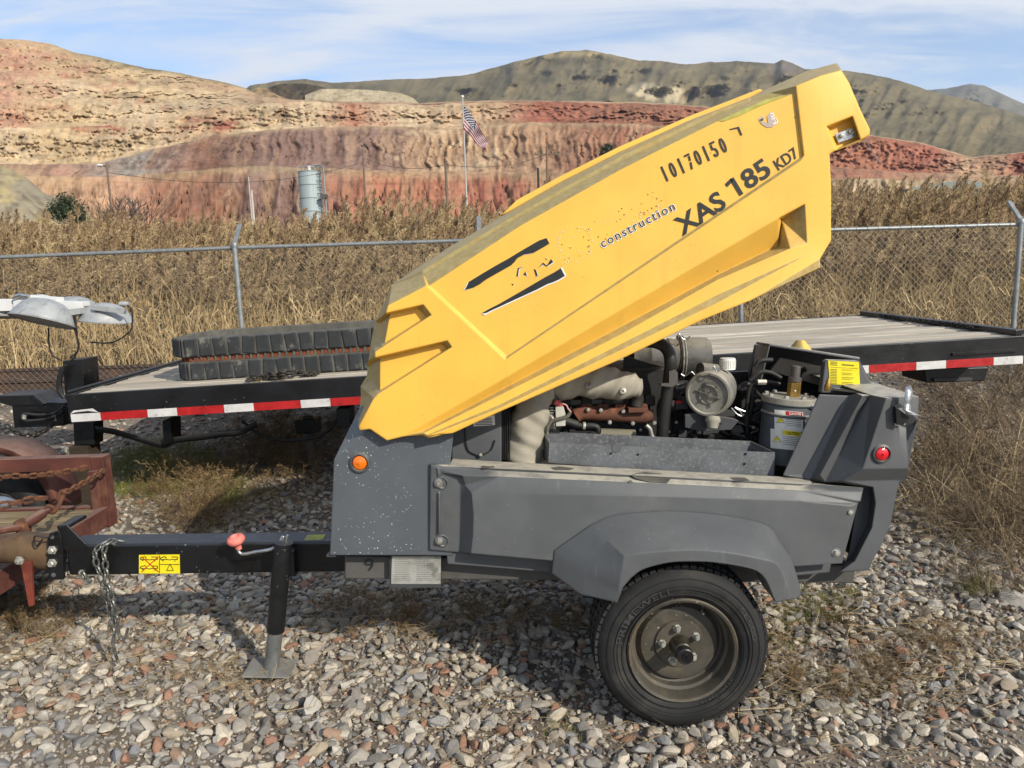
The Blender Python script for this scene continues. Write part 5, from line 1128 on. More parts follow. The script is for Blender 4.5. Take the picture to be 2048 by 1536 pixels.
MB().cyl((lg.x, 7.2, g0-.01), (lg.x, 7.2, .5), .05, 14).build('landing_leg_tube', M_frame, fb); MB().bb((lg.x-.13, 7.07, g0-.01), (lg.x+.13, 7.33, g0+.02)).build('landing_foot', M_frame, fb)
MB().slab([(672, 818), (700, 816), (700, 852), (672, 854)], 6.4, 6.6).build('battery_box', M_fb, fb, bevel=.005)
MB().slab([(1848, 738), (1978, 734), (1970, 762), (1852, 766)], 6.4, 6.8).build('tool_box', M_fb, fb, bevel=.01)
MB().slab([(1868, 757), (1945, 755), (1945, 761), (1868, 763)], 6.38, 6.4).build('box_step', mk('scuffed_edge', '3a3a3a', .5), fb)
def plain_wheel(c, r, wd, par, sgn=1, rimm=M_rim):
    c = Vector(c); w_ = thing_part('wheel', par); ax = Vector((0, -sgn, 0))
    MB().lathe([(r*.6, -.01), (r*.66, .012), (r*.85, .02), (r*.95, .004), (r, -.03), (r, -wd+.03), (r*.95, -wd), (r*.6, -wd+.02)], c, ax, 40).build('tyre', M_tyre, w_, smooth=50)
    MB().lathe([(r*.61, 0), (r*.58, -.02), (r*.5, -.05), (r*.4, -.04), (r*.2, -.02), (0, -.02)], c, ax, 32).build('rim', rimm, w_, smooth=40); return w_
for xx in (.9, 1.85):
    for yy, sg in ((6.35, 1), (8.25, -1)):
        plain_wheel((xx, yy, .36), .37, .24, fb, sg)
    MB().beam((xx, 6.4, .36), (xx, 8.2, .36), .09, .09).build('axle', M_fb, fb)
    MB().bb((xx-.05, 6.62, .36), (xx+.05, 6.7, .95)).build('spring_hanger', M_fb, fb); MB().bb((xx-.05, 7.9, .36), (xx+.05, 7.98, .95)).build('spring_hanger', M_fb, fb)
# right hand end: chain and dark rail lying along the edge
chain(cat_pts([FP(FBL-.12+.03*math.sin(i*1.3), .55+i*.24, .03) for i in range(8)], 5), .06, .042, .007, M_bchain, thing('edge_chain', 'dark chain lying along the far end rail of the flatbed deck', 'chain', FP(FBL-.12, 1.2, .0)), seed=12)
MB().box(FP(FBL-.05, FBW/2, .022), (.07, FBW-.1, .045), fR).build('end_rail', M_fb, fb, bevel=.006)

# rubber tracks lying on the deck ------------------------------------
M_trk = mk('perished_black_rubber', '2b2d2e', .8, var=.3, scale=9, patches=('7a776c', 9, .55, .75), bump=.4, bscale=40, dust=('63625b', .4))
M_rust = mk('rusty_steel', '6d3a22', .9, var=.35, scale=20, patches=('8a5030', 15, .5, .7), bump=.5)
def track(label, z0, hgt, shift, seed):
    x0 = .66+shift; Lx = 2.4; y0 = .42; Dy = .95; rr = random.Random(seed)
    o = thing('rubber_track', label, 'track', FP(x0+Lx/2, y0+Dy/2, z0), 'rubber tracks stacked on the flatbed')
    r_ = .33
    def path(s):  # rounded rectangle in deck plane
        pts = []
        for cx, cy, a0 in ((x0+r_*.55, y0+r_*.75, 180), (x0+Lx-r_, y0+r_*.75, 270), (x0+Lx-r_, y0+Dy-r_, 0), (x0+r_*.9, y0+Dy-r_, 90)):
            for i in range(9):
                a = RAD(a0+90*i/8); q = r_ if a0 not in (180, 270) else r_*.75
                pts.append(Vector((cx+math.cos(a)*q*(.75 if a0 == 180 else 1), cy+math.sin(a)*q, 0)))
        return pts
    base = path(0); P = []
    m = len(base)
    for i in range(m): P += [base[i]+(base[(i+1) % m]-base[i])*t/4 for t in range(4)]
    def nrm(i):
        d = (P[(i+1) % len(P)]-P[i-1]).normalized(); return Vector((d.y, -d.x, 0))
    rows = []
    prof = [(0, 0), (.028, .008), (.03, hgt*.5), (.028, hgt-.008), (0, hgt), (-.02, hgt-.01), (-.022, .01), (0, 0)]
    for i in list(range(len(P)))+[0]:
        n = nrm(i); w_ = .004*math.sin(i*1.7+seed); rows.append([FP((P[i]+n*(a+w_)).x, (P[i]+n*(a+w_)).y, z0+b) for a, b in prof])
    band = MB().grid(rows).build('track_band', mk('dusty_track_band', '55534c', .85, var=.3, scale=9), o, smooth=50)
    tot = [0]
    for i in range(len(P)): tot.append(tot[-1]+(P[(i+1) % len(P)]-P[i]).length)
    def at_s(s):
        s %= tot[-1]
        for i in range(len(P)):
            if tot[i+1] >= s: t = (s-tot[i])/(tot[i+1]-tot[i]+1e-9); return P[i]+(P[(i+1) % len(P)]-P[i])*t, nrm(i)
    pitch = .118; s = 0.0
    while s < tot[-1]-.03:
        p, n = at_s(s); t_ = Vector((-n.y, n.x, 0)); q = p+n*.026
        R = fR @ Matrix((t_, n, Vector((0, 0, 1)))).transposed()
        MB().box(FP(q.x, q.y, z0+hgt/2), (.106+rr.uniform(-.006,.006), .030, hgt-.014), R @ Matrix.Rotation(rr.uniform(-.12, .12), 3, 'Y'), taper=None).build('tread_lug', M_trk, o, bevel=.017, seg=3); s += pitch
    return o, at_s, tot[-1]
t1, f1, L1 = track('black rubber track lying flat on the planks beside the chain, under another track', .0, .158, .03, 1)
t2, f2, L2 = track('black rubber track stacked on top of the other track on the flatbed', .192, .165, 0, 2)
s = 0.
while s < L1*.62 or s < L1:
    p, n = f1(s); t_ = Vector((-n.y, n.x, 0)); q = p-n*.004; R = fR @ Matrix((t_, n, Vector((0, 0, 1)))).transposed()
    MB().box(FP(q.x, q.y, .175), (.032, .035, .042), R).build('steel_tooth', M_rust, t1, bevel=.003, seg=1); s += .059
# heap of chain
heap = thing('chain_pile', 'heap of dark chain lying on the deck planks in front of the rubber tracks', 'chain', FP(1.55, .25, 0))
hm = link_shape(.062, .044, .0075); hme = hm.mesh('chain_link', 60); hme.materials.append(mk('brown_chain', '3f3a33', .7, .4, var=.3, scale=30)); hr = random.Random(3)
for k in range(86):
    t_ = hr.random(); xx = 1.38+t_*.52+hr.uniform(-.02, .02); yy = .12+.10*math.sin(t_*9)*.5+hr.uniform(-.06, .10)+t_*.12; zz = .012+max(0, .06*math.exp(-((t_-.5)/.3)**2))*hr.random()
    M_ = fR.to_4x4() @ Matrix.Rotation(hr.uniform(0, 6.3), 4, 'Z') @ Matrix.Rotation(hr.uniform(-.6, .6), 4, 'X') @ Matrix.Rotation(hr.uniform(-.3, .3), 4, 'Y'); M_.translation = FP(xx, yy, zz); link_mesh('chain_link', hme, None, heap, M_)
lf = W(485, 766, 6.0); tag(MB().grid([[FP(1.46+i*.012+.0, .05+j*.012, .012+.012*math.sin(i*1.2+j)) for i in range(5)] for j in range(4)]).build('dead_leaf', mk('dry_leaf', '8e7440', .8), None, solid=.001), 'curled tan dead leaf on the deck edge in front of the chain heap', 'leaf')

# ================================================================== LIGHT TOWER HEAD
M_lamp = mk('spun_aluminium', 'a3a5a4', .5, .25, var=.12, scale=8, patches=('83847f', 14, .5, .75)); M_lwhite = mk('white_enamel', 'd4d4d0', .5, var=.06, specks=('55504a', 30, .25))
M_glass = mk('dusty_lamp_glass', '4c4f48', .35, var=.35, scale=30, patches=('7c7d70', 25, .45, .7))
lt_ = thing('light_tower', 'white lowered light tower mast with aluminium floodlights above the flatbed hitch', 'light tower', (-5.6, 6.85, .0))
MB().slab([(-900, 600), (26, 599), (26, 622), (-900, 640)], 6.75, 6.92).build('mast', M_lwhite, lt_, bevel=.004)
MB().slab([(26, 592), (60, 590), (79, 594), (105, 596), (105, 610), (60, 624), (26, 624)], 6.72, 6.9).build('mast_head', M_lwhite, lt_, bevel=.004)
MB().slab([(105, 602), (164, 604), (165, 626), (105, 622)], 6.75, 6.88).build('crossarm', M_lwhite, lt_, bevel=.003)
MB().slab([(164, 612), (232, 612), (246, 616), (246, 626), (164, 622)], 6.78, 6.84).build('arm_tube', mk('brown_arm', '6b5a45', .7), lt_, bevel=.003)
MB().tube(PX([(28, 594), (40, 590), (58, 593)], 6.70), .018, 8).build('mast_winch', M_chrome, lt_)
bx = W(-880, 620, 6.83); MB().bb((bx.x-.1, 6.72, -.05), (bx.x+.1, 6.94, bx.z+.1)).build('mast_post', M_lwhite, lt_, bevel=.004); MB().bb((bx.x-.8, 6.3, .35), (bx.x+.6, 7.4, 1.15)).build('generator_housing', M_lwhite, lt_, bevel=.02)
for sx in (-.6, .4): MB().bb((bx.x+sx-.06, 6.76, -.05), (bx.x+sx+.06, 6.9, .4)).build('stand_leg', M_frame, lt_)
def flood(u, v, Y, axis, r, h):
    c = W(u, v, Y); axis = Vector(axis).normalized()
    lo = MB().lathe([(r*1.04, -.004), (r*1.05, .006), (r, .012), (r*.93, h*.3), (r*.74, h*.68), (r*.5, h*.9), (r*.22, h), (0, h)], c, axis, 40).build('floodlight', M_lamp, lt_, smooth=40)
    MB().lathe([(r*1.0, .002), (r*.5, .004), (0, .005)], c, axis, 36).build('lamp_glass', M_glass, lo)
    return c, axis
flood(86, 643, 6.45, (.20, .30, 1), .245, .19); flood(212, 643, 6.7, (.10, .02, 1), .215, .16); flood(150, 628, 7.1, (.05, .0, 1), .22, .16); flood(2, 634, 7.0, (0, .1, 1), .28, .16)
MB().slab([(128, 620), (160, 616), (160, 628), (134, 632)], 6.5, 6.7).build('lamp_bracket', M_lamp, lt_, bevel=.003)
MB().slab([(183, 610), (250, 618), (246, 628), (183, 620)], 6.5, 6.54).build('lamp_bracket', M_lamp, lt_, bevel=.003)
MB().tube(PX([(120, 622), (138, 626)], 6.5), .03, 12).build('lamp_socket', M_lamp, lt_, smooth=60); MB().tube(PX([(240, 608), (258, 608)], 6.6), .02, 12).build('lamp_socket', M_lamp, lt_, smooth=60)
for pts in ([(97, 656), (98, 690), (105, 710), (124, 722)], [(148, 632), (150, 660), (158, 690), (150, 712), (142, 722)], [(150, 630), (154, 670), (156, 700), (140, 716)], [(264, 646), (262, 660), (240, 678), (215, 686), (180, 684)], [(255, 610), (264, 620), (265, 646)]):
    MB().tube(cat_pts(PX(pts, 6.5)), .007, 6).build('lamp_cable', M_blk2, lt_, smooth=60)

# ================================================================== RUSTY UTILITY TRAILER
M_rr = mk('red_oxide_steel', '532a20', .8, var=.3, scale=8, patches=('6e4a38', 6, .45, .75), dust=('7d6658', .7), bump=.3)
ut = thing('utility_trailer', 'small rust-red utility trailer with plank deck parked beside the compressor drawbar', 'trailer', (-3.5, 3.9, -.04))
XE = -2.5
MB().bb((XE-.05, 2.3, .345), (XE, 4.66, .462)).build('side_rail', M_rr, ut, bevel=.004)
MB().bb((-5.2, 4.57, .345), (XE-.05, 4.62, .462)).build('end_rail', M_rr, ut, bevel=.004)
MB().bb((-5.2, 2.3, .345), (XE-.05, 2.35, .462)).build('end_rail', M_rr, ut, bevel=.004)
for k in range(10): MB().bb((-5.2, 2.36+k*.22, .415), (XE-.055, 2.36+k*.22+.214, .452)).build('deck_plank', M_plank2, ut, bevel=.003)
tr_ = W(205, 910, 4.6).z
MB().bb((-5.2, 4.565, tr_-.085), (XE, 4.645, tr_)).build('top_rail', M_rr, ut, bevel=.005)
MB().bb((XE-.075, 4.56, .33), (XE+.004, 4.65, tr_-.002)).build('corner_post', M_rr, ut, bevel=.005)
MB().bb((XE-.085, 4.54, .45), (XE-.03, 4.565, tr_-.085)).build('post_gusset', M_rr, ut, bevel=.003)
# fender arch and wheel beyond the rail
fc_ = W(-12, 1016, 4.80); rows = []
for a in range(-8, 189, 8):
    d_ = Vector((math.cos(RAD(a)), 0, math.sin(RAD(a)))); rows.append([fc_+d_*.37+Vector((0, -.02, 0)), fc_+d_*.415+Vector((0, -.02, 0)), fc_+d_*.42+Vector((0, .0, 0)), fc_+d_*.42+Vector((0, .26, 0))])
MB().grid(rows).build('fender', M_rr, ut, solid=.004, smooth=40)
plain_wheel((fc_.x, fc_.y+.02, .30), .33, .2, ut, 1, M_chrome); plain_wheel((fc_.x, 2.15, .30), .33, .2, ut, 1)
MB().beam((fc_.x, 2.25, .30), (fc_.x, 4.85, .30), .07, .07).build('axle', M_rr, ut)
for yy in (2.6, 4.4): MB().bb((fc_.x-.05, yy, .3), (fc_.x+.05, yy+.06, .36)).build('spring_hanger', M_rr, ut)
M_rch = mk('rusty_chain', '5a3a28', .85, .2, var=.35, scale=30, patches=('80512f', 20, .5, .7))
bc = thing('binder_chain', 'rusty chain with load binder stretched across the red utility trailer', 'chain', W(110, 1005, 3.9))
chain(cat_pts(PX([(-30, 962, 4.2), (20, 952, 4.25), (60, 952, 4.3), (120, 945, 4.4), (190, 932, 4.5)]), 6), .060, .042, .0075, M_rch, bc, seed=21)
chain(cat_pts(PX([(-30, 1018, 3.8), (10, 1010, 3.85), (40, 1004, 3.9), (80, 996, 3.95), (112, 998, 4.0)]), 6), .075, .05, .0085, M_rch, bc, seed=22)
chain(cat_pts(PX([(130, 985, 4.05), (160, 970, 4.2), (185, 955, 4.35), (212, 938, 4.54)]), 6), .060, .042, .0075, M_rch, bc, seed=23)
MB().tube(cat_pts(PX([(112, 1018, 3.95), (98, 1012, 3.95), (94, 1018, 3.95), (104, 1025, 3.95), (114, 1016, 3.95), (126, 992, 4.0), (130, 984, 4.0), (122, 984, 4.0), (116, 1000, 4.0)]), 5), .012, 8).build('grab_hook', M_rch, bc, smooth=60)
MB().tube(cat_pts(PX([(98, 1020, 3.93), (80, 1030, 3.88), (55, 1045, 3.82), (40, 1056, 3.78)])), [.012, .013, .014, .02, .024, .026, .027, .028, .03, .03, .028, .028, .028, .026, .024, .022, .02, .02, .02], 12).build('binder_barrel', M_rr, bc, smooth=50)
MB().lathe([(.03, -.03), (.045, -.02), (.047, .0), (.045, .02), (.03, .03)], W(45, 1055, 3.78), (.8, .4, .35), 20).build('binder_ratchet', M_rch, bc)
MB().tube(cat_pts(PX([(45, 1055, 3.76), (20, 1058, 3.7), (0, 1062, 3.66), (-30, 1066, 3.6)])), .018, 10).build('binder_handle', M_rr, bc, smooth=60)

# ================================================================== FENCE
M_galv = mk('galvanised_pipe', '8e9190', .5, .5, var=.12, scale=12, patches=('6f7477', 9, .5, .75)); M_wire = mk('galvanised_wire', '8d887d', .5, .4, var=.15, scale=40, bump=0)
FYn = 9.12; fxs = [-12.9, -9.7, -6.45, -3.17, -.33, 2.72, 5.98, 9.1, 12.3, 15.4]
fn = thing('chain_link_fence', 'chain link fence with galvanised posts and top rail in front of the reeds', 'fence', (0, FYn, .2))
def ftop(x): return float(np.interp(x, [-9, -3.17, -.33, 2.72, 5.98, 10], [2.13, 2.17, 2.165, 2.155, 2.14, 2.13]))
for i, xx in enumerate(fxs):
    ln = (.0, .01, .0, .012, -.01, .02, -.03, 0, .01, 0)[i]; zt = ftop(xx)+.02
    po = MB().cyl((xx+ln, FYn-.03, -.05), (xx, FYn-.03, zt), .029, 14).build('fence_post', M_galv, fn, smooth=40)
    MB().lathe([(.036, 0), (.038, .03), (.03, .05), (.015, .06), (0, .06)], (xx, FYn-.03, zt-.01), (0, 0, 1), 14).build('post_cap', M_galv, po)
    MB().beam((xx, FYn-.03, zt+.02), (xx, FYn+.22, zt+.26), .05, .03).build('barb_arm', M_galv, po, bevel=.006)
for i in range(len(fxs)-1): MB().cyl((fxs[i], FYn, ftop(fxs[i])), (fxs[i+1], FYn, ftop(fxs[i+1])), .022, 12).build('top_rail', M_galv, fn, smooth=40)
tie = MB()
for i in range(216):
    xx = -12.7+i*.128; tie.lathe([(.0235, -.004), (.0265, 0), (.0235, .004)], (xx, FYn, ftop(xx)), (1, 0, .35), 8)
tie.build('wire_tie', M_wire, fn)['kind'] = 'stuff'
vs, fs = [], []; pd = .076; n_w = int(28/pd); zb = .24; nz_ = int((2.17-zb)/pd)*2
base_tri = [(0, .0021), (.0019, -.001), (-.0019, -.001)]
for i in range(n_w):
    for sgn in (0, 1):
        pass
for i in range(n_w):
    xw = -12.8+i*pd; k0 = len(vs)
    for j in range(nz_+1):
        zz = zb+j*pd/2; xx = xw+(pd*.5 if j % 2 else -.0)*1.0; sc_ = (ftop(xx)+.03-zb)/(nz_*pd/2); zz = zb+(zz-zb)*sc_
        dy = .0022 if (j % 2) else -.0022; sag = .015*math.sin(xx*2.1+zz*3)
        for a, b in base_tri: vs.append((xx+a*1.2, FYn-.01+dy+b+sag*.3, zz+a*.6))
    for j in range(nz_):
        for q in range(3): fs.append((k0+j*3+q, k0+j*3+(q+1) % 3, k0+(j+1)*3+(q+1) % 3, k0+(j+1)*3+q))
    # the neighbouring wire, mirrored, that hooks into this one
    k0 = len(vs)
    for j in range(nz_+1):
        zz = zb+j*pd/2; xx = xw+(-pd*.5 if j % 2 else 0.0); sc_ = (ftop(xx)+.03-zb)/(nz_*pd/2); zz = zb+(zz-zb)*sc_
        dy = -.0022 if (j % 2) else .0022; sag = .015*math.sin(xx*2.1+zz*3)
        for a, b in base_tri: vs.append((xx+a*1.2, FYn-.01+dy+b+sag*.3, zz+a*.6))
    for j in range(nz_):
        for q in range(3): fs.append((k0+j*3+q, k0+j*3+(q+1) % 3, k0+(j+1)*3+(q+1) % 3, k0+(j+1)*3+q))
fmesh = MB(); fmesh.v = vs; fmesh.f = fs; fmesh.mi = [0]*len(fs)
me = bpy.data.meshes.new('chain_link_mesh'); me.from_pydata(vs, [], fs); me.update(); o = link_mesh('chain_link_mesh', me, M_wire, fn); o['kind'] = 'stuff'

# ================================================================== RAILWAY
M_railr = mk('rusty_rail', '4b3a30', .8, .2, var=.25, scale=3, patches=('5f4536', 4, .5, .7)); M_tie = mk('creosoted_sleeper', '4a3f35', .95, var=.3, scale=6)
rw = thing('railway_track', 'rusty railway track running behind the chain link fence', 'railway', (0, 11.0, .33))
for yy in (10.35, 11.79):
    prof = [(-.07, 0), (.07, 0), (.07, .015), (.012, .035), (.012, .12), (.036, .132), (.036, .168), (-.036, .168), (-.036, .132), (-.012, .12), (-.012, .035), (-.07, .015)]
    MB().ext([(-30, yy+a, .385+b) for a, b in prof], (60, 0, 0)).build('rail', M_railr, rw, smooth=25)
tm = MB().box((0, 0, 0), (.22, 2.5, .16)).mesh('sleeper', 0); tm.materials.append(M_tie)
for k in range(96): 
    M_ = Matrix.Rotation(random.uniform(-.02, .02), 4, 'Z'); M_.translation = (-26+k*.55, 11.07, .308); link_mesh('sleeper', tm, None, rw, M_)

# ================================================================== FAR THINGS
def horizon(u): return 538.1-.0332*(u-1024)
M_silo = mk('pale_silo_steel', '9fabaa', .55, .2, var=.08, scale=.8, stretch=(6, 6, .15), patches=('8a9594', .6, .5, .7), bump=0)
SD = 135.; a = W(596, 345, SD); b = W(641.5, 345, SD); sr = (b.x-a.x)/2; sc0 = Vector(((a.x+b.x)/2, SD, 0)); ztop = W(618, 344, SD).z
silo = thing('silo', 'pale grey cylindrical steel silo standing behind the reeds', 'silo', (sc0.x, SD, -.5))
nr_ = 9; rh = (ztop+.5)/nr_
sr_mesh = MB().lathe([(sr, 0), (sr, rh-.06)], (0, 0, 0), (0, 0, 1), 40).mesh('shell_ring', 30)
sr_mesh.materials.append(M_silo)
for k in range(nr_): link_mesh('shell_ring', sr_mesh, None, silo, Matrix.Translation((sc0.x, SD, -.5+k*rh)))
jm_ = MB().lathe([(sr, -.06), (sr+.07, -.05), (sr+.07, .05), (sr, .06)], (0, 0, 0), (0, 0, 1), 40).mesh('ring_seam', 30); jm_.materials.append(mk('silo_seam', '78827f', .6))
for k in range(1, nr_+1): link_mesh('ring_seam', jm_, None, silo, Matrix.Translation((sc0.x, SD, -.53+k*rh)))
MB().lathe([(sr, 0), (sr*.5, .25), (0, .4)], (sc0.x, SD, ztop-.02), (0, 0, 1), 40).build('roof', M_silo, silo)
MB().lathe([(.28, 0), (.28, .75), (.33, .8), (.2, 1.05), (0, 1.1)], W(619, 342, SD-.3)+Vector((0, 0, -.2)), (0, 0, 1), 14).build('roof_vent', M_white, silo)
rx = W(643, 338, SD-2.2)
MB().tube([(sc0.x+.6, SD-.6, ztop+.9), (rx.x-.25, SD-1.4, ztop+.9), (rx.x+.25, SD-1.9, ztop+.6), (rx.x+.32, SD-1.9, 5.0)], .13, 8).build('fill_pipe', mk('pipe_grey', '808a8a', .5), silo)
for dx_ in (-.28, .28): MB().tube([(sc0.x+sr*.93+dx_, SD-.9, .0), (sc0.x+sr*.93+dx_, SD-.9, ztop+.8)], .045, 6).build('ladder_stile', M_frame, silo)
lrm = MB().cyl((-.28, 0, 0), (.28, 0, 0), .035, 5).mesh('ladder_rung', 30); lrm.materials.append(M_frame)
for k in range(40): link_mesh('ladder_rung', lrm, None, silo, Matrix.Translation((sc0.x+sr*.93, SD-.9, 1+k*.47)))
chm = MB().lathe([(.42, -.06), (.45, 0), (.42, .06)], (0, 0, 0), (0, 0, 1), 14).mesh('ladder_hoop', 30); chm.materials.append(M_frame)
for k in range(14): link_mesh('ladder_hoop', chm, None, silo, Matrix.Translation((sc0.x+sr*.93, SD-1.15, 5+k*1.05)))
MB().tube([(sc0.x-sr*.95, SD-.4, ztop+.75), (sc0.x, SD-sr, ztop+.75), (sc0.x+sr*.95, SD-.4, ztop+.75)], .05, 6).build('guard_rail', M_silo, silo)
for q in (-.9, -.3, .3, .9): MB().tube([(sc0.x+sr*q, SD-sr*math.sqrt(1-q*q)*.98, ztop-.1), (sc0.x+sr*q, SD-sr*math.sqrt(1-q*q)*.98, ztop+.75)], .045, 6).build('guard_post', M_silo, silo)
MB().slab([(641, 388), (653, 388), (653, 396), (641, 396)], SD-2.6, SD-1.6).build('ladder_platform', M_frame, silo)

# flagpole and flag
FD = 110.; pt = W(925, 195, FD); pb_ = W(940.5, 538, FD)
fl = thing('flagpole', 'tall white flagpole flying a stars and stripes flag beyond the reeds', 'flagpole', (pt.x, FD, -.6))
MB().cyl((pt.x, FD, -.6), pt, .16, 10, .09).build('pole', mk('flagpole_paint', 'a9a9a6', .6), fl); MB().ball(pt+Vector((0, 0, .12)), .2, 10, 6).build('finial', M_white, fl)
hT = W(926.5, 208, FD); hB = W(928.5, 259, FD)
topE = [(926.5, 208), (938, 222), (950, 240), (962, 262), (972, 276), (977, 287)]; botE = [(928.5, 259), (937, 268), (946, 278), (953, 287), (962, 295), (969, 299)]
TE = cat_pts(PX(topE, FD), 6); BE = cat_pts(PX(botE, FD), 6); nf = len(TE)
def flagpt(i, t):
    p = TE[i]*(1-t)+BE[i]*t; s_ = i/(nf-1); p = p.copy(); p.y += .55*math.sin(s_*9+t*2.6)*s_**.4+.25*math.sin(s_*21+t*5); return p
M_fr = flat('flag_red', '7c0a1e', .8); M_fw = flat('flag_white', 'c4bebe', .7); M_fbl = flat('flag_blue', '0f1434', .7)
ic = int(nf*.42)
for k in range(13):
    t0_, t1_ = k/13, (k+1)/13; st_ = ic if k < 7 else 0
    MB().grid([[flagpt(i, t) for i in range(st_, nf)] for t in (t0_, t1_)]).build('flag_stripe', M_fr if k % 2 == 0 else M_fw, fl, smooth=60)
cn = MB().grid([[flagpt(i, t) for i in range(0, ic+1)] for t in [j/13 for j in range(8)]]).build('flag_canton', M_fbl, fl, smooth=60)
stm = MB()
for r_ in range(9):
    for c_ in range(6 if r_ % 2 == 0 else 5):
        fi = (c_+(.5 if r_ % 2 == 0 else 1))/6.2*ic; i0 = min(int(fi), ic-1); t_ = (r_+.7)/9.6*7/13; p = flagpt(i0, t_)*(1-(fi-i0))+flagpt(i0+1, t_)*(fi-i0)+Vector((0, -.05, 0))
        R_ = .13; pts = [p+Vector((math.sin(RAD(36*q))*R_*(1 if q % 2 == 0 else .45), 0, math.cos(RAD(36*q))*R_*(1 if q % 2 == 0 else .45))) for q in range(10)]; stm.add(pts, [tuple(range(10))])
stm.build('flag_stars', M_fw, fl, smooth=0)['kind'] = 'stuff'

# utility poles and wires
M_pole = mk('weathered_pole', '6f5f50', .9, var=.2, scale=2, bump=0); M_pole2 = mk('pale_pole', 'b3aca0', .8, var=.1, scale=2, bump=0); M_pdark = flat('dark_pole', '2c2a28', .8)
def upole(u, v, D, label, r=.13, arm=None, lampu=None, mat=None):
    t_ = W(u, v, D); p_ = thing('utility_pole', label, 'pole', (t_.x, D, -.6)); MB().cyl((t_.x, D, -.6), t_, r*1.25, 8, r*.8).build('pole', mat or M_pole, p_)
    if arm: MB().box(t_-Vector((0, 0, arm[1])), (arm[0], .15, .18)).build('crossarm', mat or M_pole, p_)
    if arm:
        for q in (-.45, -.2, .2, .45): MB().lathe([(.05, 0), (.07, .1), (.03, .2), (0, .22)], t_-Vector((0, 0, arm[1]-.09))+Vector((q*arm[0], 0, 0)), (0, 0, 1), 6).build('insulator', M_pdark, p_)
    if lampu: MB().tube([t_-Vector((0, 0, .3)), t_+Vector((lampu, 0, -.1))], .06, 6).build('lamp_arm', M_pdark, p_); MB().ball(t_+Vector((lampu*1.1, 0, -.15)), .28, 8, 5, (1.3, 1, .45)).build('lamp_head', M_white, p_)
    return t_
w1 = upole(213, 327, 75, 'leaning brown utility pole with a street lamp beside the bare trees', .12, None, -.6)
w2_ = upole(503, 381, 80, 'short white post rising from the reeds left of the silo', .13, None, None, M_pole2)
w3 = upole(725, 298, 95, 'slim brown utility pole between the silo and the flagpole', .13)
w4 = upole(891, 325, 85, 'stout wooden utility pole beside the flagpole', .17)
w5 = upole(1093, 292, 100, 'wooden utility pole with a crossarm just above the yellow hood', .15, (3.2, 1.0))
w6 = upole(1076, 336, 90, 'short black pole beside the crossarm pole above the hood', .15, None, None, M_pdark)
upole(693, 400, 110, 'thin pale post beyond the reeds right of the silo', .09, None, None, M_pole2)
upole(497, 354, 105, 'thin grey pole standing behind the short white post', .08, None, None, M_pole2)
def wire(name, label, a_, b_, sag):
    P = [a_.lerp(b_, t/16)-Vector((0, 0, sag*4*(t/16)*(1-t/16))) for t in range(17)]
    tag(MB().tube(P, .022, 4).build(name, M_pdark), label, 'wire', 'overhead wires beyond the reeds')
wire('overhead_wire', 'overhead wire strung from the lamp pole past the silo', w1-Vector((0, 0, .8)), w3-Vector((0, 0, 1.5)), 1.6)
wire('overhead_wire', 'overhead wire between the slim pole and the stout pole', w3-Vector((0, 0, 1.0)), w4-Vector((0, 0, .2)), .8)
wire('overhead_wire', 'overhead wire between the stout pole and the crossarm pole', w4-Vector((0, 0, .2)), w5-Vector((0, 0, 1.0)), .8)
wire('overhead_wire', 'guy cable slanting down from the silo ladder platform', W(652, 391, SD-2), W(800, 425, 120), .3)
dbx = thing('dark_cabinet', 'black equipment cabinet on a post among the reed tops near the stout pole', 'cabinet', W(857, 440, 40)); dz = W(857, 426, 40)
MB().box(dz, (.26, .25, .40)).build('cabinet_body', M_pdark, dbx, bevel=.02); MB().cyl((dz.x, 40, -.5), dz-Vector((0, 0, .2)), .05, 8).build('cabinet_post', M_pole, dbx)
# low building on the right
BD = 90.; bl = thing('low_building', 'low pale green metal building half hidden by reeds', 'building', W(1900, 480, BD)); p0 = W(1826, 376, BD); p1 = W(1990, 372, BD)
M_bw = mk('pale_cladding', '9fa79a', .6, var=.06, scale=1); M_bg = mk('green_cladding', '5c6a58', .6, var=.06, scale=1)
MB().bb((p0.x, BD, -.6), (p1.x, BD+8, p1.z-.2)).build('wall', M_bg, bl); MB().ext([(p0.x-.3, BD-.4, p0.z-.25), (p1.x+.3, BD-.4, p1.z-.25), (p1.x+.3, BD-.4, p1.z), (p1.x-4, BD-.4, p1.z+.8), (p0.x+4.5, BD-.4, p0.z+.6), (p0.x-.3, BD-.4, p0.z)], (0, 9, 0)).build('roof', mk('roof_grey', '757d76', .6), bl)
for u0_, u1_ in ((1884, 1898), (1930, 1950)):
    q0 = W(u0_, 380, BD-.1); q1 = W(u1_, 392, BD-.1); MB().bb((q0.x, BD-.12, q1.z-2), (q1.x, BD-.02, q0.z)).build('panel', M_bw, bl)

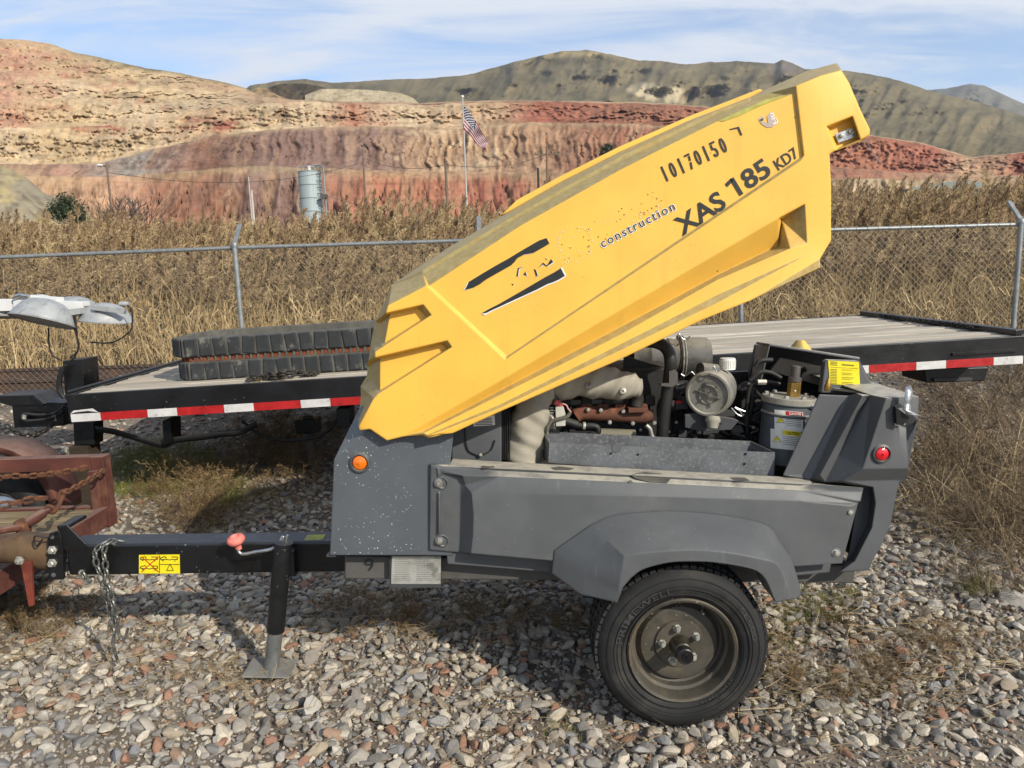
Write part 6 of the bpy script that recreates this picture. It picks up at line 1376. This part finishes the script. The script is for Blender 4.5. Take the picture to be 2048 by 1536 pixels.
# bare trees and bush near the gravel heap
M_bark = mk('grey_twigs', '4b443c', .95, var=.2, scale=3, bump=0)
def bare_tree(u, vtop, D, label, spread, seed):
    t_ = W(u, vtop, D); H = t_.z+.6; rr = random.Random(seed); tr_ = thing('bare_tree', label, 'tree', (t_.x, D, -.6), 'leafless trees by the gravel heap'); trunk = MB(); crown = MB()
    def grow(p, d, L, r, lev):
        mb = trunk if lev == 0 else crown; q = p+d*L*.5+Vector((rr.uniform(-.1, .1), rr.uniform(-.1, .1), 0))*L*.4; e = p+d*L
        mb.tube([p, q, e], [r, r*.8, r*.6], 5 if lev < 2 else 3, caps=False)
        if lev < 5:
            for k in range(3 if lev < 2 else rr.choice((2, 3))):
                nd = (d+Vector((rr.uniform(-1, 1), rr.uniform(-1, 1), rr.uniform(-.1, .7)))*.62).normalized(); nd = Vector((nd.x*spread, nd.y*spread, nd.z)).normalized(); grow(p+d*L*rr.uniform(.65, 1), nd, L*rr.uniform(.6, .78), max(r*.5, .016), lev+1)
    for k in range(3): grow(Vector((t_.x+rr.uniform(-.5, .5), D, -.6)), Vector((rr.uniform(-.35, .35), rr.uniform(-.3, .3), 1)).normalized(), H*.38, .11, 0)
    trunk.build('trunk', M_bark, tr_); crown.build('crown', M_bark, tr_, smooth=0)
bare_tree(258, 368, 62, 'leafless grey tree with a wide fan of twigs beside the lamp pole', 1.1, 4); bare_tree(200, 385, 64, 'smaller leafless tree between the green bush and the lamp pole', 1.1, 9)
def leaf_crown(name, c, rx, ry, rz, n, s, mat, par, seed):
    g = np.random.default_rng(seed); cl = g.normal(size=(max(6, n//90), 3)); cl /= np.linalg.norm(cl, axis=1)[:, None]; cl *= g.uniform(.35, 1, (len(cl), 1))
    k = g.integers(0, len(cl), n); p = cl[k]+g.normal(size=(n, 3))*.2; p = p*np.array([rx, ry, rz])+np.array(c); d = g.normal(size=(n, 3)); d /= np.linalg.norm(d, axis=1)[:, None]; e = np.cross(d, g.normal(size=(n, 3))); e /= np.linalg.norm(e, axis=1)[:, None]
    sz = s*g.uniform(.6, 1.4, (n, 1)); V = np.stack([p-d*sz, p+e*sz*.5, p+d*sz, p-e*sz*.5], 1).reshape(-1, 3); me = bpy.data.meshes.new(name); me.from_pydata(V.tolist(), [], np.arange(4*n).reshape(-1, 4).tolist()); me.update(); return link_mesh(name, me, mat, par)
M_leafd = mk('juniper_green', '39432c', .85, var=.35, scale=2, bump=0)
bsh = thing('evergreen_bush', 'rounded dark green bush at the foot of the gravel heap', 'bush', W(135, 450, 58)); q = W(138, 418, 58); leaf_crown('crown', q, 1.25, 1.0, .95, 2600, .10, M_leafd, bsh, 5); MB().cyl((q.x, 58, -.6), q, .1, 8, .04).build('trunk', M_bark, bsh)
q = W(1216, 300, 320); jb = thing('ridge_shrub', 'dark shrub on the quarry terrace just above the yellow hood', 'bush', W(1216, 318, 320)); leaf_crown('crown', q, 3.2, 2.5, 2.6, 900, .5, M_leafd, jb, 6); MB().cyl(q-Vector((0, 0, 5)), q, .3, 6, .1).build('trunk', M_bark, jb)

# ================================================================== SCATTERED STUFF
def scatter(name, pts, rot, scl, idx, protos, kind='stuff'):
    coll = bpy.data.collections.new(name+'_shapes')
    for i, me in enumerate(protos):
        o = bpy.data.objects.new('%s_shape_%02d' % (name, i), me); coll.objects.link(o)
    me = bpy.data.meshes.new(name); n = len(pts); me.vertices.add(n); me.vertices.foreach_set('co', np.asarray(pts, np.float32).reshape(-1))
    a = me.attributes.new('rot', 'FLOAT_VECTOR', 'POINT'); a.data.foreach_set('vector', np.asarray(rot, np.float32).reshape(-1))
    a = me.attributes.new('scl', 'FLOAT_VECTOR', 'POINT'); a.data.foreach_set('vector', np.asarray(scl, np.float32).reshape(-1))
    a = me.attributes.new('idx', 'INT', 'POINT'); a.data.foreach_set('value', np.asarray(idx, np.int32))
    me.update(); o = link_mesh(name, me, None)
    if protos[0].materials: me.materials.append(protos[0].materials[0])
    ng = bpy.data.node_groups.new(name+'_nodes', 'GeometryNodeTree')
    ng.interface.new_socket('Geometry', in_out='INPUT', socket_type='NodeSocketGeometry'); ng.interface.new_socket('Geometry', in_out='OUTPUT', socket_type='NodeSocketGeometry')
    N = ng.nodes.new; gi = N('NodeGroupInput'); go = N('NodeGroupOutput'); ci = N('GeometryNodeCollectionInfo'); ci.inputs['Collection'].default_value = coll; ci.inputs['Separate Children'].default_value = True; ci.inputs['Reset Children'].default_value = True
    ip = N('GeometryNodeInstanceOnPoints'); ip.inputs['Pick Instance'].default_value = True
    def attr(nm, typ):
        x = N('GeometryNodeInputNamedAttribute'); x.data_type = typ; x.inputs['Name'].default_value = nm; return x.outputs['Attribute']
    e2 = N('FunctionNodeEulerToRotation'); L = ng.links.new
    L(gi.outputs[0], ip.inputs['Points']); L(ci.outputs[0], ip.inputs['Instance']); L(attr('idx', 'INT'), ip.inputs['Instance Index'])
    L(attr('rot', 'FLOAT_VECTOR'), e2.inputs[0]); L(e2.outputs[0], ip.inputs['Rotation']); L(attr('scl', 'FLOAT_VECTOR'), ip.inputs['Scale']); L(ip.outputs[0], go.inputs[0])
    m = o.modifiers.new('scatter', 'NODES'); m.node_group = ng; o['kind'] = kind; return o

# stones -----------------------------------------------------------
def stone_mesh(seed, sub=2):
    bm = bmesh.new(); bmesh.ops.create_icosphere(bm, subdivisions=sub, radius=1.0); g = np.random.default_rng(seed)
    sh = Vector((1, g.uniform(.62, .95), g.uniform(.42, .72)))
    planes = [(Vector(g.normal(size=3)).normalized(), g.uniform(.50, .82)) for _ in range(g.integers(6, 12))]; ph = g.uniform(0, 9, 6)
    for v in bm.verts:
        p = v.co.copy()
        for n, d in planes:
            h = p.dot(n)
            if h > d: p -= n*(h-d)*.95
        k = 1+.06*math.sin(p.x*3.1+ph[0])*math.sin(p.y*2.7+ph[1])+.04*math.sin(p.z*5+p.x*4+ph[2])
        v.co = Vector((p.x*sh.x, p.y*sh.y, p.z*sh.z))*k
    me = bpy.data.meshes.new('stone'); bm.to_mesh(me); bm.free(); me.polygons.foreach_set('use_smooth', [True]*len(me.polygons)); me.set_sharp_from_angle(angle=RAD(24)); me.materials.append(M_stone); return me
t = NT('river_stone'); oi = t.N('ShaderNodeObjectInfo'); cr = t.N('ShaderNodeValToRGB'); t.L(oi.outputs['Random'], cr.inputs[0]); cr.color_ramp.interpolation = 'CONSTANT'
stops = ['9a9791', 'aca8a0', 'b8b1a5', '84817d', 'c4bcac', 'a59f96', '7b7a79', 'cdc5b5', 'aa9f8c', '98918a', 'bcb8b0', 'a29585', '8d8983', 'd4ccbd', 'a68c78', '9d9b98', 'bab2a0', '8c8d90', 'a07c69', 'c0b8aa', '93918b', 'a8a39a', 'b3aca1', '9c9386']
while len(cr.color_ramp.elements) < len(stops): cr.color_ramp.elements.new(.5)
for i, c in enumerate(stops): cr.color_ramp.elements[i].position = i/len(stops); cr.color_ramp.elements[i].color = (*lin(c), 1)
ov = t.N('ShaderNodeVectorMath', operation='ADD'); t.L(t.tc.outputs['Object'], ov.inputs[0]); cx = t.N('ShaderNodeCombineXYZ'); t.L(t.math('MULTIPLY', oi.outputs['Random'], 91.), cx.inputs[0]); t.L(cx.outputs[0], ov.inputs[1])
nn = t.noise(2.2, 7, .7, vec=ov.outputs[0]); col = t.mix(t.rng(nn, .3, .75, 0, .55), cr.outputs[0], t.mix(1., cr.outputs[0], (.55, .52, .48), 'MULTIPLY')); col = t.mix(t.rng(t.noise(9, 3, .6, vec=ov.outputs[0]), .6, .75, 0, .4), col, lin('b9b2a2'))
col = t.mix(1., col, (.87, .85, .81), 'MULTIPLY'); t.L(col, t.b.inputs['Base Color']); t.b.inputs['Roughness'].default_value = .85; t.b.inputs['Specular IOR Level'].default_value = .3; t.bump(t.noise(7, 5, .65, vec=ov.outputs[0]), .5, .12)
M_stone = t.m
stones = [stone_mesh(100+i) for i in range(20)]+[stone_mesh(200+i, 1) for i in range(10)]
def zone(y0, y1, cell, smin, smax, g, power=2.2, lo=0, hi=20, keep=1.0, xpad=.7, xr=None, sink=.32):
    area = []
    ys = np.arange(y0, y1, cell)
    for y in ys:
        hw = .95*y+xpad; xs = np.arange(-hw, hw, cell); area.append(np.stack([xs, np.full_like(xs, y)], 1))
    P = np.concatenate(area); P = P+g.uniform(-.5, .5, P.shape)*cell*1.1
    if xr: P = P[(P[:, 0] > xr[0]) & (P[:, 0] < xr[1])]
    P = P[g.random(len(P)) < keep]; n = len(P)
    s = smin+(smax-smin)*g.random(n)**power; z = gz(P[:, 0], P[:, 1])+s*sink*g.uniform(.6, 1.6, n)
    rot = np.stack([g.normal(0, .35, n), g.normal(0, .35, n), g.uniform(0, 6.28, n)], 1)
    sc_ = s[:, None]*np.stack([g.uniform(.85, 1.45, n), g.uniform(.8, 1.05, n), g.uniform(.7, 1.1, n)], 1)
    return np.concatenate([P, z[:, None]], 1), rot, sc_, g.integers(lo, hi, n)
g = np.random.default_rng(77)
Z = [zone(1.9, 4.6, .043, .013, .042, g, 1.7), zone(1.9, 4.6, .026, .005, .016, g, 1.4, 20, 30, .95), zone(4.6, 7.5, .056, .014, .042, g, 1.7), zone(7.5, 10.0, .085, .018, .045, g, 1.5, 20, 30), zone(10.0, 12.4, .10, .022, .05, g, 1.3, 20, 30, .85), zone(1.9, 5.5, .30, .036, .062, g, 2.4, 0, 20, .5, sink=.42)]
# bare, finer ground at lower right
def thin(zz):
    p = zz[0]; u = NA.fbm(p[:, 0]*.9+70, p[:, 1]*.9+30, 3); m = sstep(.46, .62, u)*sstep(-.2, .5, p[:, 0])*(1-sstep(3.4, 4.2, p[:, 1]))
    k = g.random(len(p)) > m*.75; return [x[k] for x in zz]
Z = [thin(Z[0]), Z[1], Z[2], Z[3], Z[4], thin(Z[5])]
P, R_, S_, I_ = [np.concatenate([z[i] for z in Z]) for i in range(4)]
scatter('gravel', P, R_, S_, I_, stones)

# reeds ---------------------------------------------------------------
def reed_mat(nm, a, b, c):
    t = NT(nm); oi = t.N('ShaderNodeObjectInfo'); at = t.N('ShaderNodeAttribute'); at.attribute_name = 'tint'
    c1 = t.mix(oi.outputs['Random'], lin(a), lin(b)); c1 = t.mix(at.outputs['Fac'], c1, lin(c)); t.L(c1, t.b.inputs['Base Color']); t.b.inputs['Roughness'].default_value = .8; t.b.inputs['Specular IOR Level'].default_value = .2
    try: t.b.inputs['Subsurface Weight'].default_value = 0
    except Exception: pass
    return t.m
M_reed = reed_mat('dry_reed', 'cdb688', 'b39b70', '826b52'); M_reed.use_backface_culling = False
def strip_add(V, F, T, pts, ws, tint, cam=(0, -1, 0)):
    k = len(V)
    for i, p in enumerate(pts):
        d = (pts[min(i+1, len(pts)-1)]-pts[max(i-1, 0)]); sdir = d.cross(Vector(cam))
        sdir = sdir.normalized() if sdir.length > 1e-6 else Vector((1, 0, 0))
        V.append(p-sdir*ws[i]/2); V.append(p+sdir*ws[i]/2); T += [tint, tint]
    for i in range(len(pts)-1): F.append((k+2*i, k+2*i+1, k+2*i+3, k+2*i+2))
def finish(V, F, T, name, mat):
    me = bpy.data.meshes.new(name); me.from_pydata([tuple(v) for v in V], [], F); a = me.attributes.new('tint', 'FLOAT', 'POINT'); a.data.foreach_set('value', T); me.materials.append(mat); me.update(); return me
def reed_clump(seed, n=6, hmin=2.2, hmax=2.85, plume=True, spread=.28, lean=.10):
    rr = random.Random(seed); V, F, T = [], [], []
    for _ in range(n):
        b = Vector((rr.uniform(-spread, spread), rr.uniform(-spread, spread), -.1)); H = rr.uniform(hmin, hmax); ln = Vector((rr.gauss(.03, lean*.6), rr.gauss(0, lean*.6), 1)); az = rr.uniform(0, 6.28)
        pts = [b+Vector((ln.x*H*t*t*.9, ln.y*H*t*t*.9, H*t)) for t in (0, .3, .6, .85, 1)]; cm = Vector((math.cos(az), math.sin(az), 0))
        tn = rr.uniform(0, .35)
        strip_add(V, F, T, pts, [.013, .012, .010, .008, .006], tn); strip_add(V, F, T, pts, [.013, .012, .010, .008, .006], tn, (1, 0, 0))
        for k in range(rr.randint(1, 3)):   # leaves
            t0 = rr.uniform(.25, .85); p = b+Vector((ln.x*H*t0*t0*.9, ln.y*H*t0*t0*.9, H*t0)); a = rr.uniform(0, 6.28); L = rr.uniform(.2, .4); d = Vector((math.cos(a)*.6, math.sin(a)*.6, 0)); dr = rr.uniform(-.3, .3)
            strip_add(V, F, T, [p, p+d*L*.4+Vector((0, 0, L*.35)), p+d*L*.8+Vector((0, 0, L*(.45-dr))), p+d*L+Vector((0, 0, L*(.3-dr*1.6)))], [.012, .016, .010, .002], rr.uniform(0, .5), (rr.uniform(-1, 1), -1, rr.uniform(-.5, .5)))
        if plume:
            tip = pts[-1]; a = rr.gauss(.2, .9); dd = Vector((math.cos(a), math.sin(a)*.7, 0)); L = rr.uniform(.30, .44); tint0 = rr.choice((.35, .6, .8, 1.0))
            ax = [tip+Vector((0, 0, -L*.35))+dd*L*.34*t*t+Vector((0, 0, L*(t-.22*t*t*t))) for t in [i/7 for i in range(8)]]
            for i in range(7):
                for q in range(8):
                    p = ax[i].lerp(ax[i+1], rr.random()); ang = rr.uniform(0, 6.28); out = Vector((math.cos(ang), math.sin(ang), rr.uniform(.9, 2.0)))*rr.uniform(.3, 1)+dd*rr.uniform(.0, .35); l = rr.uniform(.04, .095)*(1.25-.11*i*1.0); e = p+out.normalized()*l; e2_ = e+dd*l*.3+Vector((0, 0, -l*.2))
                    strip_add(V, F, T, [p, e, e2_], [.006, .015, .003], min(1, max(0, tint0+rr.uniform(-.3, .3))), (rr.uniform(-.6, .6), -1, rr.uniform(-.3, .6)))
    return finish(V, F, T, 'reed_clump', M_reed)
reeds = [reed_clump(300+i, 6, 2.05, 2.65) for i in range(10)]+[reed_clump(330+i, 12, .35, 1.3, False, .35, .34) for i in range(4)]
pts, rt, sc_, ix = [], [], [], []
for y in np.arange(12.75, 19.5, .30):
    hw = 1.1*y+1.2
    for x in np.arange(-hw, hw, .25 if y < 15 else .31):
        px, py = x+g.uniform(-.16, .16), y+g.uniform(-.16, .16); hgt = .86+.26*NA.fbm(np.array(px*.35+5.), np.array(py*.35), 3)*1.0+(.05 if px > 3 else 0)+.02*(py-12.7)*.4
        fr_ = np.clip((py-12.7)/2.6, 0, 1); hgt *= .56+.44*fr_**.8
        pts.append((px, py, .34-.5*float(sstep(13, 60, py)))); rt.append((g.normal(0, .05), g.normal(0, .05), g.uniform(-.5, .5))); h_ = hgt*g.uniform(.86, 1.10); sc_.append((1, 1, h_)); ix.append(g.integers(0, 10))
for y in np.arange(12.45, 13.4, .25):
    for x in np.arange(-15.5, 15.5, .22): pts.append((x+g.uniform(-.1, .1), y+g.uniform(-.1, .1), .36)); rt.append((g.normal(0, .12), g.normal(0, .12), g.uniform(0, 6.28))); s_ = g.uniform(.7, 1.25); sc_.append((s_, s_, s_)); ix.append(g.integers(10, 14))
scatter('reed_bed', pts, rt, sc_, ix, reeds)

# dry weeds and grass -------------------------------------------------
M_weed = reed_mat('dry_weed', '97825c', '7c6849', '5b4632'); M_straw = reed_mat('straw', 'bca985', 'a4906b', '8a7656'); M_grass = reed_mat('green_grass', '4c5c2a', '626d35', '857d46'); M_brush = reed_mat('brown_brush', '8a795f', '726350', '5a4d3f')
def twig(seed, mat, H=.35, n=7, lev=3, wid=.0035, flatn=.5):
    rr = random.Random(seed); V, F, T = [], [], []
    def grow(p, d, L, w, l):
        e = p+d*L; m = p+d*L*.5+Vector((rr.uniform(-1, 1), rr.uniform(-1, 1), rr.uniform(-1, 1)))*L*.08; tn = rr.random(); strip_add(V, F, T, [p, m, e], [w, w*.8, w*.5], tn, (rr.uniform(-.3, .3), -1, rr.uniform(0, .8)))
        if l > 0:
            for k in range(rr.randint(2, 4)):
                q = p+d*L*rr.uniform(.35, 1); nd = (d+Vector((rr.gauss(0, .7), rr.gauss(0, .7), rr.gauss(.1, .5)))).normalized(); grow(q, nd, L*rr.uniform(.4, .65), w*.7, l-1)
        elif rr.random() < .6:
            for k in range(2):
                q = e+Vector((rr.gauss(0, 1), rr.gauss(0, 1), rr.gauss(0, 1)))*.006; strip_add(V, F, T, [q, q+Vector((rr.gauss(0, 1), rr.gauss(0, 1), rr.gauss(.3, 1)))*.010], [.004, .002], rr.random())
    for k in range(n):
        a = rr.uniform(0, 6.28); d = Vector((math.cos(a)*flatn, math.sin(a)*flatn, rr.uniform(.35, 1))).normalized(); grow(Vector((rr.gauss(0, .02), rr.gauss(0, .02), 0)), d, H*rr.uniform(.4, .65), wid, lev)
    return finish(V, F, T, 'weed', mat)
def tuft(seed, mat, H=.12, n=26, spread=.05, w=.003, droop=.5):
    rr = random.Random(seed); V, F, T = [], [], []
    for k in range(n):
        a = rr.uniform(0, 6.28); b = Vector((rr.gauss(0, spread), rr.gauss(0, spread), -.005)); h = H*rr.uniform(.4, 1.15); d = Vector((math.cos(a), math.sin(a), 0)); o_ = h*rr.uniform(.15, .9)*droop
        strip_add(V, F, T, [b, b+d*o_*.35+Vector((0, 0, h*.55)), b+d*o_+Vector((0, 0, h*(1-.35*rr.random())))], [w, w*.8, w*.2], rr.random(), (rr.uniform(-1, 1), -1, .2))
    return finish(V, F, T, 'grass_tuft', mat)
def litter(seed, mat):
    rr = random.Random(seed); V, F, T = [], [], []
    for k in range(9):
        a = rr.uniform(0, 6.28); L = rr.uniform(.05, .22); d = Vector((math.cos(a), math.sin(a), rr.uniform(-.05, .18))); b = Vector((rr.gauss(0, .08), rr.gauss(0, .08), rr.uniform(.015, .04))); bend = Vector((rr.gauss(0, .03), rr.gauss(0, .03), 0))
        strip_add(V, F, T, [b, b+d*L*.5+bend, b+d*L], [.0028, .0025, .0012], rr.random(), (0, 0, 1)); strip_add(V, F, T, [b, b+d*L*.5+bend, b+d*L], [.0025, .0022, .001], rr.random())
    return finish(V, F, T, 'straw_litter', mat)
def patch(regions, protos, name, zoff=.0):
    """regions: (u, v, ru, rv, count, smin, smax) blobs on the ground as measured in the photo"""
    pts, rt, sc_, ix = [], [], [], []
    for (u, v, ru, rv, n, a, b) in regions:
        for k in range(n):
            r_ = math.sqrt(g.random()); q = g.uniform(0, 6.28); p = WZ(u+math.cos(q)*ru*r_, v+math.sin(q)*rv*r_, -.02)
            s_ = g.uniform(a, b); pts.append((p.x, p.y, float(gz(p.x, p.y))+zoff)); rt.append((g.normal(0, .12), g.normal(0, .12), g.uniform(0, 6.28))); sc_.append((s_, s_, s_*g.uniform(.8, 1.1))); ix.append(g.integers(0, len(protos)))
    return scatter(name, pts, rt, sc_, ix, protos)
patch([(330, 945, 110, 45, 260, .7, 1.3), (270, 985, 60, 16, 60, .6, 1.0), (440, 970, 50, 45, 110, .7, 1.3), (1640, 1190, 90, 30, 70, .3, .7), (1960, 1165, 40, 20, 26, .4, .8), (1130, 1440, 60, 30, 10, .3, .5), (1580, 1240, 60, 30, 40, .3, .5), (1700, 1350, 220, 60, 30, .2, .45)], [tuft(500+i, M_grass, .13) for i in range(6)], 'green_grass')
patch([(400, 1010, 110, 60, 24, .9, 1.5), (590, 920, 80, 40, 30, 1., 1.5), (480, 920, 40, 30, 7, .8, 1.2), (390, 1030, 60, 40, 7, .9, 1.3), (300, 1020, 30, 40, 4, .6, .9), (560, 970, 80, 30, 9, .6, .9), (1680, 1300, 170, 80, 15, .4, .8), (1850, 1300, 120, 60, 7, .5, .8), (760, 1230, 120, 50, 18, .4, .7), (1000, 1230, 140, 40, 12, .4, .7), (80, 1240, 120, 50, 18, .4, .7)], [twig(600+i, M_weed, .34, 6, 3, .0034) for i in range(6)], 'dry_weeds')
patch([(1960, 900, 130, 110, 78, .8, 1.5), (1930, 1010, 110, 70, 54, .7, 1.2), (2040, 1080, 90, 60, 42, .7, 1.1), (1880, 830, 70, 40, 24, .7, 1.2), (2040, 800, 90, 50, 36, 1.0, 1.5), (2160, 950, 120, 120, 48, .8, 1.4), (1990, 1150, 90, 40, 24, .5, .8)], [twig(700+i, M_brush, .55, 7, 2, .0042, .7) for i in range(6)]+[twig(720+i, M_straw, .7, 3, 1, .0045, .35) for i in range(2)], 'brown_brush')
patch([(1960, 900, 130, 120, 36, 1.2, 2.4), (1940, 1030, 110, 70, 54, .8, 1.5), (2040, 1080, 90, 60, 36, .8, 1.5), (1750, 1290, 230, 110, 30, .5, 1.0), (1950, 1260, 130, 60, 16, .5, .9), (100, 1260, 120, 50, 16, .5, .9), (260, 1310, 80, 40, 11, .5, .9), (480, 1370, 90, 50, 9, .5, 1.0), (760, 1225, 130, 45, 25, .6, 1.0), (980, 1225, 140, 45, 19, .6, 1.0), (330, 970, 130, 60, 36, .8, 1.3), (590, 940, 80, 40, 24, .8, 1.3)], [tuft(800+i, M_straw, .12, 16, .07, .0026, 1.1) for i in range(6)], 'dry_grass')
patch([(300, 1320, 330, 110, 42, .7, 1.3), (700, 1330, 420, 130, 30, .7, 1.2), (1720, 1310, 300, 130, 67, .7, 1.5), (900, 1225, 280, 50, 33, .7, 1.3), (80, 1240, 130, 60, 22, .7, 1.2), (1300, 1490, 700, 40, 16, .6, 1.1), (1920, 1000, 140, 90, 72, 1., 2.), (420, 1010, 180, 60, 54, .8, 1.4)], [litter(900+i, M_straw) for i in range(6)], 'straw_litter', .012)

# thin autumn air between the yard and the hills
hz = NT('thin_air'); hz.n.remove(hz.b); pv = hz.N('ShaderNodeVolumePrincipled'); pv.inputs['Color'].default_value = (.82, .88, 1, 1); pv.inputs['Density'].default_value = .000075; pv.inputs['Anisotropy'].default_value = .2
hz.L(pv.outputs[0], hz.n['Material Output'].inputs['Volume'])
ho = MB().bb((-7500, -5600, -3), (7500, 7500, 1200)).build('haze', hz.m, smooth=0); ho['kind'] = 'stuff'
SC.cycles.volume_step_rate = 10; SC.cycles.volume_max_steps = 16
